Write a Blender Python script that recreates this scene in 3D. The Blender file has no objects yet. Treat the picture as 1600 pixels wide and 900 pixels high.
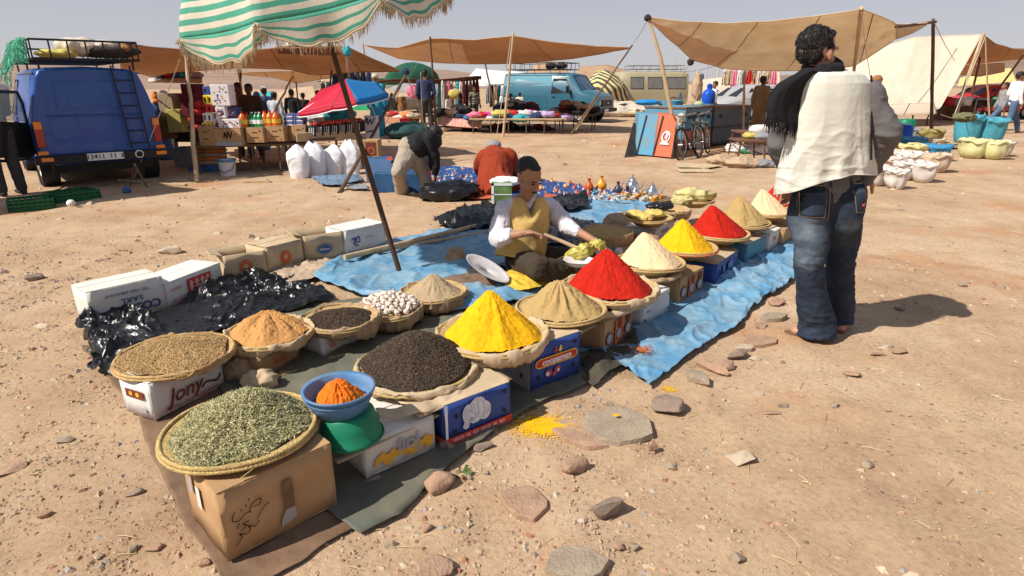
import bpy, bmesh, math, random
import numpy as np
from mathutils import Vector, Matrix, Euler, noise as mnoise
S = bpy.context.scene
COL = S.collection
FPX, CAMH = 950.0, 1.48
PITCH = math.atan(320/FPX)
cd = bpy.data.cameras.new('camera'); cd.sensor_width = 36; cd.lens = 36*FPX/1600
cd.clip_start = .05; cd.clip_end = 12000
cam = bpy.data.objects.new('camera', cd); COL.objects.link(cam); S.camera = cam
cam.location = (0, 0, CAMH); cam.rotation_euler = (math.pi/2-PITCH, 0, 0)
SUN_AZ, SUN_EL = math.radians(28+180), math.radians(46)      # direction towards the sun (from +X, ccw)
W = bpy.data.worlds.new('World'); S.world = W; W.use_nodes = True
wt = W.node_tree; wt.nodes.clear()
sky = wt.nodes.new('ShaderNodeTexSky'); sky.sky_type = 'NISHITA'; sky.sun_disc = False
sky.sun_elevation = SUN_EL; sky.sun_rotation = math.pi/2-SUN_AZ
sky.air_density = 1.0; sky.dust_density = 1.5; sky.ozone_density = 1.0; sky.altitude = 400
hs = wt.nodes.new('ShaderNodeHueSaturation'); hs.inputs['Saturation'].default_value = .6
# dusty desert air: the clear sky is veiled by an even pale haze, a little paler towards the horizon all the way round
tcw = wt.nodes.new('ShaderNodeTexCoord'); sp = wt.nodes.new('ShaderNodeSeparateXYZ'); wt.links.new(tcw.outputs['Generated'], sp.inputs[0])
vr = wt.nodes.new('ShaderNodeValToRGB'); e = vr.color_ramp.elements
e[0].position = 0; e[0].color = (.62, .60, .63, 1); e[1].position = .6; e[1].color = (.28, .32, .43, 1)
e.new(.13).color = (.48, .49, .575, 1)
wt.links.new(sp.outputs['Z'], vr.inputs[0])
sc_ = wt.nodes.new('ShaderNodeVectorMath'); sc_.operation = 'SCALE'; sc_.inputs['Scale'].default_value = 7.9; wt.links.new(vr.outputs[0], sc_.inputs[0])
mxw = wt.nodes.new('ShaderNodeMix'); mxw.data_type = 'RGBA'; mxw.inputs[0].default_value = .8
bg = wt.nodes.new('ShaderNodeBackground'); bg.inputs['Strength'].default_value = .1
wo = wt.nodes.new('ShaderNodeOutputWorld')
wt.links.new(sky.outputs[0], hs.inputs['Color']); wt.links.new(hs.outputs[0], mxw.inputs[6]); wt.links.new(sc_.outputs[0], mxw.inputs[7])
wt.links.new(mxw.outputs[2], bg.inputs[0]); wt.links.new(bg.outputs[0], wo.inputs[0])
sl = bpy.data.lights.new('sun', 'SUN'); sl.energy = 5.0; sl.angle = math.radians(.55); sl.color = (1, .945, .85)
so = bpy.data.objects.new('sun', sl); COL.objects.link(so)
so.rotation_euler = (math.pi/2-SUN_EL, 0, SUN_AZ+math.pi/2)
so.location = (-10, -5, 20)
S.view_settings.view_transform = 'Standard'; S.view_settings.look = 'None'
S.view_settings.exposure = 0.3; S.view_settings.gamma = 1
S.render.engine = 'CYCLES'
R = math.radians
rnd = random.Random(7)
def U(a, b): return rnd.uniform(a, b)
def ray(x, y):
    u = (x-800)/FPX; v = -(y-450)/FPX; c, s = math.cos(PITCH), math.sin(PITCH)
    return Vector((u, c+v*s, v*c-s))
def G(x, y, z=0.0):
    d = ray(x, y); t = (z-CAMH)/d.z; return Vector((d.x*t, d.y*t, z))
def D(x, y, Y):
    d = ray(x, y); t = Y/d.y; return Vector((d.x*t, Y, CAMH+d.z*t))
def vnoise(p, f=1.0, seed=0):
    q = np.asarray(p, float)*f+seed*17.13+100.0; i = np.floor(q); t = q-i; t = t*t*(3-2*t)
    k = np.array([127.1, 311.7, 74.7]); out = 0
    for dx in (0, 1):
        for dy in (0, 1):
            for dz in (0, 1):
                h = np.mod(np.sin((i+np.array([dx, dy, dz]))@k)*43758.5453, 1)
                w = (t[:, 0] if dx else 1-t[:, 0])*(t[:, 1] if dy else 1-t[:, 1])*(t[:, 2] if dz else 1-t[:, 2])
                out = out+h*w
    return out
def fbm(p, f=1.0, o=4, seed=0):
    r = 0; a = .5; p = np.asarray(p, float)
    if p.ndim == 1: p = p[None]
    if p.shape[1] == 2: p = np.c_[p, np.zeros(len(p))]
    for k in range(o): r = r+a*(vnoise(p, f*2**k, seed+k)-.5); a *= .5
    return r
def srgb(h):
    if isinstance(h, str):
        h = h.lstrip('#'); c = [int(h[i:i+2], 16)/255 for i in (0, 2, 4)]
        return tuple(x/12.92 if x <= .04045 else ((x+.055)/1.055)**2.4 for x in c)
    return h
MATS = {}
def mat(name, col=(.5, .5, .5), rough=.8, var=.18, vs=6, bump=.15, bs=60, bd=.01, metal=0, col2=None, spec=.25,
        alpha=1, trans=0, thr=None, stretch=None, transl=0, coat=0, emit=0):
    if name in MATS: return MATS[name]
    m = bpy.data.materials.new(name); m.use_nodes = True; nt = m.node_tree; N = nt.nodes; L = nt.links
    b = N['Principled BSDF']; col = srgb(col)
    b.inputs['Roughness'].default_value = rough; b.inputs['Metallic'].default_value = metal
    b.inputs['Specular IOR Level'].default_value = spec
    if trans: b.inputs['Transmission Weight'].default_value = trans
    if coat: b.inputs['Coat Weight'].default_value = coat
    if alpha < 1: b.inputs['Alpha'].default_value = alpha
    tc = N.new('ShaderNodeTexCoord'); src = tc.outputs['Object']
    if stretch:
        mp = N.new('ShaderNodeMapping'); mp.inputs['Scale'].default_value = stretch; L.new(src, mp.inputs[0]); src = mp.outputs[0]
    n1 = N.new('ShaderNodeTexNoise'); n1.inputs['Scale'].default_value = vs; n1.inputs['Detail'].default_value = 7
    n1.inputs['Roughness'].default_value = .62; L.new(src, n1.inputs['Vector'])
    rp = N.new('ShaderNodeValToRGB')
    if col2 is None:
        c1 = tuple(max(0, c*(1-var)) for c in col)
        c2 = tuple(min(1, c*(1+var)) for c in col)
    else: c1, c2 = srgb(col2), col
    a, z = thr or (.3, .7)
    rp.color_ramp.elements[0].position = a; rp.color_ramp.elements[1].position = z
    rp.color_ramp.elements[0].color = (*c1, 1); rp.color_ramp.elements[1].color = (*c2, 1)
    L.new(n1.outputs['Fac'], rp.inputs[0]); L.new(rp.outputs[0], b.inputs['Base Color'])
    if bump:
        n2 = N.new('ShaderNodeTexNoise'); n2.inputs['Scale'].default_value = bs; n2.inputs['Detail'].default_value = 5
        L.new(src, n2.inputs['Vector'])
        bp = N.new('ShaderNodeBump'); bp.inputs['Strength'].default_value = bump; bp.inputs['Distance'].default_value = bd
        L.new(n2.outputs['Fac'], bp.inputs['Height']); L.new(bp.outputs[0], b.inputs['Normal'])
    if transl:
        tb = N.new('ShaderNodeBsdfTranslucent'); mx = N.new('ShaderNodeMixShader'); mx.inputs[0].default_value = transl
        L.new(rp.outputs[0], tb.inputs[0]); L.new(b.outputs[0], mx.inputs[1]); L.new(tb.outputs[0], mx.inputs[2])
        L.new(mx.outputs[0], N['Material Output'].inputs[0])
    m.diffuse_color = (*col, 1)
    MATS[name] = m; return m
def rotm(rz=0, rx=0, ry=0): return Euler((rx, ry, rz)).to_matrix()
class MB:
    def __init__(s): s.v = []; s.f = []; s.m = []; s.n = 0
    def add(s, vs, fs, mi=0, M=None):
        vs = np.array([tuple(v) for v in vs], float) if not isinstance(vs, np.ndarray) else vs.astype(float)
        if M is not None:
            A = np.array(M); vs = vs@A[:3, :3].T+(A[:3, 3] if A.shape[0] == 4 else 0)
        k = s.n; s.v.append(vs); s.n += len(vs)
        s.f += [tuple(i+k for i in f) for f in fs]; s.m += [mi]*len(fs); return s
    def hexa(s, p, mi=0):
        return s.add(p, [(3, 2, 1, 0), (4, 5, 6, 7), (0, 1, 5, 4), (1, 2, 6, 5), (2, 3, 7, 6), (3, 0, 4, 7)], mi)
    def box(s, c, d, rz=0, mi=0, M=None, rx=0, ry=0):
        x, y, z = [k/2 for k in d]
        P = [(-x, -y, -z), (x, -y, -z), (x, y, -z), (-x, y, -z), (-x, -y, z), (x, -y, z), (x, y, z), (-x, y, z)]
        Q = rotm(rz, rx, ry); P = [Q@Vector(p)+Vector(c) for p in P]
        if M is not None: P = [M@p for p in P]
        return s.hexa(P, mi)
    def tube(s, pts, r, n=8, mi=0, cap=True, flat=1.0, up=None):
        pts = [Vector(p) for p in pts]; m = len(pts)
        rs = list(r) if hasattr(r, '__len__') else [r]*m
        vs = []; prev = None
        for i, p in enumerate(pts):
            t = (pts[min(i+1, m-1)]-pts[max(i-1, 0)]).normalized()
            if prev is None:
                a = Vector(up) if up else (Vector((0, 0, 1)) if abs(t.z) < .9 else Vector((1, 0, 0)))
            else: a = prev
            u = (a-t*a.dot(t)).normalized(); w = t.cross(u); prev = u
            for k in range(n):
                an = 2*math.pi*k/n; vs.append(p+u*math.cos(an)*rs[i]*flat+w*math.sin(an)*rs[i])
        fs = [(i*n+k, i*n+(k+1) % n, (i+1)*n+(k+1) % n, (i+1)*n+k) for i in range(m-1) for k in range(n)]
        if cap: fs += [tuple(range(n))[::-1], tuple((m-1)*n+k for k in range(n))]
        return s.add(vs, fs, mi)
    def lathe(s, prof, n=32, c=(0, 0, 0), mi=0, M=None, wob=None, cap=False, sx=1, sy=1):
        vs = []; m = len(prof)
        for i, (r, z) in enumerate(prof):
            for k in range(n):
                a = 2*math.pi*k/n; dr, dz = wob(a, i) if wob else (0, 0)
                p = Vector(((r+dr)*math.cos(a)*sx, (r+dr)*math.sin(a)*sy, z+dz))
                vs.append((M@p if M is not None else p)+Vector(c))
        fs = [(i*n+k, i*n+(k+1) % n, (i+1)*n+(k+1) % n, (i+1)*n+k) for i in range(m-1) for k in range(n)]
        if cap: fs += [tuple(range(n))[::-1], tuple((m-1)*n+k for k in range(n))]
        return s.add(vs, fs, mi)
    def blob(s, c, r, M=None, nu=12, nv=8, mi=0, nz=0, nf=3, seed=0):
        r = (r, r, r) if not hasattr(r, '__len__') else r
        vs = [(0, 0, 1)]
        for j in range(1, nv):
            t = math.pi*j/nv
            for k in range(nu):
                a = 2*math.pi*k/nu; vs.append((math.sin(t)*math.cos(a), math.sin(t)*math.sin(a), math.cos(t)))
        vs.append((0, 0, -1)); vs = np.array(vs)
        if nz: vs = vs*(1+nz*2*fbm(vs, nf, 3, seed))[:, None]
        vs = vs*np.array(r)
        if M is not None: vs = vs@np.array(M.to_3x3()).T
        vs = vs+np.array(tuple(c)); L = len(vs)-1
        fs = [(0, 1+k, 1+(k+1) % nu) for k in range(nu)]
        for j in range(nv-2):
            a = 1+j*nu; b = a+nu
            fs += [(a+k, b+k, b+(k+1) % nu, a+(k+1) % nu) for k in range(nu)]
        a = 1+(nv-2)*nu; fs += [(L, a+(k+1) % nu, a+k) for k in range(nu)]
        return s.add(vs, fs, mi)
    def grid(s, P, mi=0, close=False):
        P = np.asarray(P); nu, nv = P.shape[:2]; k = np.arange(nu*nv).reshape(nu, nv)
        a, b, c, d = k[:-1, :-1], k[1:, :-1], k[1:, 1:], k[:-1, 1:]
        fs = np.stack([a, b, c, d], -1).reshape(-1, 4)
        return s.add(P.reshape(-1, 3), [tuple(int(q) for q in f) for f in fs], mi)
    def ico(s, c, r, M=None, mi=0):
        t = 1.618; P = np.array([(-1, t, 0), (1, t, 0), (-1, -t, 0), (1, -t, 0), (0, -1, t), (0, 1, t), (0, -1, -t), (0, 1, -t), (t, 0, -1), (t, 0, 1), (-t, 0, -1), (-t, 0, 1)])/1.9
        P = P*np.array(r)
        if M is not None: P = P@np.array(M).T
        return s.add(P+np.array(tuple(c)), ICOF, mi)
    def verts(s): return np.concatenate(s.v) if s.v else np.zeros((0, 3))
    def mesh(s, name, mats, smooth=True, angle=None, off=None):
        me = bpy.data.meshes.new(name); V = s.verts()
        if off is not None: V = V-np.array(tuple(off))
        me.from_pydata(V.tolist(), [], s.f)
        mats = mats if isinstance(mats, (list, tuple)) else [mats]
        for m in mats: me.materials.append(m)
        if len(mats) > 1: me.polygons.foreach_set('material_index', s.m)
        if smooth:
            me.polygons.foreach_set('use_smooth', [True]*len(me.polygons))
            if angle: me.set_sharp_from_angle(angle=R(angle))
        me.update(); return me
    def build(s, name, mats, parent=None, smooth=True, angle=35, at=None, mods=None, **kw):
        pl = ploc(parent); off = Vector(at) if at is not None else pl
        o = bpy.data.objects.new(name, s.mesh(name, mats, smooth, angle, off)); COL.objects.link(o)
        o.location = off-pl; o.parent = parent
        if mods: mods(o)
        tag(o, **kw); return o
ICOF = [(0, 11, 5), (0, 5, 1), (0, 1, 7), (0, 7, 10), (0, 10, 11), (1, 5, 9), (5, 11, 4), (11, 10, 2), (10, 7, 6), (7, 1, 8), (3, 9, 4), (3, 4, 2), (3, 2, 6), (3, 6, 8), (3, 8, 9), (4, 9, 5), (2, 4, 11), (6, 2, 10), (8, 6, 7), (9, 8, 1)]
def ploc(p):
    v = Vector((0, 0, 0))
    while p is not None: v = v+p.location; p = p.parent
    return v
def tag(o, label=None, cat=None, group=None, kind=None):
    if label: o['label'] = label
    if cat: o['category'] = cat
    if group: o['group'] = group
    if kind: o['kind'] = kind
    return o
def thing(name, label, cat, at=(0, 0, 0), group=None):
    o = bpy.data.objects.new(name, None); COL.objects.link(o); o.location = Vector(at); o.empty_display_size = .1
    return tag(o, label, cat, group)
def copy_tree(o, parent=None):
    c = o.copy(); COL.objects.link(c); c.parent = parent
    for ch in o.children: copy_tree(ch, c)
    return c
def solid(t, off=0):
    def f(o):
        m = o.modifiers.new('solid', 'SOLIDIFY'); m.thickness = t; m.offset = off
    return f
def bevel(w, seg=2):
    def f(o):
        m = o.modifiers.new('bevel', 'BEVEL'); m.width = w; m.segments = seg; m.limit_method = 'ANGLE'; m.angle_limit = R(40)
    return f
FONTBOLD = None
def text(s, mt, parent, M, size=.1, name='lettering', shear=0, ext=.0004, space=1, sx=1, align='CENTER', bold=0):
    c = bpy.data.curves.new(name, 'FONT'); c.body = s; c.size = size; c.shear = shear; c.extrude = ext
    c.align_x = align; c.align_y = 'CENTER'; c.space_character = space; c.offset = bold
    t = bpy.data.objects.new(name, c); me = bpy.data.meshes.new_from_object(t); bpy.data.objects.remove(t)
    me.materials.clear(); me.materials.append(mt)
    pl = ploc(parent); me.transform(Matrix.Translation(-pl)@M@Matrix.Diagonal((sx, 1, 1, 1)))
    o = bpy.data.objects.new(name, me); COL.objects.link(o); o.parent = parent; return o
def frame(o, ux, uy):
    ux = Vector(ux).normalized(); uy = Vector(uy); uy = (uy-ux*uy.dot(ux)).normalized(); uz = ux.cross(uy)
    return Matrix(((ux.x, uy.x, uz.x, o[0]), (ux.y, uy.y, uz.y, o[1]), (ux.z, uy.z, uz.z, o[2]), (0, 0, 0, 1)))
def lerp(a, b, t): return a+(b-a)*t
# ================================================================ GROUND, HILLS
def gz(p):
    p = np.asarray(p, float); d = np.hypot(p[:, 0], p[:, 1])
    fall = np.clip(1-(d-8)/25, .0, 1)
    tr = 1-np.abs(2*vnoise(np.c_[p, 0*p[:, :1]], 2.6, 8)-1)
    return (.012*tr**3+fbm(p, 1.1, 3, 3)*.03*np.clip(d/9, .35, 1)+fbm(p, 5, 5, 5)*.03)*fall
def gzp(x, y): return float(gz([[x, y]])[0])
def ground_material():
    m = bpy.data.materials.new('dry_earth'); m.use_nodes = True; nt = m.node_tree; N = nt.nodes; L = nt.links
    b = N['Principled BSDF']; b.inputs['Roughness'].default_value = .95; b.inputs['Specular IOR Level'].default_value = .1
    tc = N.new('ShaderNodeTexCoord')
    def ns(sc, det=6, ro=.6):
        n = N.new('ShaderNodeTexNoise'); n.inputs['Scale'].default_value = sc; n.inputs['Detail'].default_value = det
        n.inputs['Roughness'].default_value = ro; L.new(tc.outputs['Object'], n.inputs['Vector']); return n.outputs['Fac']
    def ramp(f, cols):
        r = N.new('ShaderNodeValToRGB'); e = r.color_ramp.elements
        while len(e) < len(cols): e.new(.5)
        for q, (p, c) in zip(e, cols): q.position = p; q.color = (*c, 1)
        L.new(f, r.inputs[0]); return r.outputs[0]
    def mix(f, a, c, mode='MIX'):
        x = N.new('ShaderNodeMix'); x.data_type = 'RGBA'; x.blend_type = mode
        if isinstance(f, float): x.inputs[0].default_value = f
        else: L.new(f, x.inputs[0])
        L.new(a, x.inputs[6]); L.new(c, x.inputs[7]); return x.outputs[2]
    base = ramp(ns(.8, 10, .68), [(.28, (.35, .225, .14)), (.5, (.475, .33, .21)), (.72, (.57, .425, .295))])
    fine = ramp(ns(42, 6, .7), [(.3, (.62, .58, .55)), (.52, (1, 1, 1)), (.75, (1.0, 1.0, 1.0))])
    c = mix(.7, base, fine, 'MULTIPLY')
    c = mix(.4, c, ramp(ns(4.5, 8, .7), [(.34, (.72, .66, .6)), (.52, (1.06, 1.05, 1.03))]), 'MULTIPLY')
    # small light chips and dark grit
    v = N.new('ShaderNodeTexVoronoi'); v.inputs['Scale'].default_value = 34; L.new(tc.outputs['Object'], v.inputs['Vector'])
    chip = ramp(v.outputs['Distance'], [(.0, (1, 1, 1)), (.2, (1, 1, 1)), (.27, (0, 0, 0))])
    vc = N.new('ShaderNodeSeparateColor'); L.new(v.outputs['Color'], vc.inputs[0])
    g = N.new('ShaderNodeMath'); g.operation = 'GREATER_THAN'; g.inputs[1].default_value = .84; L.new(vc.outputs[0], g.inputs[0])
    mm = N.new('ShaderNodeMath'); mm.operation = 'MULTIPLY'; L.new(g.outputs[0], mm.inputs[0]); L.new(chip, mm.inputs[1])
    cc = ramp(vc.outputs[1], [(.0, (.22, .14, .09)), (.35, (.38, .2, .13)), (.6, (.5, .38, .27)), (1, (.55, .44, .33))])
    c = mix(mm.outputs[0], c, cc)
    red = ramp(ns(.9, 4), [(.55, (0, 0, 0)), (.72, (.7, .7, .7))])
    rc = N.new('ShaderNodeRGB'); rc.outputs[0].default_value = (.42, .19, .085, 1)
    c = mix(red, c, rc.outputs[0])
    L.new(c, b.inputs['Base Color'])
    bp = N.new('ShaderNodeBump'); bp.inputs['Strength'].default_value = .8; bp.inputs['Distance'].default_value = .012
    ad = N.new('ShaderNodeMath'); ad.operation = 'ADD'
    n3 = ns(28, 8, .75); L.new(n3, ad.inputs[0]); L.new(mm.outputs[0], ad.inputs[1])
    L.new(ad.outputs[0], bp.inputs['Height']); L.new(bp.outputs[0], b.inputs['Normal'])
    MATS['earth'] = m; return m
ground_material()
def axis(lo, hi, fine, grow):
    a = [0.0]; st = fine
    while a[-1] < hi:
        if a[-1] > 6: st *= grow
        a.append(a[-1]+st)
    b = [0.0]; st = fine
    while b[-1] > lo:
        if b[-1] < -5: st *= grow
        b.append(b[-1]-st)
    return np.array(sorted(set(a+b)))
gx = axis(-3500, 3500, .05, 1.05); gy = axis(-300, 5200, .05, 1.035)
X, Y = np.meshgrid(gx, gy, indexing='ij'); P2 = np.c_[X.ravel(), Y.ravel()]
Z = gz(P2).reshape(X.shape)
mb = MB(); mb.grid(np.stack([X, Y, Z], -1)); mb.build('ground', MATS['earth'], smooth=True, angle=None, kind='structure')
# hills on the horizon
def hill(name, d, x0, x1, hs_, seed, col, dep=900):
    n = 120; m = 18; t = np.linspace(0, 1, n); P = np.zeros((n, m, 3))
    for j in range(m):
        u = j/(m-1); xx = x0+(x1-x0)*t
        base = np.interp(t, np.linspace(0, 1, len(hs_)), hs_)
        nz = 1+.8*fbm(np.c_[t*9, np.full(n, u*1.5+seed)], 1, 5, seed)*(.2+.8*u)
        P[:, j, 0] = xx; P[:, j, 1] = d+u*dep+.03*dep*fbm(np.c_[t*14, np.full(n, seed)], 1, 3, 2)
        P[:, j, 2] = base*nz*(u**1.3 if dep == 900 and d < 500 else math.sin(min(1, u*1.25)*math.pi/2))-(.3 if d < 500 else 2)
    b = MB(); b.grid(P); b.build(name, mat(name+'_rock', col, .95, .2, .004, .6, .02, 20), smooth=True, angle=None, kind='structure')
hill('hills', 2600, -3300, -250, [70, 95, 60, 75, 68, 40, 20, 8], 4, (.22, .15, .11))
hill('hills', 3300, 900, 3400, [6, 20, 60, 150, 190, 210], 9, (.24, .17, .13))
hill('hills', 3600, -1600, 1500, [40, 46, 60, 35, 30, 12, 6, 14], 6, (.25, .18, .14))
hill('low_hills', 130, -1150, 260, [34, 42, 30, 36, 30, 22, 12, 3], 12, (.30, .20, .15), 900)
# loose gravel: too many to count
def gravel(name, n, area, rmin, rmax, cols, seed, dens=None):
    r = np.random.RandomState(seed); b = MB(); T = np.array([(-1, -1, -.4), (1, -.8, -.5), (.9, 1, -.4), (-.8, 1, -.5), (-.3, -.2, .7), (.4, .3, .6)])
    F = [(0, 1, 4), (1, 5, 4), (1, 2, 5), (2, 3, 5), (3, 4, 5), (3, 0, 4)]
    c = 0
    while c < n:
        y = area[2]+(area[3]-area[2])*r.rand()**1.7; w = .95*y+.6; x = r.uniform(max(area[0], -w), min(area[1], w))
        if dens and r.rand() > dens(x, y): continue
        s = (rmin+(rmax-rmin)*r.rand()**3)*(1+.10*y); a = r.rand()*6.28
        v = T*(1+.5*(r.rand(6, 3)-.5))*np.array([s*r.uniform(.6, 1.3), s*r.uniform(.5, 1), s*r.uniform(.35, .8)])
        ca, sa = math.cos(a), math.sin(a); v = v@np.array([[ca, sa, 0], [-sa, ca, 0], [0, 0, 1]])
        b.add(v+np.array([x, y, gzp_fast(x, y)+s*.15]), F, r.randint(len(cols))); c += 1
    b.build(name, cols, smooth=False, kind='stuff')
_gi = None
def gzp_fast(x, y):
    i = min(len(gx)-2, max(0, int(np.searchsorted(gx, x))-1)); j = min(len(gy)-2, max(0, int(np.searchsorted(gy, y))-1)); return Z[i, j]
GC = [mat('pebble_tan', (.42, .3, .2)), mat('pebble_pink', (.42, .24, .17)), mat('pebble_grey', (.3, .26, .23)), mat('pebble_pale', (.48, .38, .28)), mat('pebble_red', (.3, .13, .08))]
GR = [GC[0], GC[0], GC[1], GC[2], GC[3], GC[4]]
def dn(x, y):
    v = .35+.9*max(0, fbmf(x, y))
    if x > 1.2: v *= .45
    return v
def fbmf(x, y): return float(fbm([[x, y]], .7, 2, 11)[0])*2+.5
gravel('gravel', 9000, (-9, 9, .9, 5.5), .003, .014, GR, 1, lambda x, y: 1 if x < .6 else .14)
gravel('gravel', 5000, (-14, 16, 4, 26), .004, .016, GR, 2)
gravel('soil_clods', 24000, (-7, 7, .85, 6), .0025, .0085, [MATS['earth']], 31, lambda x, y: 1 if x < .8 else .5)
# straw and twigs lying about
r_ = np.random.RandomState(5); b = MB()
for k in range(360):
    y = 1.2+9*r_.rand()**1.6; x = r_.uniform(-1, 1)*(.95*y+.4); a = r_.rand()*3.14; l = r_.uniform(.01, .04)*(1+.05*y); z = gzp_fast(x, y)+.004
    dx, dy = math.cos(a)*l, math.sin(a)*l
    b.tube([(x-dx, y-dy, z), (x, y, z+.004), (x+dx, y+dy, z)], .0011*(1+.1*y), 3, cap=False)
b.build('straw', mat('straw', (.55, .42, .22)), kind='stuff')
# single stones
def rock(px, py, w, d, h, rz, mt, label, nf=14, seed=None, tilt=0, flat=False, sink=.25, grp=None):
    seed = seed if seed is not None else int(px*7+py); q_ = 1.12 if py > 690 else 1.35; w *= q_; d *= q_; h *= 1 if flat else 1.2; sink *= .7
    r = np.random.RandomState(seed); c = G(px, py, 0); pts = []
    for k in range(nf):
        if flat:
            a = 2*math.pi*(k+.6*r.rand())/nf; q = r.uniform(.78, 1.05)
            pts += [(math.cos(a)*w/2*q, math.sin(a)*d/2*q, h*r.uniform(.82, 1)), (math.cos(a)*w/2*q*1.03, math.sin(a)*d/2*q*1.03, 0)]
        else:
            v = Vector(r.normal(size=3)).normalized(); q = r.uniform(.8, 1.05)
            pts.append((v.x*w/2*q, v.y*d/2*q, max(-h*.3, (v.z*.5+.5)*h*q)))
    bm = bmesh.new(); [bm.verts.new(p) for p in pts]
    res = bmesh.ops.convex_hull(bm, input=bm.verts)
    bmesh.ops.delete(bm, geom=[v for v in bm.verts if not v.link_faces], context='VERTS')
    bmesh.ops.bevel(bm, geom=list(bm.edges), offset=min(w, d, h)*.06, segments=1, affect='EDGES', clamp_overlap=True)
    bmesh.ops.triangulate(bm, faces=bm.faces)
    if max(w, d) > .05: bmesh.ops.subdivide_edges(bm, edges=bm.edges, cuts=2, use_grid_fill=True)
    co = np.array([v.co[:] for v in bm.verts]); dsp = fbm(co+seed % 50, 1.5/max(.02, min(w, d)), 4, seed % 7)*min(w, d, h)*(.32 if not flat else .2)
    bm.normal_update()
    for v, q in zip(bm.verts, dsp): v.co += v.normal*float(q)
    M = Matrix.Rotation(rz, 4, 'Z')@Matrix.Rotation(tilt, 4, 'X'); bmesh.ops.transform(bm, matrix=M, verts=bm.verts)
    me = bpy.data.meshes.new('stone'); bm.to_mesh(me); bm.free(); me.materials.append(mt)
    me.polygons.foreach_set('use_smooth', [True]*len(me.polygons)); me.set_sharp_from_angle(angle=R(28))
    o = bpy.data.objects.new('stone', me); COL.objects.link(o); o.location = (c.x, c.y, gzp_fast(c.x, c.y)-h*sink)
    tag(o, label, 'stone', grp); return o
RP = mat('stone_pink', (.44, .28, .19), .9, .25, 14, .8, 90, .008, col2=(.3, .18, .12))
RG = mat('stone_grey', (.38, .30, .215), .9, .25, 12, .8, 80, .008, col2=(.26, .20, .15))
RD = mat('stone_dark', (.3, .23, .18), .9, .25, 14, .7, 80, .006, col2=(.19, .13, .1))
RL = mat('stone_pale', (.46, .36, .26), .9, .2, 14, .5, 90, .006)
g = 'stones lying along the edge of the spice stand'
for a in [
 (968,672,.24,.24,.03,.75,RG,'large flat grey slab stained with a dab of yellow powder','f'),
 (1046,642,.14,.12,.07,.2,RD,'squat brown stone right of the large flat slab',''),
 (900,738,.15,.09,.06,.5,RP,'pink loaf-shaped stone below the yellow powder stain',''),
 (905,690,.2,.07,.03,-.6,RP,'long low pinkish stone left of the flat slab','f'),
 (820,790,.17,.2,.03,.7,RP,'flat broken tan slab in the middle foreground','f'),
 (952,806,.16,.09,.08,.4,RD,'dark wedge-shaped stone with sharp ridge in the foreground',''),
 (684,765,.14,.1,.08,.5,RP,'pink chunky stone at the corner of the green tarp',''),
 (667,830,.045,.04,.04,.3,RP,'small brownish cube-like stone below the green tarp',''),
 (640,706,.1,.08,.03,.4,RL,'pale stone half under the green tarp edge',''),
 (1020,706,.055,.05,.05,.3,RP,'small pink pyramid stone below the flat slab',''),
 (992,857,.05,.04,.035,0,RG,'smooth grey oval pebble at the bottom of the frame',''),
 (966,860,.035,.035,.03,.3,RP,'little orange pink stone beside the grey oval pebble',''),
 (1049,733,.05,.04,.03,0,RG,'small grey block of stone right of the pink pyramid',''),
 (950,636,.045,.04,.03,.4,RG,'grey pebble above the large flat slab',''),
 (1090,598,.14,.12,.06,-.6,RG,'grey standing stone in the row beside the blue tarp',''),
 (1112,583,.16,.06,.05,-.7,RP,'long pink stone in the row beside the blue tarp',''),
 (1128,578,.1,.09,.05,.3,RP,'rounded pink stone touching the long pink one',''),
 (1150,560,.11,.08,.06,.5,RD,'dark upright stone near the blue tarp edge',''),
 (1162,548,.09,.06,.03,.3,RL,'pale flat chip near the dark upright stone','f'),
 (1180,562,.06,.04,.025,.1,RL,'pale little stone with a hollow right of the dark stone',''),
 (1188,535,.16,.13,.035,.5,RP,'flat pinkish stone left of the flip-flop','f'),
 (1208,500,.16,.1,.04,.3,RG,'greyish stone between tarp edge and jeans','f'),
 (1186,512,.1,.07,.04,.6,RP,'small pink stone between tarp and flat pinkish stone',''),
 (1213,476,.14,.1,.06,.5,RP,'pink stone pinning the back edge of the blue tarp',''),
 (840,618,.08,.05,.03,.5,RG,'pale grey pebble under the corner of the blue onion box',''),
 (700,706,.06,.06,.07,.2,RD,'dark upright stone supporting the garlic box',''),
 (580,758,.09,.06,.04,.3,RD,'brown stone wedged under the pale carton',''),
 (650,712,.06,.04,.03,.3,RD,'small dark stone under the right end of the pale carton',''),
 (930,592,.09,.06,.03,.4,RG,'grey stone right of the blue onion box',''),
 (755,703,.09,.06,.04,.3,RD,'brown stone right of the garlic box in its shade',''),
 (985,545,.06,.05,.03,.4,RD,'stone on the dark mat beside the tan printed carton',''),
 (1028,508,.09,.05,.03,.4,RD,'flat brown stone in front of the white carton',''),
 (680,896,.13,.10,.05,.3,RP,'pale pink lump of stone at the bottom edge',''),
 (900,890,.2,.14,.03,-.2,RG,'flat grey shard at the bottom edge','f'),
 (1152,878,.05,.04,.03,.2,RG,'smooth bluish pebble in the lower right foreground','')]:
    fl = a[8] == 'f'; rock(*a[:8], flat=fl, nf=9 if fl else 16, grp=g)
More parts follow.
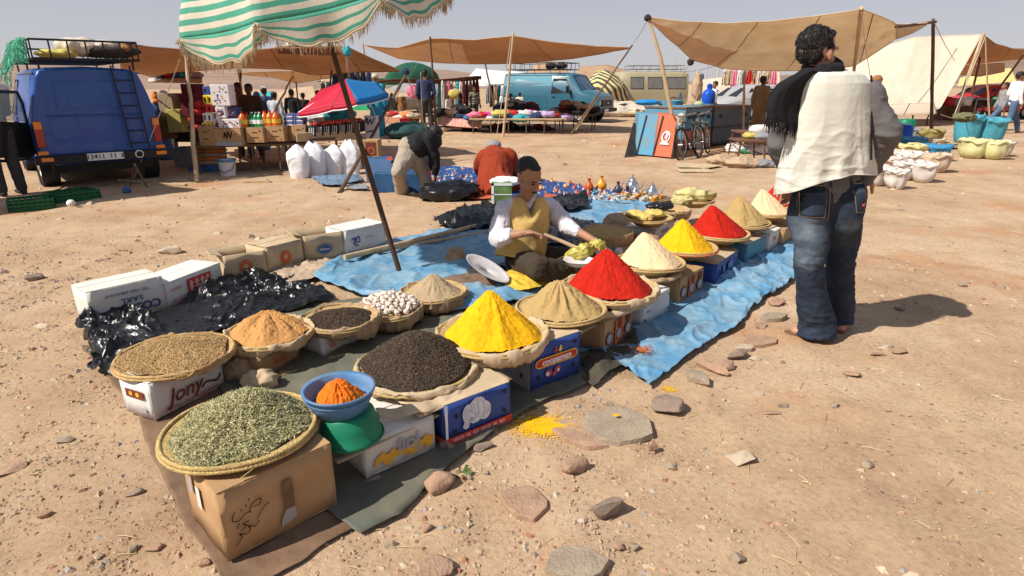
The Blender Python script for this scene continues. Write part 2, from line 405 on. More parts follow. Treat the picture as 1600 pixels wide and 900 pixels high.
for a in [(15,735,.14,.1,.02,.3,RP,'flat pink shard at the left edge of the picture'),(70,805,.05,.04,.03,.5,RP,'small pinkish stone in the left foreground'),
 (212,772,.08,.04,.02,.6,RD,'thin dark curved chip left of the brown mat'),(240,857,.06,.045,.02,.5,RP,'pale pink chip left of the mat corner'),
 (208,858,.03,.045,.02,.1,RG,'grey slate chip beside a pale pink one'),(320,882,.05,.04,.03,.3,RP,'pinkish stone touching the mat corner'),
 (100,690,.06,.05,.02,.3,RG,'grey flat chip in the left foreground'),(55,437,.12,.1,.06,.3,RD,'dark stone left of the white cartons'),
 (270,395,.2,.12,.08,.3,RL,'pale stone behind the white cartons'),(1383,546,.09,.06,.03,.2,RL,'pale oval pebble right of the flip-flops'),
 (1405,553,.1,.05,.03,.1,RP,'pinkish pebble beside the pale oval one'),(1370,558,.09,.05,.02,.1,RP,'low pink stone below the pale oval pebble'),
 (1330,590,.1,.05,.03,-.4,RP,'pink stone beside the straw right of the jeans'),(1302,637,.045,.04,.03,.1,RG,'small dark grey pebble in the right foreground'),
 (1354,732,.07,.05,.03,.1,RG,'bluish grey pebble in the right foreground'),(1220,637,.06,.04,.03,.1,RG,'grey stone beside a white scrap'),
 (1160,722,.14,.12,.04,.1,RL,'half buried pale stone in the lower right'),(1052,734,.05,.04,.03,.4,RG,'dull stone with small shadow at right of the slab'),
 (1503,447,.08,.06,.04,.1,RG,'grey stone on bare ground far right'),(1200,645,.1,.05,.015,.1,RP,'low reddish chip on the open ground'),
 (1406,484,.1,.05,.03,.1,RD,'dark stone lying in the shadow of the standing man'),(610,855,.05,.04,.03,.1,RG,'grey pebble left of the brownish cube-like stone'),
 (758,742,.03,.03,.02,.1,RG,'round grey pebble near a green weed'),(735,752,.02,.02,.02,.1,RL,'tiny pale pebble near a green weed')]:
    rock(*a, flat=False, nf=14)
# scattered medium stones of the square, beyond counting
def inspread(x, y):
    return (-2.3 < x < 3.2 and abs((y-2.6)-(x+1.0)*1.05) < 1.9)
gravel('scattered_stones', 420, (-14, 16, 1.3, 19), .012, .035, [RP, RG, RD, RL, GC[3]], 21, lambda x, y: 0 if inspread(x, y) else (.4 if x > .8 else 1))
# ================================================================ SPICE STAND: sheets on the ground
def resample(pts, n):
    pts = [Vector(p) for p in pts]; L = [0]
    for a, b in zip(pts, pts[1:]): L.append(L[-1]+(b-a).length)
    out = []; t = np.linspace(0, L[-1], n); j = 0
    for s in t:
        while j < len(L)-2 and L[j+1] < s: j += 1
        out.append(pts[j].lerp(pts[j+1], (s-L[j])/max(1e-9, L[j+1]-L[j])))
    return np.array([tuple(p) for p in out])
def crumple(p, f, seed=0, o=3):
    p = np.asarray(p, float)
    if p.shape[1] == 2: p = np.c_[p, np.zeros(len(p))]
    w = p+np.c_[fbm(p, f*.7, 2, seed+5), fbm(p, f*.7, 2, seed+6), np.zeros(len(p))]*.8/f
    r = 0; a = .6
    for k in range(o): r = r+a*(1-np.abs(2*vnoise(w, f*2.1**k, seed+k)-1))**2; a *= .5
    return r
def sharp(p, f, s=0, k=8):
    p = np.c_[p, 0*p[:, :1]] if p.shape[1] == 2 else p
    w = p+np.c_[fbm(p, f*.5, 2, s), fbm(p, f*.5, 2, s+1), 0*p[:, 0]]*1.2/f
    return (1-np.abs(2*vnoise(w, f, s)-1))**k
def sheet(name, A, B, mt, nu=60, nv=30, z=.008, wr=.02, wf=6, seed=1, edge=.012, label=None, cat=None, px=True, thick=0, heap=0, ruff=.02, group=None, fn=None):
    A = [G(*p) if px else p for p in A]; B = [G(*p) if px else p for p in B]
    a = resample(A, nu); b = resample(B, nu); t = np.linspace(0, 1, nv)[None, :, None]
    P = a[:, None]*(1-t)+b[:, None]*t; p2 = P[..., :2].reshape(-1, 2).copy()
    jig = np.c_[fbm(p2, 9, 3, seed+30), fbm(p2, 9, 3, seed+31)]*ruff*2; p2 = p2+jig
    u = np.repeat(np.linspace(0, 1, nu), nv); v = np.tile(np.linspace(0, 1, nv), nu)
    ed = np.clip(np.minimum(np.minimum(u, 1-u)*nu/6, np.minimum(v, 1-v)*nv/5), 0, 1)
    zz = gz(p2)+z+wr*(.35+1.2*vnoise(np.c_[p2, p2[:, :1]*0], wf*.33, seed+9))*(crumple(p2, wf, seed)+.3*crumple(p2, wf*2.9, seed+2, 2))*(.35+.65*ed)+edge*(1-ed)*vnoise(np.c_[p2, p2[:, :1]*0], 14, seed+3)
    if heap: zz = zz+heap*np.clip(vnoise(np.c_[p2, p2[:, :1]*0], 3.2, seed+8)*1.6-.3, 0, 1)*ed*(.6+.8*crumple(p2, wf*1.3, seed+4))
    if fn is not None: zz = zz+fn(p2)
    P = np.c_[p2, zz].reshape(nu, nv, 3); mb = MB(); mb.grid(P)
    return mb.build(name, mt, at=P.reshape(-1, 3).mean(0), angle=None, mods=solid(thick) if thick else None, label=label, cat=cat, group=group)
TARP_BLUE = mat('tarp_blue', (.09, .25, .41), .5, .2, 5, .5, 40, .006, col2=(.22, .33, .41), thr=(.36, .62), spec=.35)
TARP_GREEN = mat('tarp_green', (.10, .115, .09), .75, .2, 5, .4, 30, .005, col2=(.17, .14, .1))
MAT_BROWN = mat('mat_brown', (.13, .07, .042), .85, .2, 7, .5, 50, .005, col2=(.23, .145, .09))
BLACKP = mat('black_plastic', (.008, .008, .009), .3, .2, 6, .5, 26, .008, spec=.45)
sheet('ground_sheet', [(128,545),(165,592),(215,650),(240,722),(282,812),(332,890),(352,925)], [(300,560),(400,600),(520,690),(572,760),(568,818),(490,870),(395,925)], MAT_BROWN, 90, 40, .007, .012, 4, 2, label='brown stained sheet under the herb carton at the front corner of the stand', cat='sheet', thick=.002)
sheet('tarpaulin', [(300,560),(430,500),(560,470),(680,455),(790,470),(900,500)], [(480,790),(562,838),(628,812),(702,732),(815,650),(945,592)], TARP_GREEN, 100, 50, .016, .022, 4, 6, label='dark green grey tarpaulin under the front cartons', cat='tarpaulin', thick=.002)
sheet('tarpaulin', [(488,440),(530,402),(640,374),(740,358),(800,344),(850,322),(885,313),(960,313),(1012,322)], [(560,470),(640,478),(700,498),(790,490),(900,440),(965,385),(1010,362),(1060,345),(1075,330)], TARP_BLUE, 260, 120, .02, .045, 3.2, 9, fn=lambda p: .026*sharp(p, 2.6, 5)+.014*sharp(p, 6, 7), label='crumpled light blue tarpaulin on which the seller sits', cat='tarpaulin', thick=.002)
sheet('tarpaulin', [(900,560),(960,510),(1040,470),(1120,425),(1180,400),(1215,380),(1245,365)], [(940,556),(1012,613),(1078,562),(1118,535),(1158,515),(1172,488),(1222,455),(1262,420)], TARP_BLUE, 260, 90, .012, .04, 3.4, 14, fn=lambda p: .026*sharp(p, 3, 15)+.014*sharp(p, 7, 17), label='blue tarpaulin strip spread in front of the far cartons', cat='tarpaulin', thick=.002, edge=.03)
def plastic(A, B, z, heap, seed, label, nu=130, nv=80, wr=.03, wf=6):
    return sheet('plastic_sheet', A, B, BLACKP, nu, nv, z, wr, wf, seed, label=label, cat='plastic sheet', heap=heap, edge=.03, ruff=.05, fn=lambda p: (.045*sharp(p, 5, seed)+.035*sharp(p, 9, seed+4)+.018*sharp(p, 19, seed+6))*np.clip(vnoise(np.c_[p, 0*p[:, :1]], 2.5, seed)*2.2-.4, .1, 1.3))
plastic([(128,510),(205,512),(270,492),(330,455),(400,440),(470,442)], [(170,600),(250,575),(330,535),(420,500),(480,492),(522,470)], .015, .045, 3, 'crumpled glossy black plastic sheet lying behind the front baskets', 260, 160, .03, 5.5)
plastic([(128,518),(150,498),(190,500),(230,505)], [(150,592),(190,600),(250,590),(300,560)], .02, .05, 17, 'bunched black plastic bag at the left end of the black sheet', 100, 100)
plastic([(675,350),(720,340),(760,334),(790,336)], [(690,366),(730,372),(770,366),(800,360)], .04, .07, 23, 'black plastic bundle lying behind the seller on the blue tarpaulin', 50, 30, .06)
plastic([(862,322),(890,316),(918,318)], [(850,338),(890,343),(918,334)], .07, .03, 27, 'flat black plastic bag on the pale blue tarpaulin behind the seller', 40, 26, .03)
plastic([(850,352),(880,350),(930,358)], [(840,392),(880,398),(940,392)], .04, .06, 33, 'black plastic heap beside the seller under his outstretched arm', 40, 26, .06)
sheet('cloth', [(410,440),(460,420),(520,408)], [(440,455),(490,442),(530,424)], mat('dirty_cloth', (.42, .31, .22), .95, .2, 10, .4, 60), 40, 20, .03, .05, 9, 5, label='crumpled dirty beige cloth in front of the tan cartons', cat='cloth', ruff=.05)
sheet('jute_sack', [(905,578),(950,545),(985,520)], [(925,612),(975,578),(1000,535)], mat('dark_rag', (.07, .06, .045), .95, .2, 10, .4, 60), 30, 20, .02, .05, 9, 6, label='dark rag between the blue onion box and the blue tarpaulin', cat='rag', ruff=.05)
# spilled powder on the earth
def spill(cx, cy, r, n, mt, label, seed, z=.003):
    q = np.random.RandomState(seed); c = G(cx, cy); b = MB()
    for k in range(n):
        a = q.rand()*6.28; d = abs(q.normal())*r*.5; s = q.uniform(.0015, .0085)*max(.35, 1.2-d/r)
        x, y = c.x+math.cos(a)*d*1.2, c.y+math.sin(a)*d; zz = gzp_fast(x, y)+z
        b.lathe([(s, zz), (s*.6, zz+s*.12), (0, zz+s*.15)], 5, (x, y, 0), sy=q.uniform(.5, 1))
    b.build('spilled_powder', mt, at=c, label=label, cat='powder', kind='stuff')
YEL = mat('powder_yellow', (.76, .395, .004), .9, .14, 20, .6, 170, .004)
spill(845, 668, .18, 3600, YEL, 'yellow powder spilled on the earth in front of the blue boxes', 1)
spill(1045, 610, .06, 200, YEL, 'few yellow grains on the earth by the tarpaulin tip', 2)
spill(1000, 560, .10, 500, mat('powder_rust', (.42, .12, .03), .9), 'rust red powder spilled on the blue tarpaulin', 3, .055)
spill(962, 664, .02, 60, YEL, 'dab of yellow powder on the flat grey slab', 4, .04)
# ================================================================ cartons
KRAFT = mat('kraft', (.46, .285, .145), .85, .1, 9, .12, 90, .002, col2=(.36, .215, .105))
KRAFT2 = mat('kraft_light', (.50, .38, .24), .85, .18, 9, .12, 90, .002)
WHITEC = mat('white_carton', (.66, .64, .62), .7, .09, 9, .1, 60, .002)
WHITED = mat('white_carton_dusty', (.6, .55, .47), .75, .1, 6, .1, 60, .002, col2=(.68, .66, .62))
BLUEC = mat('blue_carton', (.035, .075, .28), .5, .12, 6, .08, 60, .002)
TEALC = mat('teal_carton', (.07, .22, .30), .6, .25, 6, .1, 60, .002)
INK = {k: mat('ink_'+k, c, .7, .1, 30, 0) for k, c in dict(brown=(.16,.04,.02), red=(.55,.05,.03), navy=(.04,.07,.2), black=(.02,.02,.02), white=(.75,.75,.75), orange=(.75,.38,.04), grey=(.35,.35,.38), yellow=(.8,.6,.05), blue=(.04,.12,.4), redorange=(.6,.12,.05), lilac=(.55,.55,.66)).items()}
DARKIN = mat('carton_inside', (.05, .035, .02), .9)
def carton(a, b, top, depth, mt, label, z0=0.03, open_=False, lid=None, lidmt=None, gap=True, skew=0, name='carton', flaps=0, taper=0):
    A = G(*a, z0); B = G(*b, z0); q = A if top[2] == 'a' else B
    h = D(top[0], top[1], q.y).z-z0; ux = (B-A).normalized(); n = Vector((-ux.y, ux.x, 0)); w = (B-A).length; up = Vector((0, 0, 1))
    t = thing(name, label, 'carton', A+n*depth*.5+ux*w*.5-up*0); lidmt = lidmt or (KRAFT2 if mt in (BLUEC, TEALC) else None)
    def pt(x, y, z): return A+ux*x+n*y+up*z
    th = .005
    walls = [((0, 0), (w, 0), 0), ((w, 0), (w, depth), 1), ((w, depth), (0, depth), 0), ((0, depth), (0, 0), 1)]
    for i, ((x0, y0), (x1, y1), k) in enumerate(walls):
        p = MB(); d = Vector((x1-x0, y1-y0)).normalized(); m = Vector((-d.y, d.x))*th
        e = 0 if k == 0 else th
        xs, ys, xe, ye = x0+d.x*e, y0+d.y*e, x1-d.x*e, y1-d.y*e
        s = 14; rows = []
        bow = [.004*math.sin(math.pi*j/s)*(1 if rnd.random() < .5 else -.6) for j in range(s+1)]
        pts = []
        for j in range(s+1):
            f = j/s
            for zz in (0, h*.35, h*.7, h-.001*i):
                bw = .005*math.sin(math.pi*f)*math.sin(math.pi*zz/h+.3)*((-1)**i) if not k else 0
                nz = .0018*math.sin(f*9+i*2+zz*30)
                pts.append(pt(xs+(xe-xs)*f-m.x*(bw+nz)/th*.0-(-m.x/th)*(bw+nz), ys+(ye-ys)*f+(m.y/th)*(bw+nz), zz))
        p.grid(np.array([tuple(v) for v in pts]).reshape(s+1, 4, 3))
        o = p.build('panel', mt, t, angle=None, mods=solid(th, 1 if 0 else -1))
    p = MB(); c = pt(w/2, depth/2, .004); p.box(c, (w-.004, depth-.004, .004), math.atan2(ux.y, ux.x)); p.build('bottom', KRAFT2 if open_ else mt, t)
    if not open_:
        # four closing flaps, the upper pair leaving a narrow seam
        az = math.atan2(ux.y, ux.x)
        for s_ in (0, 1):
            p = MB(); ww = w/2-.003; p.box(pt(w/4+s_*w/2, depth/2, h-.006), (ww, depth-.012, .004), az); p.build('flap', lidmt or mt, t)
        for s_ in (0, 1):
            dd = depth/2-(.004 if gap else .001); cx = pt(w/2, depth*.25+s_*depth*.5, h+.001)
            p = MB(); M = Matrix.Translation(cx)@Matrix.Rotation(az, 4, 'Z')@Matrix.Rotation(R((-1 if s_ else 1)*U(.6, 2.2)), 4, 'X'); p.box((0, 0, .003), (w-.002, dd, .004), M=M); p.build('flap', lidmt or mt, t)
    else:
        az = math.atan2(ux.y, ux.x)
        for (x, y, l, d_, ang, ax) in ((w/2, depth, w*.96, min(.12, depth*.4), -55, 'x'), (0, depth/2, depth*.94, min(.09, w*.4), 20, 'y')):
            p = MB()
            if ax == 'x': M = Matrix.Translation(pt(x, y, h))@Matrix.Rotation(az, 4, 'Z')@Matrix.Rotation(R(ang), 4, 'X'); p.box((0, d_/2, 0), (l, d_, .004), M=M)
            else: M = Matrix.Translation(pt(x, y, h))@Matrix.Rotation(az, 4, 'Z')@Matrix.Rotation(R(ang), 4, 'Y'); p.box((-d_/2, 0, 0), (d_, l, .004), M=M)
            p.build('flap', mt, t)
    F = frame(A-n*.0072, ux, up); Lf = frame(A+n*depth-ux*.0072, -n, up)
    t['_w'] = w; t['_h'] = h; del t['_w']; del t['_h']
    return t, F, Lf, w, h, (A, ux, n, up)
def onf(F, x, y, z=0, rot=0): return F@Matrix.Translation((x, y, z))@Matrix.Rotation(rot, 4, 'Z')
def flat(parent, F, polys, mt, name='print', z=0):
    if 1 < len(polys) <= 12 and (name == 'hole' or max(max(x for x, y in q)-min(x for x, y in q) for q in polys) > .028):
        return [flat(parent, F, [q], mt, name, z) for q in polys]
    p = MB()
    for k, po in enumerate(polys):
        vs = [F@Vector((x, y, z)) for x, y in po]; vs2 = [F@Vector((x, y, z+.0006)) for x, y in po]; n = len(po)
        p.add(vs+vs2, [tuple(range(n, 2*n))]+[(i, (i+1) % n, n+(i+1) % n, n+i) for i in range(n)])
    return p.build(name, mt, parent, smooth=False)
def rect(x0, y0, x1, y1): return [(x0, y0), (x1, y0), (x1, y1), (x0, y1)]
def circ(x, y, r, n=20, ry=None): return [(x+r*math.cos(2*math.pi*k/n), y+(ry or r)*math.sin(2*math.pi*k/n)) for k in range(n)]
def ring(parent, F, x, y, r, w, mt, ry=None, name='print', n=28, z=.0):
    k = (ry or r)/r; p = MB(); v = []
    for i in range(n):
        a = 2*math.pi*i/n
        for q in (r, r-w): v.append(F@Vector((x+q*math.cos(a), y+q*k*math.sin(a), z+.0006)))
    p.add(v, [(2*i, 2*((i+1) % n), 2*((i+1) % n)+1, 2*i+1) for i in range(n)]); return p.build(name, mt, parent, smooth=False)
def stroke(parent, F, lines, w, mt, name='scribble', z=.001):
    p = MB()
    for ln in lines:
        for (x0, y0), (x1, y1) in zip(ln, ln[1:]):
            d = Vector((x1-x0, y1-y0))
            if d.length < 1e-6: continue
            d.normalize(); e = d*w*.3; m = Vector((-d.y, d.x))*w/2
            p.add([F@Vector((x0-e.x-m.x, y0-e.y-m.y, z)), F@Vector((x1+e.x-m.x, y1+e.y-m.y, z)), F@Vector((x1+e.x+m.x, y1+e.y+m.y, z)), F@Vector((x0-e.x+m.x, y0-e.y+m.y, z))], [(0, 1, 2, 3)])
    return p.build(name, mt, parent, smooth=False)
def curve(pts, n=8):
    out = []; P = [pts[0]]+list(pts)+[pts[-1]]
    for i in range(1, len(P)-2):
        for k in range(n):
            t = k/n; a, b, c, d = [Vector(P[i+j-1]) for j in range(4)]
            out.append(tuple(.5*((2*b)+(c-a)*t+(2*a-5*b+4*c-d)*t*t+(3*b-a-3*c+d)*t**3)))
    out.append(tuple(pts[-1])); return out
t, F, Lf, w, h, _ = carton((357,878), (527,788), (338,773,'a'), .30, KRAFT, 'large plain brown carton with handwriting, nearest to the camera, under the herb basket', gap=False)
flat(t, F, [rect(.20, .085, .235, .20)], mat('brown_tape', (.14, .085, .05), .4, .3, 30), 'tape'); flat(t, F, [[(.18, .03), (.235, .045), (.235, .088), (.2, .088), (.185, .06)]], mat('grey_tape', (.3, .28, .25), .4), 'tape', .0007)
stroke(t, F, [curve([(.04,.17),(.03,.145),(.05,.135),(.075,.15),(.09,.145)]), curve([(.085,.15),(.1,.175),(.125,.178),(.12,.16),(.1,.16)]), [(.06,.165),(.063,.172)], [(.075,.172),(.078,.18)], [(.088,.19),(.09,.197)],
   curve([(.03,.05),(.05,.07),(.045,.085),(.065,.075),(.08,.085),(.075,.1),(.095,.088),(.11,.1)]), curve([(.05,.095),(.07,.105),(.06,.115),(.08,.118)]), curve([(.04,.11),(.05,.125)]), curve([(.105,.11),(.13,.14),(.15,.15)])], .0035, INK['black'])
stroke(t, F, [curve([(.2,.045),(.21,.06),(.2,.065),(.215,.055),(.225,.06)])], .003, INK['black'])
flat(t, Lf, [rect(.12,.12,.155,.2)], WHITED, 'label'); flat(t, Lf, [rect(.06,.15,.085,.21)], INK['grey'], 'stamp')
t, F, Lf, w, h, _ = carton((573,748), (680,700), (570,695,'a'), .36, WHITED, 'low dusty white carton with orange ears of wheat, under the green and blue basins', gap=True)
for k in range(24):
    x = .03+k*.0105; flat(t, F, [[(x, .03+.018*math.sin(k*.7)), (x+.028, .05+.014*math.sin(k)), (x+.036, .085+.012*math.sin(k*1.3)), (x+.012, .072)]], INK['orange'], 'print', .0002+.00004*k) if k < 7 or k > 12 else flat(t, F, [[(x, .05), (x+.012, .045), (x+.02, .07), (x+.006, .078)]], INK['orange'], 'print', .0002+.00004*k)
text('lioſ'.replace('ſ', 'J'), INK['grey'], t, onf(F, w*.60, .088, .0022), .085, sx=1.0, bold=.002)
text('Joli 150', INK['grey'], t, onf(F, w*.6, .022, .002, math.pi), .02)
t, F, Lf, w, h, _ = carton((696,697), (797,655), (690,635,'a'), .34, BLUEC, 'blue carton with white garlic bulb and red strip of words on its foot')
flat(t, F, [rect(-.001, .0, w+.001, .032)], INK['red'], 'strip'); flat(t, Lf, [rect(.0, 0, .34, .032)], INK['red'], 'strip')
text('AGLIO  AIL  AJO  AGLIO  AIL  AJO', INK['white'], t, onf(F, w/2, .016, .0012), .021, sx=w/.40)
flat(t, F, [rect(.0, .032, .012, h)], INK['white'], 'edge')
GARL = mat('print_garlic', (.62, .64, .7), .6, .25, 30, 0)
for (x, y, r, ry) in ((.12,.115,.035,.045),(.165,.13,.045,.05),(.2,.105,.035,.045),(.15,.09,.035,.03)): flat(t, F, [circ(x, y, r, 16, ry)], GARL, 'print', .0003+r*.01)
flat(t, F, [[(.085,.06),(.1,.1),(.09,.14),(.11,.15),(.13,.1),(.115,.05),(.1,.045)]], INK['lilac'], 'print', .001); stroke(t, F, [curve([(.12,.13),(.15,.1),(.15,.06)]), curve([(.16,.17),(.17,.12),(.16,.08)]), curve([(.19,.16),(.2,.12),(.19,.07)]), curve([(.24,.16),(.235,.13),(.25,.11)])], .002, INK['blue'], 'print', .0016)
flat(t, F, [circ(.055,.125,.008,12,.014), circ(w-.035,.16,.008,12,.014), circ(w-.035,.06,.008,12,.014), circ(.05,.05,.008,12,.014)], INK['black'], 'hole', .001)
t, F, Lf, w, h, _ = carton((830,611), (904,583), (904,518,'b'), .34, BLUEC, 'blue carton printed coopaman with round holes and red onions')
flat(t, Lf, [rect(.0, .0, .34, h)], mat('greyish_carton', (.36, .33, .34), .7), 'side_print'); flat(t, Lf, [circ(.27,.06,.011,12,.014), circ(.2,.15,.02,4,.02)], INK['black'], 'hole', .001)
flat(t, F, [[(w*.17+.036*math.cos(a), .135+.026*math.sin(a)) if math.cos(a) < 0 else (w*.84+.03*math.cos(a), .135+.026*math.sin(a)) for a in np.linspace(0, 6.28, 28)[:-1]]], INK['yellow'], 'print', .0003)
flat(t, F, [[(w*.17+.031*math.cos(a), .135+.021*math.sin(a)) if math.cos(a) < 0 else (w*.84+.025*math.cos(a), .135+.021*math.sin(a)) for a in np.linspace(0, 6.28, 28)[:-1]]], INK['red'], 'print', .0007)
text('coopaman', INK['white'], t, onf(F, w*.5, .135, .0016), .05, sx=w*.68/.235, bold=.0015)
for x, c in ((.47,'red'),(.56,'yellow')): flat(t, F, [[(w*x-.01,.175),(w*x+.002,.168),(w*x+.014,.18),(w*x+.008,.2),(w*x,.205)]], INK[c], 'print', .0005)
flat(t, F, [circ(w*.33,.07,.022,16,.02), circ(w*.52,.075,.02,16,.02), circ(w*.45,.058,.014,16,.014)], mat('print_onion', (.45,.08,.1), .6, .4, 60, 0), 'print', .0004); flat(t, F, [circ(w*.31,.066,.011,12), circ(w*.53,.07,.008,12)], INK['white'], 'print', .001)
flat(t, F, [circ(w*.14,.19,.009,12,.015), circ(w*.88,.2,.009,12,.015), circ(w*.13,.06,.009,12,.015), circ(w*.86,.065,.009,12,.015)], INK['black'], 'hole', .001)
def squares(t, F, w, h, n=3):
    for k in range(n):
        x = w*(k+.5)/n; s = w/n*.42
        if k == 1: flat(t, F, [rect(x-s, .015, x+s, h-.015)], INK['redorange'], 'print')
        flat(t, F, [circ(x, h*.42, s*.75, 18)], INK['grey'], 'print', .0007); ring(t, F, x, h*.42, s*.8, s*.16, INK['brown'], z=.001)
        if k != 0: flat(t, F, [circ(x, h*.78, s*.6, 18)], INK['brown'], 'print', .0007)
t, F, Lf, w, h, _ = carton((942,553), (985,524), (985,481,'b'), .33, KRAFT, 'brown carton with red panel and grey round pictures, below the khaki heap'); squares(t, F, w, h)
t, F, Lf, w, h, _ = carton((1003,511), (1044,486), (1045,450,'b'), .33, WHITEC, 'white carton with small grey fish print, below the first red heap')
flat(t, F, [[(.05,h*.5),(.075,h*.58),(.1,h*.5),(.075,h*.46)]], INK['grey']); flat(t, F, [circ(.02,h*.8,.008,10), circ(w-.02,h*.8,.008,10), circ(.02,h*.25,.008,10), circ(w-.02,h*.2,.008,10)], INK['black'], 'hole')
for k in range(5): stroke(t, F, [curve([(.11+i*.012, h*.75-k*.018+.002*((i*7+k) % 3)) for i in range(8)], 2)], .0018, INK['grey'], 'print')
t, F, Lf, w, h, _ = carton((1059,476), (1096,455), (1096,418,'b'), .33, KRAFT, 'brown carton with red panel and round pictures, below the cream heap'); squares(t, F, w, h)
t, F, Lf, w, h, _ = carton((1116,446), (1150,421), (1151,391,'b'), .34, BLUEC, 'dark blue carton below the second yellow heap')
flat(t, F, [[(w*.3,.03),(w*.42,.06),(w*.36,h*.7),(w*.28,h*.8)], [(w*.5,.04),(w*.75,.06),(w*.7,h*.8),(w*.52,h*.7)]], mat('print_bluegrey', (.15,.25,.45), .6, .3, 20, 0))
t, F, Lf, w, h, _ = carton((1163,414), (1193,398), (1194,368,'b'), .34, TEALC, 'faded teal blue carton below the second red heap')
t, F, Lf, w, h, _ = carton((1199,394), (1216,383), (1216,356,'b'), .34, WHITED, 'off white carton with small red stamp below the far khaki heap'); flat(t, F, [circ(w*.5,h*.6,.02,10)], INK['redorange'])
t, F, Lf, w, h, _ = carton((1222,385), (1246,368), (1246,345,'b'), .34, KRAFT, 'shaded brown carton just left of the standing mans jeans'.replace('mans', "man's"))
t, F, Lf, w, h, _ = carton((243,657), (351,601), (238,601,'a'), .2, WHITEC, 'white carton with curly brown lettering Jony, under the coriander basket')
text('Jony', INK['brown'], t, onf(F, w*.43, .075, .001, .02), .1, shear=.3, sx=w*.72/.27, bold=.0012)
stroke(t, F, [curve([(w*.66,.05),(w*.72,.066),(w*.8,.062),(w*.88,.05),(w*.93,.062),(w*.95,.075)])], .009, INK['brown'], 'print'); text('شوكولاطة معطر سكرية'[::-1], INK['red'], t, onf(F, w*.5, .024, .001), .026, sx=.9)
flat(t, Lf, [rect(.04,.095,.16,.135)], INK['brown'], 'print'); flat(t, Lf, [circ(.075,.115,.012,9), circ(.12,.115,.012,9)], INK['orange'], 'print', .001); flat(t, Lf, [rect(.13,.03,.16,.05)], INK['grey'], 'print')
flat(t, F, [circ(w*.9,.15,.012,8)], INK['orange'])
t, F, Lf, w, h, _ = carton((505,558), (572,530), (501,523,'a'), .24, WHITEC, 'white carton standing upside down with the word Germa, under the small pepper basket')
text('Germa', INK['navy'], t, onf(F, w*.62, h*.5, .001, math.pi), .06, bold=.0015, sx=.95); ring(t, F, w*.22, h*.5, .026, .006, INK['redorange']); stroke(t, F, [[(w*.22,h*.5-.018),(w*.22,h*.5+.018)], [(w*.22,h*.5),(w*.2,h*.5+.012)], [(w*.22,h*.5),(w*.24,h*.5+.012)], [(w*.22,h*.5-.01),(w*.2,h*.5)], [(w*.22,h*.5-.01),(w*.24,h*.5)]], .004, INK['redorange'], 'print')
t, F, Lf, w, h, _ = carton((408,592), (468,560), (406,562,'a'), .24, KRAFT, 'brown carton with faint red print under the tan powder basket'); text('Rois', INK['redorange'], t, onf(F, w*.5, h*.5, .001), .05)
t, F, Lf, w, h, _ = carton((146,512), (262,482), (254,432,'b'), .26, WHITED, 'long white carton with blue upside down lettering at the left end of the back row')
text('TÉL / FAX: 048.30.45.07', INK['navy'], t, onf(F, w*.5, h*.78, .001, math.pi), .026); text('S.A.R.L', INK['navy'], t, onf(F, w*.55, h*.55, .001, math.pi), .045, bold=.001); text('CO.P.SUD', INK['navy'], t, onf(F, w*.55, h*.3, .001, math.pi), .075, bold=.002)
for k in range(3): stroke(t, Lf, [[(.06, .05+k*.02), (.2, .05+k*.02)]], .003, INK['lilac'], 'print')
t, F, Lf, w, h, _ = carton((263,481), (349,444), (347,411,'b'), .27, WHITEC, 'white carton with a red panel of seven round pictures in the back row')
flat(t, F, [rect(w*.36, .02, w*.78, h-.025)], INK['red']); flat(t, F, [rect(w*.40, .055, w*.74, h-.04)], mat('print_pink', (.7,.45,.42), .6, .2, 30, 0), 'print', .0007)
flat(t, F, [circ(w*(.47+.1*(k % 3)), h*.72-(k//3)*h*.17, .016, 14, .013) for k in range(7)], INK['red'], 'print', .0012); flat(t, F, [circ(w*.6, h*.2, .03, 16, .022)], INK['blue'], 'print', .0014)
flat(t, F, [rect(w*.1, h*.62, w*.25, h*.72), rect(w*.14, h*.15, w*.24, h*.25)], mat('print_faintred', (.6,.3,.28), .6), 'print')
t, F, Lf, w, h, _ = carton((354,442), (419,431), (412,391,'b'), .27, KRAFT2, 'open tan carton with red round stamp in the back row, next to the white one', open_=True)
def stamp(t, F, w, h):
    ring(t, F, w*.5, h*.5, .05, .009, INK['redorange'], .055); flat(t, F, [circ(w*.5, h*.5, .036, 18, .04)], INK['redorange'], 'print', .0004); flat(t, F, [circ(w*.5,h*.52,.018,6)], KRAFT2, 'print', .001); flat(t, F, [rect(w*.1,.02,w*.22,.05)], INK['grey'], 'print')
stamp(t, F, w, h)
t, F, Lf, w, h, _ = carton((420,430), (476,414), (471,374,'b'), .27, KRAFT2, 'closed tan carton with red round stamp in the middle of the back row'); stamp(t, F, w, h)
t, F, Lf, w, h, _ = carton((478,413), (539,403), (537,361,'b'), .27, KRAFT2, 'open tan carton with dark oval emblem in the back row', open_=True)
flat(t, F, [circ(w*.5, h*.45, .07, 22, .045)], INK['navy']); ring(t, F, w*.5, h*.45, .062, .003, INK['white'], .038, z=.0012); text('Safran', INK['white'], t, onf(F, w*.5, h*.45, .0016), .035)
text('LA ROSE DE LA CONSOMMATION', INK['grey'], t, onf(F, w*.5, h*.83, .001), .016)
t, F, Lf, w, h, _ = carton((541,403), (604,387), (598,348,'b'), .27, WHITEC, 'white carton with blue sea horse mark and fish lettering, last of the back row')
text('ATLAS FISH', INK['navy'], t, onf(F, w*.52, h*.12, .001, math.pi), .05, sx=.8); text('SEAFOOD', INK['grey'], t, onf(F, w*.6, h*.6, .001), .02)
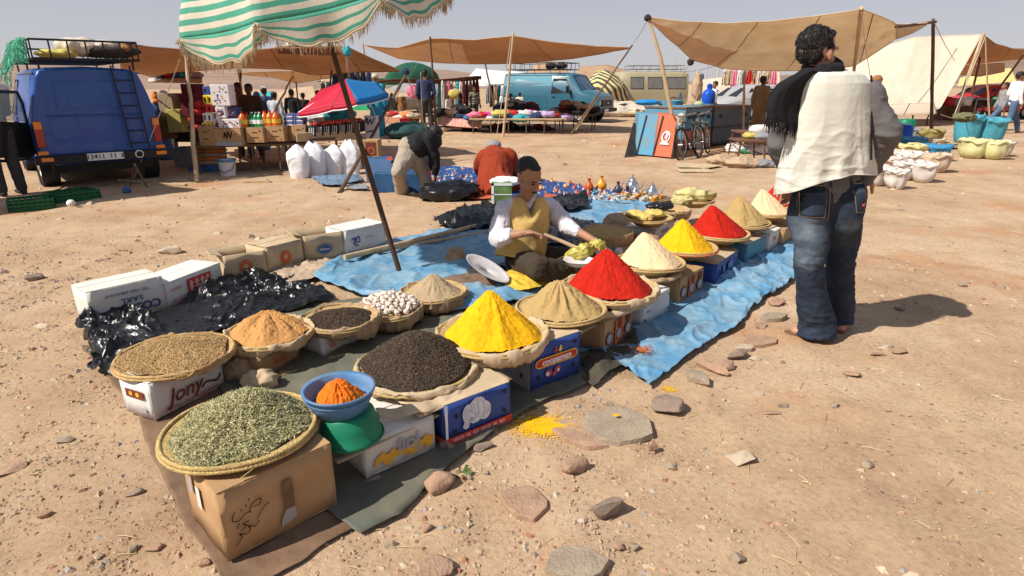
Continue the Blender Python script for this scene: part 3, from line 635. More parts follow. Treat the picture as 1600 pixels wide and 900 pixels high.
stroke(t, F, [curve([(w*.15,h*.62),(w*.2,h*.68),(w*.26,h*.6),(w*.2,h*.5),(w*.24,h*.4),(w*.3,h*.38)]), curve([(w*.22,h*.6),(w*.32,h*.7),(w*.34,h*.52),(w*.25,h*.5)])], .011, INK['blue'], 'print')
# loose cardboard laid on the cartons and mats
def board(a, b, depth, z, label, mt=KRAFT2, tilt=0, roll=0, over=0):
    A = G(*a, z); B = G(*b, z); ux = (B-A).normalized(); n = Vector((-ux.y, ux.x, 0)); w = (B-A).length; nu, nv = 24, 14
    u, v = np.meshgrid(np.linspace(0, 1, nu), np.linspace(0, 1, nv), indexing='ij'); P = np.zeros((nu, nv, 3))
    e1 = .006*fbm(np.c_[u.ravel()*5, v.ravel()*4+label.__len__()], 1, 3, 3).reshape(nu, nv)
    for k in range(3): P[..., k] = A[k]+ux[k]*w*u+n[k]*(depth*v-over)
    P[..., 2] += e1+tilt*(v-.5)+roll*(u-.5); P[..., 0] += n[0]*e1*2; P[..., 1] += n[1]*e1*2
    p = MB(); p.grid(P); return p.build('cardboard_sheet', mt, at=A, angle=None, mods=solid(.004), label=label, cat='cardboard')
board((430,590), (560,548), .3, .03, 'flat brown cardboard lying on the mat between the two rows', KRAFT)
board((528,722), (688,648), .34, .172, 'cardboard sheet covering the wheat carton', KRAFT2, .01, .0)
board((655,650), (800,590), .3, .215, 'cardboard sheet over the blue garlic carton', KRAFT2, .012, .0)
board((800,540), (912,517), .30, .262, 'cardboard sheet on the blue onion carton', KRAFT, .01)
board((905,520), (985,478), .28, .20, 'torn cardboard sheet on the red panelled carton dusted with red', KRAFT2, .02, .01)
board((1075,400), (1150,388), .3, .20, 'cardboard sheet on the dark blue carton', KRAFT, .01)
board((1160,372), (1215,352), .3, .215, 'cardboard sheet on the teal carton', KRAFT2, .01)
# ================================================================ baskets and heaps
STRAWM = mat('basket_straw', (.50, .34, .15), .85, .3, 40, .8, 160, .004, stretch=(1, 1, 4))
STRAWY = mat('basket_yellow', (.55, .39, .16), .85, .35, 40, 1, 110, .008, stretch=(1, 1, 4))
CANVAS = mat('canvas_liner', (.46, .32, .2), .95, .15, 11, .8, 230, .004, col2=(.33, .215, .125))
CANVAS2 = mat('canvas_pale', (.58, .46, .31), .95, .15, 11, .8, 230, .004, col2=(.46, .33, .2))
CANVASO = mat('canvas_ochre', (.48, .29, .13), .95, .15, 11, .8, 230, .004, col2=(.36, .2, .08))
def tilt_m(c, tx, ty): return Matrix.Translation(c)@Matrix.Rotation(R(tx), 4, 'X')@Matrix.Rotation(R(ty), 4, 'Y')
def basket(c, Rr, label, mt=STRAWM, depth=.07, liner=None, drop=.04, tilt=(0, 0), seed=0, fold=.02, band=None):
    M = tilt_m(c, *tilt); t = thing('basket', label, 'basket', c-Vector((0, 0, depth)))
    # coiled tray: a rope of straw wound outward, modelled ring by ring
    n = 64; prof = []; rings = 9
    for k in range(rings+1):
        u = k/rings; r = Rr*(.5+.5*u); z = -depth*(1-u)**1.3
        prof += [(r, z), (r+Rr*.5/rings*.5, z-.006+depth*.3/rings)]
    prof = prof[:-1]
    b = MB(); b.lathe(prof, n, M=M); b.lathe([(.001, -depth), (Rr*.5, -depth)], n, M=M)
    b.build('tray', mt, t, angle=None, mods=solid(.008, -1))
    # rim coils with visible stitches
    b = MB()
    for (rr_, zz, th) in ((Rr, .004, .009), (Rr*1.02, -.008, .008)):
        pts = [M@Vector(((rr_)*math.cos(a), (rr_)*math.sin(a), zz+.003*math.sin(a*3+seed))) for a in np.linspace(0, 2*math.pi, 257)]
        b.tube(pts, [th*.8*(1+.3*(k % 2)) for k in range(257)], 6, cap=False)
    b.build('rim', mt, t, angle=None)
    if band:
        b = MB()
        for k in range(20):
            a0 = 2*math.pi*k/20; pts = [M@Vector((Rr*1.036*math.cos(a), Rr*1.036*math.sin(a), -.008)) for a in np.linspace(a0, a0+.16, 4)]; b.tube(pts, .0085, 5)
        b.build('stitch', band, t)
    if liner:
        q = np.random.RandomState(seed); ph = q.rand(6)*6.28; m = 160
        A = np.linspace(0, 2*math.pi, m, endpoint=False)
        und = .35*np.sin(2*A+ph[0])+.3*np.sin(3*A+ph[1])+.2*np.sin(5*A+ph[2])
        fo = 2.6*fbm(np.c_[np.cos(A)*2.2, np.sin(A)*2.2, 0*A], 1.6, 4, seed)+np.sin(23*A+ph[3]+4*np.sin(2*A+ph[4]))*.22*(np.sin(3*A+ph[5])+.6)
        prof = [(.80, -.02, 0), (.88, -.014, .2), (.92, -.008, .3), (.965, .003, .5), (1.0, .010, .5), (1.022, .008, .6), (1.032, -.006, .8), (1.03, -.3, 1.0), (1.0, -.65, 1.3), (.96, -1.0, 1.5)]; pl_ = fbm(np.c_[np.cos(A)*9, np.sin(A)*9, 0*A], 1.5, 3, seed+3)
        P = np.zeros((m+1, len(prof), 3))
        for j, (r, z, k) in enumerate(prof):
            zz = z if j < 7 else z*drop*(1+.5*und)
            rr_ = Rr*(r+.025*und*k)+fold*fo*k*.35+(.03*pl_*(k-.4) if j > 3 else 0)
            z2 = zz+fold*.5*fo*k*.4+.006*np.sin(7*A+j)
            P[:m, j] = np.c_[rr_*np.cos(A), rr_*np.sin(A), z2]
        P[m] = P[0]; V = P.reshape(-1, 3); V = V+np.c_[fbm(V, 18, 3, seed), fbm(V, 18, 3, seed+1), fbm(V, 18, 3, seed+2)]*.02+(crumple(V, 16, seed, 2)-.4)[:, None]*np.array([0, 0, .014])+(crumple(V, 34, seed+4, 2)-.4)[:, None]*np.array([.004, .004, .007])
        P = V.reshape(P.shape); P[m] = P[0]
        V = np.array([tuple(M@Vector(v)) for v in P.reshape(-1, 3)]).reshape(P.shape)
        b = MB(); b.grid(V); b.build('liner', liner, t, angle=None, mods=solid(.003))
    return t, M
def cone(q, p=1.12, rn=.05):
    return (1-np.sqrt(q*q+rn*rn)+rn*0)**p if 0 else np.clip(1-(np.sqrt(q*q+rn*rn)-rn)/(1-rn*.5), 0, None)**p
def heap_pts(c, Rr, h, M, p=1.05, nz=.006, rn=.06, nr=64, na=170, seed=0, off=(0, 0), lump=0, z0=-.012, ridge=.0):
    q = np.linspace(0, 1, nr)[:, None]*np.ones((1, na+1)); A = np.linspace(0, 2*math.pi, na+1)[None, :]*np.ones((nr, 1))
    ed = 1+.05*np.sin(3*A+seed)+.03*np.sin(7*A+seed*2); x = Rr*q*ed*np.cos(A)+off[0]*(1-q); y = Rr*q*ed*np.sin(A)+off[1]*(1-q)
    V = np.c_[x.ravel(), y.ravel()]
    z = h*cone(q, p, rn)
    n1 = fbm(V, 16, 4, seed).reshape(q.shape)*nz*1.6+fbm(np.c_[np.cos(A).ravel()*4, np.sin(A).ravel()*4, q.ravel()*1.3], 1.6, 4, seed+7).reshape(q.shape)*nz*3.2*np.sqrt(q); n2 = fbm(V, 75, 3, seed+3).reshape(q.shape)*nz*1.5+fbm(V, 190, 2, seed+5).reshape(q.shape)*nz*.8
    rg = ridge*np.sin(A*9+3*np.sin(A*2+seed)+q*2)*np.sin(np.pi*np.clip(q, 0, 1))*(fbm(np.c_[A.ravel(), q.ravel()], 2, 2, seed).reshape(q.shape)+.5)
    z = z+n1*(.3+q*(1-q)*3)+n2+rg+z0
    if lump: z = z+lump*np.clip(fbm(V, 8, 3, seed+9).reshape(q.shape)*3, -.4, 1)*(1-q)
    P = np.stack([x, y, z], -1); P[:, -1] = P[:, 0]; P[0] = P[0].mean(0)
    W_ = P.reshape(-1, 3)@np.array(M.to_3x3()).T+np.array(M.translation)
    return W_.reshape(P.shape)
def heap(c, Rr, peak, mt, M, label, name='spice_heap', cat='spice', **k):
    h = D(peak[0], peak[1], c.y+k.pop('py', 0)).z-c.z+.012; P = heap_pts(c, Rr, h, M, **k)
    b = MB(); b.grid(P); o = b.build(name, mt, at=c, angle=None, label=label, cat=cat); return o, P
POW = dict(
 yellow=YEL, red=mat('powder_red', (.43, .012, .003), .9, .22, 22, .7, 150, .005),
 khaki=mat('powder_khaki', (.40, .27, .11), .95, .10, 22, .5, 190, .003), cream=mat('powder_cream', (.74, .53, .31), .95, .06, 22, .6, 150, .003),
 tan=mat('powder_tan', (.50, .25, .085), .95, .1, 22, .5, 190, .003), grey=mat('powder_greybrown', (.38, .28, .17), .95, .1, 22, .5, 190, .003),
 orange=mat('powder_orange', (.72, .16, .01), .9, .12, 30, .6, 120, .004), ochre=mat('powder_ochre', (.5, .33, .12), .9))
ROWA = [ # left px, right px, rim y px, rim z, peak, kind
 (680, 858, 520, .30, (766,455), 'yellow', CANVAS2, .05, 'tall cone of bright yellow turmeric, nearest of the two yellow heaps', 'cream canvas lined basket holding the nearest yellow heap'),
 (805, 948, 481, .30, (872,440), 'khaki', None, 0, 'khaki brown spice heap between the near yellow and red ones', 'plain straw tray holding the khaki heap beside the near yellow one'),
 (876, 1029, 449, .30, (945,391), 'red', CANVAS2, .045, 'tall cone of red paprika nearest the seller', 'cream canvas lined basket holding the largest red heap'),
 (963, 1070, 409, .30, (1003,365), 'cream', None, 0, 'cream coloured flour-like heap between red and far yellow', 'straw tray holding the near cream heap'),
 (1022, 1120, 386, .30, (1063,344), 'yellow', None, 0, 'second yellow heap further along the row', 'straw tray with red stitched rim holding the far yellow heap'),
 (1076, 1170, 364, .30, (1108,322), 'red', None, 0, 'second red heap behind the far yellow one', 'straw tray holding the second red heap'),
 (1120, 1202, 347, .30, (1150,307), 'khaki', None, 0, 'greenish khaki heap toward the far end of the row', 'straw tray holding the far khaki heap'),
 (1163, 1234, 331, .30, (1187,297), 'cream', None, 0, 'far cream heap before the last red heap', 'straw tray holding the far cream heap'),
 (1186, 1264, 318, .30, (1214,286), 'red', None, 0, 'last red heap partly hidden by the standing man', 'straw tray holding the last red heap'),
]
for i, (x0, x1, cy, z, pk, kind, lin, drop, lab, blab) in enumerate(ROWA):
    l, r_, c = G(x0, cy, z), G(x1, cy, z), G((x0+x1)/2, cy, z); Rr = (r_-l).length/2*.97
    t, M = basket(c, Rr, blab, STRAWM, .07, lin, drop, (0, 0), i+3, .03, INK['redorange'] if i == 4 else None)
    pr = {'yellow': (1.02, .09), 'red': (.97, .12), 'khaki': (1.05, .16), 'cream': (.98, .13)}[kind]
    f = .90 if not lin else .86
    off = (G(pk[0], cy, z).x-c.x)*1.0
    heap(c, Rr*f, pk, POW[kind], M, lab, p=pr[0], rn=pr[1], seed=i+2, off=(off, off*-.2), nz=.011 if kind != 'cream' else .007, ridge=.014 if kind == 'khaki' else .007, z0=-.008)
# extra cloth folded under the near liners
def drape(a, b, z0, drop, label, mt, seed, out=.03):
    A = G(*a, z0); B = G(*b, z0); nu, nv = 60, 16; ux = (B-A).normalized(); n = Vector((ux.y, -ux.x, 0)); P = np.zeros((nu, nv, 3))
    for i in range(nu):
        u = i/(nu-1); w = .5*math.sin(u*13+seed)+.3*math.sin(u*29+seed*2)
        for j in range(nv):
            v = j/(nv-1); q = A.lerp(B, u)+n*(out*math.sin(v*2.2)+w*.018*v+.05*math.sin(math.pi*u)); P[i, j] = (q.x, q.y, z0-drop*v*(.7+.3*math.sin(u*5+seed))*math.sin(math.pi*(.15+.7*u))+.008*w)
    V = P.reshape(-1, 3); V = V+np.c_[fbm(V, 14, 3, seed), fbm(V, 14, 3, seed+1), fbm(V, 14, 3, seed+2)]*.02
    m = MB(); m.grid(V.reshape(nu, nv, 3)); m.build('cloth', mt, at=A, angle=None, mods=solid(.003), label=label, cat='cloth')
drape((585,640), (720,600), .235, .06, 'beige cloth folded under the big pepper basket', CANVAS2, 3, .05)
drape((700,560), (840,540), .27, .06, 'cream cloth hanging under the near yellow basket', CANVAS2, 5, .02)
drape((900,490), (1025,465), .26, .05, 'cream cloth folds under the big red basket', CANVAS2, 7, .02)
drape((985,440), (1062,425), .26, .05, 'yellowish cloth folds under the cream basket', CANVAS, 9, .02)
# row B and the special ones
def bk(x0, x1, cy, z, lab, **k):
    l, r_, c = G(x0, cy, z), G(x1, cy, z), G((x0+x1)/2, cy, z); Rr = (r_-l).length/2*.95; t, M = basket(c, Rr, lab, **k); return c, Rr, M
def grains(parent, P, n, mt, size, mesh='grain', seed=0, name='grains', lift=.0, elong=2.2, flatn=1.0, dropout=0, tiltr=.5):
    q = np.random.RandomState(seed); nr, na = P.shape[:2]; b = MB(); pl = ploc(parent)
    B = np.array([(-1, 0, 0), (-.3, .8, 0), (.4, .7, .1), (1, 0, 0), (.4, -.7, .1), (-.3, -.8, 0), (0, 0, .85), (0, 0, -.6)])
    FF = [(0, 6, 1), (1, 6, 2), (2, 6, 3), (3, 6, 4), (4, 6, 5), (5, 6, 0), (0, 1, 7), (1, 2, 7), (2, 3, 7), (3, 4, 7), (4, 5, 7), (5, 0, 7)]
    vs = []; fs = []; ms = []
    for k in range(n):
        rr_ = math.sqrt(q.rand())*.985; i = rr_*(nr-1); j = q.rand()*(na-2); i0, j0 = int(i), int(j)
        p = P[i0, j0]*(1-(i-i0))+P[min(nr-1, i0+1), j0]*(i-i0); p2 = P[i0, j0+1]*(1-(i-i0))+P[min(nr-1, i0+1), j0+1]*(i-i0); p = p+(p2-p)*(j-j0)
        s = size*q.uniform(.75, 1.25); a = q.rand()*6.28; e = q.normal()*tiltr; ca, sa, ce, se = math.cos(a), math.sin(a), math.cos(e), math.sin(e)
        A = np.array([[ca*ce, -sa, ca*se], [sa*ce, ca, sa*se], [-se, 0, ce]])
        v = (B*np.array([s*elong, s, s*flatn]))@A.T+p+np.array([0, 0, lift+s*.3]); o = k*8
        vs.append(v); fs += [tuple(x+o for x in f) for f in FF]; ms += [q.randint(len(mt))]*12
    b.v = vs; b.n = n*8; b.f = fs; b.m = ms
    return b.build(name, mt, parent, smooth=False, kind='stuff')
# coriander seed on the Jony carton
c, Rr, M = bk(187, 362, 554, .225, 'ochre cloth lined basket heaped with coriander seed, standing on the Jony carton'.replace('Jony', 'white lettered'), liner=CANVASO, drop=.022, seed=31, fold=.03)
t = thing('seed_heap', 'low heap of pale brown coriander seed on the lettered white carton', 'spice', c); SEED = [mat('seed_a', (.40, .25, .11), .8, bump=0), mat('seed_b', (.5, .34, .16), .8, bump=0), mat('seed_c', (.28, .17, .07), .8, bump=0)]
P = heap_pts(c, Rr*.93, .062, M, p=.9, rn=.3, seed=4, nz=.008, na=80, nr=30, z0=.0); b = MB(); b.grid(P); b.build('core', SEED[0], t, angle=None); grains(t, P, 7500, SEED, .0032, seed=3, elong=1.3, name='seeds')
# tan powder
c, Rr, M = bk(352, 490, 519, .195, 'canvas lined basket heaped with tan powder beside the coriander', liner=CANVAS2, drop=.05, seed=32, fold=.05)
heap(c, Rr*.88, (412,491), POW['tan'], M, 'tan powder heap with a flattened ridge, second row', p=1.0, rn=.25, seed=12, off=(-.03, .05), ridge=.016, nz=.01)
# small pepper
PEP = [mat('pepper_a', (.045, .03, .02), .75, bump=0), mat('pepper_b', (.075, .05, .032), .75, bump=0), mat('pepper_c', (.13, .085, .05), .75, bump=0), mat('pepper_d', (.03, .02, .015), .75, bump=0)]
c, Rr, M = bk(470, 592, 496, .19, 'canvas bag basket of black pepper on the upside down white carton', liner=CANVAS, drop=.07, seed=33, fold=.06)
t = thing('pepper_heap', 'small heap of black pepper in the second row', 'spice', c); P = heap_pts(c, Rr*.84, .04, M, p=.9, rn=.3, seed=5, na=80, nr=30); b = MB(); b.grid(P); b.build('core', PEP[0], t, angle=None); grains(t, P, 4200, PEP, .0034, seed=5, elong=1.1, name='peppercorns')
# garlic
c, Rr, M = bk(555, 660, 482, .14, 'canvas lined basket full of garlic bulbs in the second row', liner=CANVAS, drop=.09, seed=34, fold=.06)
GAR = mat('garlic_skin', (.74, .66, .56), .6, .12, 50, .3, 60, .003, col2=(.68, .54, .48))
b = MB(); q_ = [(.0, -.016), (.012, -.014), (.02, -.004), (.021, .004), (.015, .013), (.006, .019), (.003, .028), (.0035, .034), (0, .035)]
b.lathe(q_, 14, wob=lambda a, i: (.0022*math.cos(a*7), 0)); g0 = b.build('garlic_bulb', GAR, at=(0, 0, 0), label='white garlic bulb with pinkish skin in the basket', cat='garlic', group='garlic bulbs in the basket')
q = np.random.RandomState(8); K = 78
for k in range(K):
    o = g0 if k == 0 else g0.copy()
    if k: COL.objects.link(o)
    rr_ = math.sqrt((k+.5)/K)*Rr*.9; a = k*2.4; s = q.uniform(.75, 1.15); zz = .085*(1-(rr_/Rr)**1.5)+.008
    o.location = c+Vector((rr_*math.cos(a), rr_*math.sin(a), zz)); o.rotation_euler = (q.uniform(-1.5, 1.5), q.uniform(-1.5, 1.5), q.rand()*6.28); o.scale = (s, s, s)
# grey brown powder
c, Rr, M = bk(624, 730, 455, .14, 'canvas lined basket with grey brown powder near the umbrella pole', liner=CANVAS, drop=.09, seed=35, fold=.06)
heap(c, Rr*.86, (671,428), POW['grey'], M, 'grey brown powder heap near the umbrella pole foot', p=1.1, rn=.12, seed=15, nz=.008)
# big pepper
c, Rr, M = bk(553, 750, 572, .245, 'large canvas lined basket heaped with black pepper above the blue garlic carton', mt=STRAWY, liner=CANVAS2, drop=.03, seed=36, fold=.02)
t = thing('pepper_heap', 'large mound of black peppercorns in the front row', 'spice', c); hh = D(640, 521, c.y).z-c.z+.01; P = heap_pts(c, Rr*.93, hh, M, p=.95, rn=.3, seed=6, nz=.006, off=(0, .02)); b = MB(); b.grid(P); b.build('core', PEP[0], t, angle=None); grains(t, P, 15000, PEP, .0034, seed=6, elong=1.1, name='peppercorns')
# herbs
c, Rr, M = bk(258, 494, 668, .325, 'wide yellow straw tray of dried green herb on the big brown carton', mt=STRAWY, depth=.045, seed=37)
t = thing('herb_heap', 'broad mound of dried grey green thyme nearest the camera', 'herb', c); HB = [mat('herb_a', (.33, .30, .14), .9, bump=0), mat('herb_b', (.48, .44, .23), .9, bump=0), mat('herb_c', (.2, .19, .09), .9, bump=0), mat('herb_d', (.58, .52, .3), .9, bump=0)]
P = heap_pts(c, Rr*.9, D(385, 618, c.y).z-c.z+.012, M, p=1.0, rn=.22, seed=7, nz=.012, lump=.012, off=(.03, .02)); b = MB(); b.grid(P); b.build('core', HB[2], t, angle=None); grains(t, P, 15000, HB, .0024, seed=7, elong=4.8, name='leaves', lift=.001, tiltr=.6)
bb = MB(); bb.tube([G(375, 748, .3), G(396, 732, .315), G(420, 714, .32)], .002, 5); bb.build('straw', STRAWY, at=G(375, 748, .3), label='single pale straw hanging from the herb tray', cat='straw')
# basins
BL = mat('basin_blue', (.07, .19, .38), .55, .15, 9, .1, 30, .003, col2=(.17, .24, .36), thr=(.3, .6)); GN = mat('basin_green', (.01, .17, .09), .45, .15, 12, .1, 30, .003)
c = G(529, 606, .405); l, r_ = G(473, 606, .405), G(585, 606, .405); Rr = (r_-l).length/2
t = thing('basin', 'blue plastic basin holding orange powder on an upturned green one', 'basin', c-Vector((0, 0, .1)))
b = MB(); b.lathe([(.001, -.078), (Rr*.68, -.078), (Rr*.86, -.03), (Rr*.9, -.002), (Rr*.93, .0), (Rr, .004), (Rr*1.01, -.004), (Rr*.95, -.008), (Rr*.91, -.034), (Rr*.73, -.086), (.001, -.086)], 56, c); b.build('bowl', BL, t, angle=None)
b = MB(); b.lathe([(Rr*.955, -.020), (Rr*.965, -.022), (Rr*.955, -.026)], 56, c); b.build('rim', BL, t, angle=None)
M = Matrix.Translation(c); heap(c+Vector((0, 0, -.03)), Rr*.68, (530,588), POW['orange'], Matrix.Translation(c+Vector((.0, 0, -.055))), 'rough heap of orange red powder in the blue basin', rn=.2, p=.9, seed=19, nz=.012, lump=.012, z0=0)
g2 = G(546, 660, .18); g2 = Vector((c.x+.028, c.y-.005, .207)); Rg = .12
t = thing('basin', 'upturned green plastic basin under the blue one', 'basin', g2)
b = MB(); b.lathe([(Rg*1.04, 0), (Rg*1.05, .006), (Rg, .01), (Rg*.93, .055), (Rg*.8, .103), (Rg*.72, .111), (.001, .11)], 56, g2); b.build('bowl', GN, t, angle=None)
b = MB(); b.lathe([(Rg*1.035, .001), (Rg*1.075, .004), (Rg*1.05, .0115)], 56, g2); b.build('rim', GN, t, angle=None)
# crumpled bits
def lump(c, r, mt, name, label, cat, seed=0, nz=.35, nf=2.2, nu=40, nv=24, group=None, M=None, parent=None):
    b = MB(); b.blob(c, r, M, nu, nv, nz=0, seed=seed); V = b.v[0]; cc = np.array(tuple(c)); d = V-cc; mr_ = (r[0]*r[1]*r[2])**(1/3)
    k = 1+nz*1.3*(crumple(d, nf*.8/mr_, seed)-.45)+nz*.8*fbm(d, .7/mr_, 2, seed+2); V = cc+d*k[:, None]; b.v[0] = V
    return b.build(name, mt, parent, at=(None if parent else (c[0], c[1], c[2]-min(r)*.8)), angle=None, label=label, cat=cat, group=group)
lump(G(405, 594, .06), (.09, .06, .055), CANVAS2, 'cloth_bundle', 'pale crumpled cloth bundle between the herb tray and tan powder', 'cloth', 3)
lump(G(375, 575, .07), (.07, .09, .07), CANVAS, 'cloth_bundle', 'crumpled brown cloth hanging behind the coriander basket', 'cloth', 5)
PLW = mat('plastic_white', (.62, .58, .58), .45, .08, 8, .2, 30, .004); YP = mat('plastic_yellow', (.62, .42, .05), .35, .15, 8, .4, 25, .006, spec=.5); YG = mat('plastic_yellowgreen', (.42, .36, .07), .3, .15, 8, .4, 25, .006, spec=.5)
sheet('plastic_bag', [(778,452),(800,438),(840,436),(880,440)], [(795,470),(830,470),(850,464),(880,452)], YP, 50, 30, .07, .04, 8, 3, label='flat yellow plastic bag on the tarpaulin in front of the seller', cat='bag', ruff=.02)
c = D(762, 420, 4.25); b = MB(); M = tilt_m(c, 22, 18)@Matrix.Rotation(R(-30), 4, 'Z'); b.lathe([(.001, -.02), (.12, -.015), (.17, 0), (.185, .008)], 48, M=M, sy=.5); b.build('scoop_tray', mat('plastic_greywhite', (.46, .43, .44), .5, .15, 8, .3, 20), at=c, angle=None, mods=solid(.003), label='white oval plastic tray leaning on dark sacks left of the seller', cat='tray')
lump(G(738, 442, .05), (.22, .12, .06), mat('sack_brown', (.17, .11, .075), .95, .2, 10, .4, 60), 'sack', 'crumpled brown sack under the white oval tray', 'sack', 8)
lump(G(765, 428, .05), (.16, .12, .07), mat('sack_dark', (.03, .028, .03), .8, .2, 10, .4, 60), 'sack', 'dark folded sack under the white oval tray', 'sack', 9)
lump(D(712, 405, 5.0), (.09, .16, .09), CANVAS, 'sack', 'empty tan sack left of the seller', 'sack', 10)
lump(D(873, 420, 4.35), (.07, .05, .04), YP, 'plastic_bag', 'small scrunched yellow bag by the seller knee', 'bag', 11)
c = D(905, 408, 4.12); b = MB(); b.lathe([(.001, -.02), (.08, -.018), (.105, .01), (.112, .012), (.104, .006), (.08, -.024), (.001, -.026)], 40, c); b.build('bowl', PLW, at=c, angle=None, label='white bowl on the tarpaulin below the seller hand', cat='bowl')
def basket_px(x0, x1, cy, z, lab, **k): return bk(x0, x1, cy, z, lab, **k)
c, Rr, M = basket_px(905, 990, 362, .2, 'tan sack tray with rolled canvas rim right behind the seller arm', liner=CANVAS, drop=.12, seed=41, fold=.05)
heap(c, Rr*.9, (955,352), POW['khaki'], M, 'shallow brown powder in the rolled rim sack behind the seller arm', p=1, rn=.4, seed=22)
c, Rr, M = basket_px(975, 1052, 340, .28, 'straw tray holding yellow plastic bags at the back of the stand', seed=42)
for k, (x, y, w_) in enumerate(((992, 334, .09), (1022, 333, .1), (1008, 340, .07))): lump(G(x, y, .31), (w_, .07, .035), mat('bag_pale_yellow', (.6, .45, .13), .4, .15, 8, .4, 25, .006), 'plastic_bag', ['left', 'right', 'front'][k]+' crumpled pale yellow bag on the back straw tray', 'bag', 50+k)
t, F, Lf, w, h, _ = carton((1022,380), (1052,362), (1050,343,'b'), .3, WHITEC, 'white carton with dark lettering at the back of the stand behind the cream heap'); text('Germa', INK['navy'], t, onf(F, w*.5, h*.6, .001), .07)
c, Rr, M = basket_px(1010, 1078, 327, .26, 'canvas lined tray with dark plastic at the back of the stand', liner=CANVAS, drop=.08, seed=43, fold=.05)
lump(G(1030, 322, .29), (.13, .09, .035), BLACKP, 'plastic_bag', 'dark plastic bag in the back canvas tray', 'bag', 61)
c, Rr, M = basket_px(1052, 1116, 312, .28, 'straw tray with crumpled yellowish cloth, farthest at the back', seed=44)
YCL = mat('cloth_yellowish', (.55, .48, .22), .8, .15, 10, .4, 30, .005)
lump(G(1085, 305, .33), (.19, .1, .07), YCL, 'cloth_bundle', 'pale yellow crumpled cloth on the farthest back tray', 'cloth', 62, .5)
lump(G(1068, 313, .3), (.1, .08, .04), YCL, 'cloth_bundle', 'small fold of pale yellow cloth hanging off the farthest back tray', 'cloth', 63, .5)
lump(G(1010, 382, .08), (.16, .22, .09), mat('sack_pinkbrown', (.36, .2, .14), .95, .2, 10, .4, 60), 'sack', 'pinkish brown sack behind the cream heap', 'sack', 64)
c = G(940, 388, .12)
lump(G(960, 390, .06), (.3, .14, .08), CANVAS, 'sack', 'long tan sack lying along the blue tarpaulin right of the seller', 'sack', 65)
lump(G(975, 352, .08), (.2, .22, .12), CANVAS, 'sack', 'rolled tan sack lying behind the rolled rim tray', 'sack', 66)
for k in range(3): lump(G(935+16*k, 397-2*k, .1), (.035, .03, .035), PLW, 'plastic_pot', ['left', 'middle', 'right'][k]+' small whitish pot beside the red heap behind its rim', 'pot', 70+k, .1)
# a pole lying on the back tarpaulin
WOOD = mat('wood_pale', (.46, .33, .2), .8, .25, 6, .4, 40, .004, stretch=(1, 1, .15)); WOODD = mat('wood_dark', (.13, .075, .045), .7, .25, 6, .4, 40, .004, stretch=(1, 1, .15))
b = MB(); b.tube([G(538, 402, .09), G(640, 378, .1), G(745, 352, .1)], [.026, .024, .02], 8); b.build('wooden_pole', WOOD, at=G(538, 402, .09), label='pale wooden pole lying along the back edge of the blue tarpaulin', cat='pole')
b = MB(); b.tube([G(555, 400, .07), G(660, 380, .07), G(760, 362, .08)], [.015, .015, .012], 8); b.build('wooden_pole', WOOD, at=G(555, 400, .07), label='thin second stick lying beside the pale pole', cat='pole')
# ================================================================ VEHICLES
def paint(name, col, col2=None, rough=.35): return mat(name, col, rough, .08, 2.5, .03, 60, .002, col2=col2, spec=.5, coat=.3)
GLASS = mat('car_glass', (.02, .02, .022), .12, .1, 3, 0, spec=.35); RUBBER = mat('tyre_rubber', (.015, .014, .013), .85, .3, 20, .2); RIMM = mat('rim_metal', (.45, .44, .42), .4, .2, 20, .1, metal=.6)
BUMP = mat('bumper_black', (.02, .02, .022), .55, .3, 10, .1); CHROME = mat('dull_chrome', (.6, .6, .6), .25, .1, 20, .05, metal=1); LENS = {k: mat('lens_'+k, c, .2, .1, 20, 0, spec=.6) for k, c in dict(red=(.35,.02,.01), amber=(.75,.22,.02), clear=(.7,.7,.65)).items()}
def station_section(st):
    y, zb, zl, zt, wb, wl, wt = st
    return [(0, zb), (wb*.8, zb), (wb, zb+.06), (lerp(wb, wl, .6), lerp(zb, zl, .5)), (wl, zl), (lerp(wl, wt, .5), lerp(zl, zt, .5)), (wt, zt-.10), (wt-.05, zt-.03), (wt-.16, zt-.002), (0, zt+.02)]
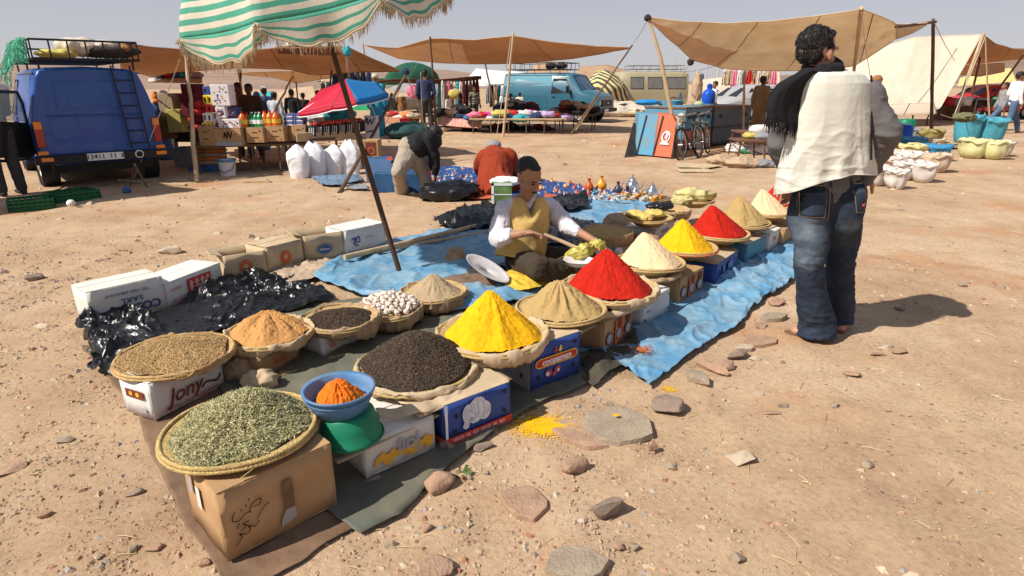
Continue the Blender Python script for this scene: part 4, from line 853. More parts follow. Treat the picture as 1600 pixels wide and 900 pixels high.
def vehicle(at, rz, W, stations, label, body, cat='van', wheels=((.55, 0), (2.9, 0)), wr=.31, windows=(), sc=1.0, group=None):
    M = Matrix.Translation(Vector(at))@Matrix.Rotation(rz, 4, 'Z')@Matrix.Scale(sc, 4)
    t = thing('parked_'+cat.replace(' ', '_'), label, cat, at, group)
    S_ = [(s[0], s[1], s[2], s[3], s[4]*W/2, s[5]*W/2, s[6]*W/2) for s in stations]
    rings = []
    for s in S_:
        h = station_section(s); full = [(x, z) for x, z in h]+[(-x, z) for x, z in h[-2:0:-1]]; rings.append([M@Vector((x, s[0], z)) for x, z in full])
    n = len(rings[0]); b = MB(); vs = [v for r in rings for v in r]
    fs = [(i*n+k, i*n+(k+1) % n, (i+1)*n+(k+1) % n, (i+1)*n+k) for i in range(len(rings)-1) for k in range(n)]
    fs = [f[::-1] for f in fs]
    fs += [tuple(range(n)), tuple((len(rings)-1)*n+k for k in range(n))[::-1]]
    b.add(vs, fs); b.build('body', body, t, angle=32, mods=bevel(.015))
    def side(sgn, y, z, off=.006):
        for a, c in zip(S_, S_[1:]):
            if a[0] <= y <= c[0] or c is S_[-1]:
                f = (y-a[0])/max(1e-6, c[0]-a[0]); s = [lerp(p, q, f) for p, q in zip(a, c)]; break
        zb, zl, zt, wb, wl, wt = s[1:]
        if z <= zl: x = lerp(wb, wl, min(1, max(0, (z-zb)/(zl-zb)))) if z > zb else wb
        else: x = lerp(wl, wt, (z-zl)/(zt-.1-zl))
        return M@Vector((sgn*(x+off), y, z))
    def panel(pts3, mt, name, th=.006, parent=t, ins=None):
        pts3 = [Vector(p) for p in pts3]; nrm = (pts3[1]-pts3[0]).cross(pts3[-1]-pts3[0]).normalized(); p = MB(); k = len(pts3)
        p.add(pts3+[q+nrm*th for q in pts3], [tuple(range(k))[::-1], tuple(range(k, 2*k))]+[(i, (i+1) % k, k+(i+1) % k, k+i) for i in range(k)]); return p.build(name, mt, parent, angle=30)
    def framebar(pts3, mt, name, r=.012, parent=t):
        p = MB(); pts3 = [Vector(q) for q in pts3]; p.tube(pts3+[pts3[0]], r*sc, 5, cap=False); return p.build(name, mt, parent)
    for (wy, _) in wheels:
        for sg in (-1, 1):
            x = sg*(W/2-.09); c = M@Vector((x, wy, wr)); Mw = Matrix.Translation(c)@Matrix.Rotation(rz, 4, 'Z')@Matrix.Rotation(sg*math.pi/2, 4, 'Y')@Matrix.Scale(sc, 4)
            b = MB(); b.lathe([(wr*.6, -.09), (wr*.9, -.1), (wr, -.07), (wr, .07), (wr*.9, .1), (wr*.6, .085)], 28, M=Mw); w_ = b.build('wheel', RUBBER, t, angle=40)
            b = MB(); b.lathe([(wr*.62, .085), (wr*.55, .06), (wr*.3, .07), (wr*.2, .10), (.001, .10)], 20, M=Mw); b.build('rim', RIMM, w_, angle=40)
            b = MB(); b.lathe([(.001, -.12), (wr*1.13, -.12), (wr*1.13, .103), (wr*1.04, .106)], 24, M=Mw); b.build('wheel_arch', BUMP, t, angle=40)
    return t, M, side, panel, framebar
TRANSIT = [(0, .40, .98, 1.66, .96, 1.0, .80), (.03, .36, .98, 1.68, 1.0, 1.02, .82), (.6, .34, .98, 1.70, 1.0, 1.03, .83), (1.9, .34, .98, 1.70, 1.0, 1.03, .83), (2.55, .34, .98, 1.68, 1.0, 1.03, .82), (2.72, .34, .98, 1.64, 1.0, 1.02, .80), (3.12, .34, .97, 1.12, 1.0, 1.0, .93), (3.7, .36, .86, .98, .98, .97, .86), (3.82, .40, .80, .90, .92, .92, .82)]
def transit(at, rz, label, body, two=None, sc=1.0, W=1.7):
    t, M, side, panel, fb = vehicle(at, rz, W, TRANSIT, label, body, wheels=((.75, 0), (3.1, 0)), wr=.30, sc=sc)
    def P(x, y, z): return M@Vector((x, y, z))
    for sg in (-1, 1):
        o = lambda pts: [side(sg, y, z) for y, z in (pts if sg > 0 else pts[::-1])]
        w = panel(o([(2.05, 1.02), (2.78, 1.02), (2.55, 1.5), (2.05, 1.5)]), GLASS, 'window'); 
        fb([side(sg, y, z, .008) for y, z in [(2.03, 1.0), (2.82, 1.0), (2.57, 1.53), (2.03, 1.53)]], BUMP, 'seal', .012, w)
        dr = panel(o([(2.0, .45), (2.75, .45), (2.9, .55), (2.9, .96), (2.0, .96)]), body, 'door', .01)
        b = MB(); c = side(sg, 2.12, .88, .03); b.box(c, (.03, .12*sc, .025), rz); b.build('handle', BUMP, dr)
        b = MB(); a_, z_ = side(sg, 2.66, 1.1, .03), side(sg, 2.7, 1.15, .2); b.tube([a_, z_], .008, 5); b.box(z_, (.16*sc, .03, .2*sc), rz); b.build('mirror', BUMP, t)
        panel(o([(.3, .5), (1.85, .5), (1.85, .93), (.3, .93)]), body, 'side_panel', .006)
        b = MB(); b.tube([side(sg, .05, 1.62, .02), side(sg, 2.5, 1.62, .02)], .012, 5); b.build('rain_gutter', body, t)
    # windscreen
    ws = panel([P(-.66, 3.09, 1.14), P(.66, 3.09, 1.14), P(.58, 2.76, 1.58), P(-.58, 2.76, 1.58)], GLASS, 'windscreen', .012); fb([P(-.68, 3.11, 1.13), P(.68, 3.11, 1.13), P(.60, 2.755, 1.6), P(-.60, 2.755, 1.6)], BUMP, 'seal', .014, ws)
    for x in (-.3, .3):
        b = MB(); b.tube([P(x, 3.14, 1.14), P(x+.25, 2.98, 1.32)], .006, 4); b.build('wiper', BUMP, t)
    # front: grille, headlights, bumper, plate
    g_ = MB(); g_.box(P(0, 3.83, .66), (1.12*sc, .05, .22*sc), rz); gr = g_.build('grille', BUMP, t)
    for k in range(5): b = MB(); b.box(P(0, 3.86, .58+k*.04), (1.08*sc, .02, .012), rz); b.build('slat', mat('grille_grey', (.12, .12, .13), .5), gr)
    b = MB(); b.lathe([(.06, 0), (.055, .012), (.001, .014)], 16, M=M@Matrix.Translation((0, 3.865, .67))@Matrix.Rotation(-math.pi/2, 4, 'X')@Matrix.Diagonal((1, .5, 1, 1))); b.build('badge', CHROME, gr)
    for x in (-.66, .66):
        b = MB(); b.lathe([(.09, 0), (.085, .02), (.001, .04)], 20, M=M@Matrix.Translation((x, 3.80, .68))@Matrix.Rotation(-math.pi/2, 4, 'X')); b.build('headlight', LENS['clear'], t)
        b = MB(); b.box(P(x, 3.80, .52), (.16*sc, .05, .05*sc), rz); b.build('indicator', LENS['amber'], t)
    b = MB(); b.box(P(0, 3.9, .42), (1.66*sc, .1, .13*sc), rz); bp = b.build('front_bumper', BUMP, t, mods=bevel(.01)); b = MB(); b.box(P(.35, 3.955, .43), (.4*sc, .012, .09*sc), rz); b.build('number_plate', INK['white'], bp)
    # rear
    rw = panel([P(.60, -.012, .52), P(-.60, -.012, .52), P(-.54, -.003, 1.58), P(.54, -.003, 1.58)], body, 'tailgate', .012)
    panel([P(.46, -.026, 1.14), P(-.46, -.026, 1.14), P(-.44, -.016, 1.5), P(.44, -.016, 1.5)], body, 'rear_panel', .008, rw)
    b = MB(); b.tube([P(.6, -.03, 1.04), P(-.6, -.03, 1.04)], .01, 5); b.build('crease', body, rw)
    for x in (-.735, .735):
        b = MB(); b.box(P(x, -.015, .80), (.10*sc, .04, .36*sc), rz); tl = b.build('tail_light', LENS['red'], t, mods=bevel(.01))
        b = MB(); b.box(P(x, -.036, .92), (.09*sc, .02, .10*sc), rz); b.build('indicator', LENS['amber'], tl)
    b = MB(); b.box(P(0, -.06, .45), (1.72*sc, .14, .12*sc), rz); bp = b.build('rear_bumper', BUMP, t, mods=bevel(.012))
    for x in (-.72, .72): b = MB(); b.box(P(x, -.135, .46), (.14*sc, .02, .05*sc), rz); b.build('reflector', LENS['amber'], bp); b = MB(); b.box(P(x*1.03, -.04, .545), (.12*sc, .05, .05*sc), rz); b.build('reflector', LENS['amber'], bp)
    b = MB(); b.box(P(-.02, -.142, .46), (.46*sc, .012, .10*sc), rz); pl = b.build('number_plate', INK['white'], bp)
    F = frame(P(-.02, -.151, .46), P(1, 0, 0)-P(0, 0, 0), (0, 0, 1)); text('13411  11  6', INK['black'], bp, F, .095*sc, bold=.001)
    b = MB(); b.lathe([(.06, 0), (.055, .01), (.001, .012)], 18, M=M@Matrix.Translation((.42, -.13, .46))@Matrix.Rotation(math.pi/2, 4, 'X')); d = b.build('speed_disc', INK['white'], bp); b = MB(); b.lathe([(.045, .011), (.001, .014)], 14, M=M@Matrix.Translation((.42, -.13, .46))@Matrix.Rotation(math.pi/2, 4, 'X')); b.build('speed_disc', BUMP, bp)
    b = MB(); b.box(P(0, 1.8, .3), (1.3*sc, 3.2*sc, .16*sc), rz); b.build('underbody', BUMP, t)
    return t, M, P, side, panel
def rack(t, M, x0, x1, y0, y1, z0, z1, n=(6, 8), r=.012, mt=BUMP):
    def P(x, y, z): return M@Vector((x, y, z))
    rk = MB()
    for z in (z0, z1): rk.tube([P(x0, y0, z), P(x1, y0, z), P(x1, y1, z), P(x0, y1, z), P(x0, y0, z)], r, 6)
    o = rk.build('roof_rack', mt, t)
    ups = []
    for k in range(n[0]+1): x = lerp(x0, x1, k/n[0]); ups += [(x, y0), (x, y1)]
    for k in range(1, n[1]): y = lerp(y0, y1, k/n[1]); ups += [(x0, y), (x1, y)]
    for x, y in ups: b = MB(); b.tube([P(x, y, z0-.001), P(x, y, z1)], r*.8, 5); b.build('upright', mt, o)
    for k in range(n[1]+1): y = lerp(y0, y1, k/n[1]); b = MB(); b.box(P(0*(x0+x1)/2+(x0+x1)/2, y, z0-.012), (abs(x1-x0), .05, .015), math.atan2(M[1][0], M[0][0])); b.build('cross_bar', mt, o)
    for y in (y0+.15, (y0+y1)/2, y1-.15):
        for x in (x0+.06, x1-.06): b = MB(); b.tube([P(x, y, z0), P(x*1.0, y, z0-.14)], r, 5); b.build('foot', mt, o)
    return o
BLUEV = paint('van_blue', (.004, .06, .30), (.006, .072, .32), .42); LBV = paint('van_light_blue', (.025, .12, .18)); 
t, M, P, side, panel = transit((-6.07, 9.24, 0), R(42), 'blue panel van seen from behind with a loaded roof rack and ladder', BLUEV, W=1.54)
rack(t, M, -.62, .64, -.15, 3.0, 1.80, 2.04, (6, 9), .014)
lad = MB()
for x in (.28, .52): lad.tube([P(x, -.05, 1.72), P(x+.0, -.10, 1.55), P(x+.06, -.11, .55)], .014, 6)
lo = lad.build('ladder', BUMP, t)
for k in range(6): b = MB(); z = .62+k*.18; xx = .06*(1.55-z); b.tube([P(.28+xx, -.105, z), P(.52+xx, -.105, z)], .011, 5); b.build('rung', BUMP, lo)
# open left door
door = MB(); A, B = P(-.87, 2.55, .45), P(-1.55, 2.2, .45); up = Vector((0, 0, 1)); d_ = (B-A)
q = [A, B, B+up*.55, A+up*.55]; nrm = d_.cross(up).normalized()*.04
A = D(62, 205, 8.7); A.z = .42
def dq(pts, th, mt, name, parent, Y0, Y1, x0, x1):
    vs = [D(px, py, lerp(Y0, Y1, (px-x0)/(x1-x0))) for px, py in pts]; n = len(vs); e = Vector((.02, .03, 0)).normalized()*th
    b = MB(); b.add(vs+[v+e for v in vs], [tuple(range(n)), tuple(range(n, 2*n))[::-1]]+[(i, (i+1) % n, n+(i+1) % n, n+i) for i in range(n)]); return b.build(name, mt, parent, angle=30)
dt = dq([(-5, 190), (36, 192), (50, 212), (52, 238), (44, 247), (-5, 247)], .05, BUMP, 'door', t, 8.3, 9.2, -5, 58)
b = MB(); b.tube([D(-6, 143, 8.3), D(26, 144, 8.75), D(34, 160, 8.85), D(44, 200, 9.05), D(51, 215, 9.1), D(52, 236, 9.1), D(43, 248, 9.0), D(20, 251, 8.7), D(-6, 252, 8.3)], .022, 6); b.build('door_frame', BUMP, dt)
dq([(-5, 146), (25, 147), (33, 165), (40, 190), (-5, 188)], .006, mat('door_glass', (.25, .4, .45), .1, .1, 3, 0, alpha=.35), 'pane', dt, 8.3, 9.2, -5, 58)
dq([(38, 250), (54, 244), (56, 250), (42, 255)], .03, BLUEV, 'sill', dt, 8.3, 9.2, -5, 58)
# load on the roof
RAGS = {k: mat('rag_'+k, c, .95, .25, 5, .4, 40, .01) for k, c in dict(cream=(.55,.47,.38), yellow=(.5,.42,.12), dark=(.04,.035,.035), brown=(.25,.12,.05), blue=(.06,.12,.3), white=(.65,.62,.6), red=(.45,.03,.03), pink=(.7,.2,.3), navy=(.03,.04,.10), black=(.018,.018,.02), teal=(.05,.35,.4), green=(.05,.2,.1), grey=(.25,.25,.26), lilac=(.4,.3,.5), tan=(.42,.3,.2), orange=(.6,.2,.05), magenta=(.6,.04,.3), maroon=(.15,.02,.03)).items()}
for (x, y, z, r, c, lab, s) in ((-.3, .15, 1.87, (.26, .25, .06), 'yellow', 'yellow cloth bundle at the left of the blue van roof rack', 1), (.0, .35, 1.97, (.28, .4, .13), 'cream', 'big cream patterned bundle in the middle of the blue van roof rack', 2),
      (.32, .3, 1.96, (.25, .4, .11), 'cream', 'cream cloth with red dots on the blue van roof rack', 3), (.3, .2, 1.93, (.45, .3, .10), 'dark', 'dark rolled bundle lying at the rear of the blue van rack', 4), (.5, .4, 1.96, (.12, .5, .10), 'brown', 'brown canvas bundle at the right end of the blue van rack', 5)):
    lump(P(x, y, z), r, RAGS[c], 'bundle', lab, 'bundle', s, .35, 1.2, M=Matrix.Rotation(R(42), 3, 'Z'))
# green net hanging over the van's left rear edge
q = np.random.RandomState(3); b = MB(); NET = mat('net_green', (.10, .42, .27), .8, .2, 10, 0)
for k in range(150):
    x = -.66-.06*q.rand(); y = q.uniform(-.18, 1.6); z = 2.05; pts = []
    L = q.uniform(.2, .75) if y > .1 else q.uniform(.1, .35)
    if k % 3: L *= .6
    for j in range(8):
        f = j/7; pts.append(P(x-.02*math.sin(j*1.7+k)-.2*min(1, f*L*2.2)*(L > .3), y+.10*math.sin(f*6+k)*.5+.05*q.normal()*f, z-L*f+.01*q.normal()))
    b.tube(pts, .0045, 3, cap=False)
for k in range(60):
    a0 = q.uniform(-.1, 1.2); z = q.uniform(1.75, 2.06); b.tube([P(-.67+.02*q.normal(), a0+.05*j, z+.03*math.sin(j*2+k)) for j in range(6)], .0045, 3, cap=False)
b.build('cargo_net', NET, at=P(-.7, .5, 1.3), label='tangled green net hanging from the rack down the side of the blue van', cat='net')
# light blue van in the middle distance (front right corner towards us)
ov = Vector((.55, 24.6, 0))
t, M, P, side, panel = transit((.05, 27.2, 0), R(-118), 'light blue panel van with black roof rack behind the clothes tables', LBV, W=1.75, sc=1.1)
rack(t, M, -.75, .75, .1, 2.4, 1.82, 2.05, (4, 7), .014)
wl = mat('van_pale_blue', (.08, .26, .34), .4, .08, 3, .02)
panel([side(1, y, z, .012) for y, z in ((.05, 1.25), (1.98, 1.25), (1.98, 1.6), (.05, 1.6))], wl, 'upper_panel', .004)
for k, (x, y, r) in enumerate(((.2, 2.1, .22), (-.2, 1.9, .2), (.3, 1.7, .18))): lump(P(x, y, 1.95), (r, r, .12), RAGS['dark'], 'bundle', ['dark tyre like bundle at the front of the light blue van rack', 'dark bundle in the light blue van rack', 'dark bundle rear of two others on the light blue van rack'][k], 'bundle', k+80)
# beige minibus
BEI = paint('minibus_beige', (.42, .37, .23), (.34, .29, .17), .5)
BUS = [(0, .4, .98, 1.74, .97, 1, .86), (.04, .36, .98, 1.78, 1, 1.02, .88), (1.0, .34, .98, 1.8, 1, 1.02, .88), (2.8, .34, .98, 1.8, 1, 1.02, .88), (3.1, .34, .98, 1.76, 1, 1.02, .86), (3.5, .36, .95, 1.2, .98, .98, .9), (3.9, .4, .9, .98, .95, .94, .86)]
t, M, side, panel, fb = vehicle((9.25, 35.0, 0), R(97), 1.8, BUS, 'beige minibus parked behind the striped cover, seen from its side', BEI, cat='minibus', wheels=((.7, 0), (3.1, 0)), wr=.32, sc=1.15)
for (y0, y1) in ((.15, 1.05), (1.25, 1.95), (2.15, 2.75)):
    w = panel([side(1, y, z) for y, z in ((y0, 1.05), (y1, 1.05), (y1, 1.55), (y0, 1.55))][::1], mat('glass_pale', (.16, .15, .14), .15, .2, 3, 0, spec=.6), 'window'); fb([side(1, y, z, .01) for y, z in ((y0, 1.05), (y1, 1.05), (y1, 1.55), (y0, 1.55))], BUMP, 'seal', .014, w)
    w = panel([side(-1, y, z) for y, z in ((y0, 1.05), (y1, 1.05), (y1, 1.55), (y0, 1.55))][::-1], MATS['glass_pale'], 'window'); fb([side(-1, y, z, .01) for y, z in ((y0, 1.05), (y1, 1.05), (y1, 1.55), (y0, 1.55))], BUMP, 'seal', .014, w)
rack(t, M, -.7, .7, .2, 2.6, 1.9, 2.06, (3, 6), .014, mat('rack_grey', (.15, .14, .12), .7))
# striped cover draped over the front of a second vehicle
STR = bpy.data.materials.new('cover_striped'); STR.use_nodes = True; nt = STR.node_tree; bb_ = nt.nodes['Principled BSDF']; bb_.inputs['Roughness'].default_value = .9
tc = nt.nodes.new('ShaderNodeTexCoord'); wv = nt.nodes.new('ShaderNodeTexWave'); wv.inputs['Scale'].default_value = 1.6; wv.inputs['Distortion'].default_value = 3; wv.inputs['Detail Scale'].default_value = .6; wv.bands_direction = 'DIAGONAL'
rp = nt.nodes.new('ShaderNodeValToRGB'); rp.color_ramp.elements[0].position = .42; rp.color_ramp.elements[0].color = (.05, .05, .06, 1); rp.color_ramp.elements[1].position = .55; rp.color_ramp.elements[1].color = (.62, .52, .22, 1)
nt.links.new(tc.outputs['Object'], wv.inputs[0]); nt.links.new(wv.outputs[0], rp.inputs[0]); nt.links.new(rp.outputs[0], bb_.inputs['Base Color'])
c = D(945, 136, 33.5); lump(Vector((c.x, 33.4, .95)), (1.15, 1.0, 1.1), STR, 'vehicle_cover', 'black and yellow striped cover draped beside the beige minibus', 'cover', 9, .18, 1.4, 50, 30)
# red car and silver car
CAR = [(0, .38, .82, .95, .88, .92, .8), (.12, .3, .82, .98, .97, .98, .85), (.55, .28, .84, 1.02, 1, 1, .86), (.95, .28, .84, 1.38, 1, 1, .72), (1.3, .28, .84, 1.43, 1, 1, .74), (2.1, .28, .84, 1.42, 1, 1, .74), (2.45, .28, .84, 1.32, 1, 1, .72), (2.95, .28, .84, .96, 1, 1, .84), (3.8, .3, .72, .84, .97, .96, .8), (4.0, .38, .65, .72, .85, .85, .72)]
HATCH = [(0, .38, .85, 1.0, .88, .92, .8), (.12, .3, .85, 1.12, .97, .98, .82), (.4, .28, .86, 1.34, 1, 1, .74), (.9, .28, .86, 1.42, 1, 1, .74), (1.9, .28, .86, 1.42, 1, 1, .74), (2.25, .28, .86, 1.34, 1, 1, .72), (2.8, .28, .85, .98, 1, 1, .84), (3.4, .3, .74, .85, .97, .96, .8), (3.55, .38, .66, .74, .85, .85, .72)]
def car(at, rz, label, body, st, cat='car', wins=(), wh=((.7, 0), (3.05, 0))):
    t, M, side, panel, fb = vehicle(at, rz, 1.66, st, label, body, cat=cat, wheels=wh, wr=.29)
    for sg in (-1, 1):
        for pts in wins:
            pp = pts if sg > 0 else pts[::-1]; w = panel([side(sg, y, z) for y, z in pp], GLASS, 'window'); fb([side(sg, y, z, .009) for y, z in pts], BUMP, 'seal', .012, w)
        b = MB(); b.tube([side(sg, .3, .6, .012), side(sg, st[-2][0]-.4, .6, .012)], .018, 5); b.build('trim', BUMP, t)
        for y in (1.25, 2.15): b = MB(); b.box(side(sg, y, .76, .02), (.03, .14, .03), rz); b.build('handle', CHROME, t)
        b = MB(); b.box(M@Vector((sg*.62, .02, .68)), (.28, .08, .14), rz); b.build('tail_light', LENS['red'], t)
        b = MB(); b.box(M@Vector((sg*.58, st[-1][0]-.04, .6)), (.3, .12, .13), rz); b.build('headlight', LENS['clear'], t)
    def P(x, y, z): return M@Vector((x, y, z))
    k = [i for i, s in enumerate(st) if s[3] > 1.3][-1]; a, c = st[k], st[k+1]
    panel([P(-.62, c[0]-.04, c[3]+.04), P(.62, c[0]-.04, c[3]+.04), P(.52, a[0]+.04, a[3]-.02), P(-.52, a[0]+.04, a[3]-.02)], GLASS, 'windscreen', .02)
    k = [i for i, s in enumerate(st) if s[3] > 1.3][0]; a, c = st[k], st[k-1]
    panel([P(.62, c[0]+.04, c[3]+.04), P(-.62, c[0]+.04, c[3]+.04), P(-.52, a[0]-.04, a[3]-.02), P(.52, a[0]-.04, a[3]-.02)], GLASS, 'rear_window', .02)
    for y, z in ((-.03, .42), (st[-1][0]+.03, .42)): b = MB(); b.box(P(0, y, z), (1.55, .14, .2), rz); b.build('bumper', BUMP, t, mods=bevel(.03))
    return t
car((10.7, 25.0, 0), R(108), 'silver hatchback parked behind the dented metal bins', paint('car_silver', (.42, .41, .41), (.36, .35, .35), .3), HATCH, wins=[((.5, .92), (1.25, .92), (1.25, 1.28), (.75, 1.28)), ((1.32, .92), (2.45, .92), (2.1, 1.28), (1.32, 1.28))], wh=((.62, 0), (2.85, 0)))
car((22.9, 28.4, 0), R(98), 'red saloon car parked in the shade of the brown awning at right', paint('car_red', (.5, .02, .03), None, .3), CAR, wins=[((.8, .92), (1.45, .92), (1.45, 1.28), (1.05, 1.28)), ((1.52, .92), (2.6, .92), (2.3, 1.28), (1.52, 1.28))])
# ================================================================ AWNINGS, POLES, ROPES
def canvas(name, col, col2=None, tr=.35): return mat(name, col, .9, .2, 1.5, .3, 60, .004, col2=col2, transl=tr)
CV_BR = canvas('canvas_brown', (.58, .36, .21), (.50, .30, .17), .5); CV_TAN = canvas('canvas_tan', (.70, .50, .33), (.62, .43, .28), .5); CV_CREAM = canvas('canvas_cream', (.80, .68, .52), (.70, .55, .38), .55); CV_PALE = canvas('canvas_tent', (.66, .52, .40), (.70, .58, .46), .12)
ROPE = mat('rope', (.55, .5, .42), .9, .2, 40, .2); ROPEB = mat('rope_blue', (.1, .3, .45), .9)
def T3(p): return D(*p) if len(p) == 3 else Vector(p[0])
def awning(top, bot, mt, label, sag=.12, nu=48, nv=24, seed=1, wr=.05, th=.004, name='awning', hem=True, seams=3, group=None, patch=None):
    a = resample([D(*p) for p in top], nu); b = resample([D(*p) for p in bot], nu); t_ = np.linspace(0, 1, nv)[None, :, None]
    P = a[:, None]*(1-t_)+b[:, None]*t_; u = np.repeat(np.linspace(0, 1, nu), nv); v = np.tile(np.linspace(0, 1, nv), nu); F_ = P.reshape(-1, 3)
    ed = np.sin(np.pi*v)*np.clip(np.sin(np.pi*u)*3, 0, 1)
    z = -sag*np.sin(np.pi*v)*np.sin(np.pi*u)+ (crumple(np.c_[u*6, v*3], 1, seed)-.4)*wr*(.25+.75*ed)+.5*wr*fbm(np.c_[u*3, v*2], 1.5, 3, seed)
    F_ = F_+np.c_[0*z, 0*z, z]; G_ = F_.reshape(nu, nv, 3); t = thing(name, label, 'awning', F_.mean(0), group)
    m = MB(); m.grid(G_)
    if patch: m.m = [int(patch[0](k//(nv-1)/(nu-1), k % (nv-1)/(nv-1))) for k in range(len(m.f))]
    m.build('canvas', [mt, patch[1]] if patch else mt, t, angle=None, mods=solid(th))
    if hem:
        for row in (G_[:, 0], G_[:, -1]): m = MB(); m.tube([Vector(p) for p in row[::2]], .014, 4, cap=False); m.build('hem', mt, t)
    for k in range(seams):
        i = int(nu*(k+1)/(seams+1)); m = MB(); m.tube([Vector(p)+Vector((0, 0, -.004)) for p in G_[i, ::2]], .009, 4, cap=False); m.build('seam', mat('seam_dark', (.2, .1, .05), .9), t)
    return t
def pole(base, top, r=.03, label='', mt=WOOD, crook=.009, seed=0, n=9, group=None, name='tent_pole'):
    q = np.random.RandomState(seed+5); a, b = Vector(base), Vector(top); pts = []
    for k in range(n): f = k/(n-1); e = math.sin(math.pi*f); pts.append(a.lerp(b, f)+Vector((q.normal()*crook*e, q.normal()*crook*e, 0)))
    m = MB(); m.tube(pts, [r*(1-.25*k/(n-1))*(1+.06*q.normal()) for k in range(n)], 8); return m.build(name, mt, at=a, label=label, cat='pole', group=group)
def rope(pts, label, r=.006, mt=ROPE, sagv=.03, group=None):
    pts = [Vector(p) for p in pts]; out = []
    for a, b in zip(pts, pts[1:]): out += [a.lerp(b, k/8)-Vector((0, 0, sagv*math.sin(math.pi*k/8))) for k in range(8)]
    m = MB(); m.tube(out+[pts[-1]], r, 4); return m.build('guy_rope', mt, at=pts[0], label=label, cat='rope', group=group)
# awning over the grocery stall
awning([(188,68,9.8),(232,74,10.4),(300,80,11),(360,82,11.3),(430,76,11.6),(478,74,11.8),(542,74,12.2),(580,92,12.6),(625,111,12.8)], [(188,106,12.6),(240,121,13.6),(300,112,14.4),(372,106,14.6),(450,108,14.8),(490,118,14.8),(560,113,14.6),(600,112,14),(626,112,13)], CV_BR, 'long brown canvas awning stretched from the blue van over the grocery stall', .05, 70, 26, 3, .08)
awning([(430,74,11.65),(455,71,11.75),(478,73,11.9),(520,74,12.15)], [(430,80,12.1),(460,78,12.2),(490,78,12.4),(524,76,12.6)], RAGS['cream'], 'pale cloth lying folded on top of the brown awning', -.1, 30, 10, 8, .12, name='folded_cloth', seams=0)
awning([(365,115,16),(420,112,16.2),(480,111,16.5),(540,109,16.8)], [(372,116,17),(430,121,18),(462,130,18.6),(540,118,18)], CV_TAN, 'lighter tan awning hanging behind the grocery stall', .03, 40, 16, 5, .06)
pole(G(308, 285), D(289, 80, 10.9), .035, 'pale wooden pole at the left corner of the grocery awning', seed=1)
pole(D(553, 207, 13), D(541, 78, 11.9), .03, 'thin pole with a blue knot holding the right end of the grocery awning', seed=2)
for k, (a, b, lab) in enumerate([((390,222,13),(372,108,13),'pale pole behind the stacked cloth boxes'), ((377,190,13.4),(376,108,13.3),'dark pole between the two stall keepers'), ((423,185,14.5),(457,120,14.2),'slanting metal pole right of the men in white caps'), ((468,200,18),(462,118,18.3),'slim pole right of the man in black'), ((452,200,19),(452,130,19),'short thin pole holding the tan awning'), ((512,200,14),(518,110,13.4),'reddish pole behind the red and blue umbrella')]):
    pole(D(*a), D(*b), .025, lab, WOOD if k % 2 == 0 else WOODD, seed=10+k)
rope([D(281, 92, 9.3), G(208, 282)], 'white guy rope from the grocery awning down to a peg by the blue van', .007)
b = MB(); gq = G(216, 292); b.tube([gq+Vector((-.12, 0, 0)), gq+Vector((0, .02, .34))], .012, 5); b.tube([gq+Vector((.16, -.05, 0)), gq+Vector((0, .02, .34))], .015, 5); b.build('peg', WOODD, at=gq, label='two crossed dark stakes holding the guy rope by the blue van', cat='peg')
lump(G(198, 297, .04), (.05, .05, .05), RAGS['blue'], 'rag', 'small blue rag on the ground by the guy rope', 'rag', 12)
rope([D(541, 80, 11.8), G(600, 190)*.75+Vector((0, 0, 0))], 'rope from the blue knot down behind the umbrella', .006)
lump(D(542, 80, 11.75), (.07, .07, .09), RAGS['teal'], 'knot', 'blue cloth knot tied to the pole end', 'knot', 13)
b = MB(); b.tube([G(530, 302), D(580, 215, 11.0), D(635, 115, 12.2)], [.03, .028, .025], 7); b.build('tent_pole', WOODD, at=G(530, 302), label='long slanting pole propping the right corner of the grocery awning', cat='pole')
lump(D(634, 112, 12.2), (.06, .06, .06), RAGS['navy'], 'knot', 'dark rag tied to the tip of the slanting pole', 'knot', 14)
for k, (a, b_) in enumerate([((634,114,12.2),(670,212,17)), ((636,114,12.2),(660,185,17)), ((633,116,12.2),(602,196,15)), ((657,113,16),(660,190,17))]): rope([D(*a), D(*b_)], ['first', 'second', 'third', 'fourth'][k]+' thin rope hanging from the tip of the slanting pole counted from its top', .006)
# awning over the clothes tables
awning([(570,71,20.2),(620,76,20),(672,61,19.9),(740,62,19.1),(802,55,18.3),(870,66,18.4),(930,73,18.6),(985,74,18.6)], [(575,72,20.6),(625,92,22.5),(690,98,23),(760,100,23.3),(830,98,23),(900,92,21.5),(950,82,20),(987,75,18.8)], CV_TAN, 'tan canvas awning slung over the clothes tables in the middle', .1, 64, 26, 6, .12, seams=2, patch=(lambda u, v: u > .38 or v < .1, CV_BR))
pole(G(682, 206), D(672, 57, 19.8), .035, 'grey wooden pole in front of the man in the dark blue jacket', WOODD, seed=21)
pole(G(786, 214), D(802, 52, 18.2), .04, 'pale straight pole in front of the clothes tables', seed=22)
pole(D(585, 200, 21), D(567, 68, 20.3), .03, 'leaning pole at the far left corner of the tan awning', seed=23)
pole(D(772, 165, 24.5), D(758, 99, 23.2), .035, 'pale pole at the back of the clothes stall', seed=24)
pole(D(892, 210, 17.5), D(988, 70, 18.6), .03, 'dark slanting pole under the right corner of the tan awning', WOODD, seed=25)
b = MB(); b.tube([G(897, 208), D(935, 148, 18.9)], .035, 6); b.build('tent_pole', WOOD, at=G(897, 208), label='short pale slanting stake in front of the light blue van', cat='pole')
rope([D(935, 148, 18.9), D(962, 108, 19.2)], 'rope joining the pale stake to the dark slanting pole', .008)
rope([D(798, 60, 18.2), G(776, 213)], 'guy rope left of the pale straight pole', .008); rope([D(670, 62, 19.8), D(640, 120, 20.5)], 'guy rope left of the grey wooden pole', .008)
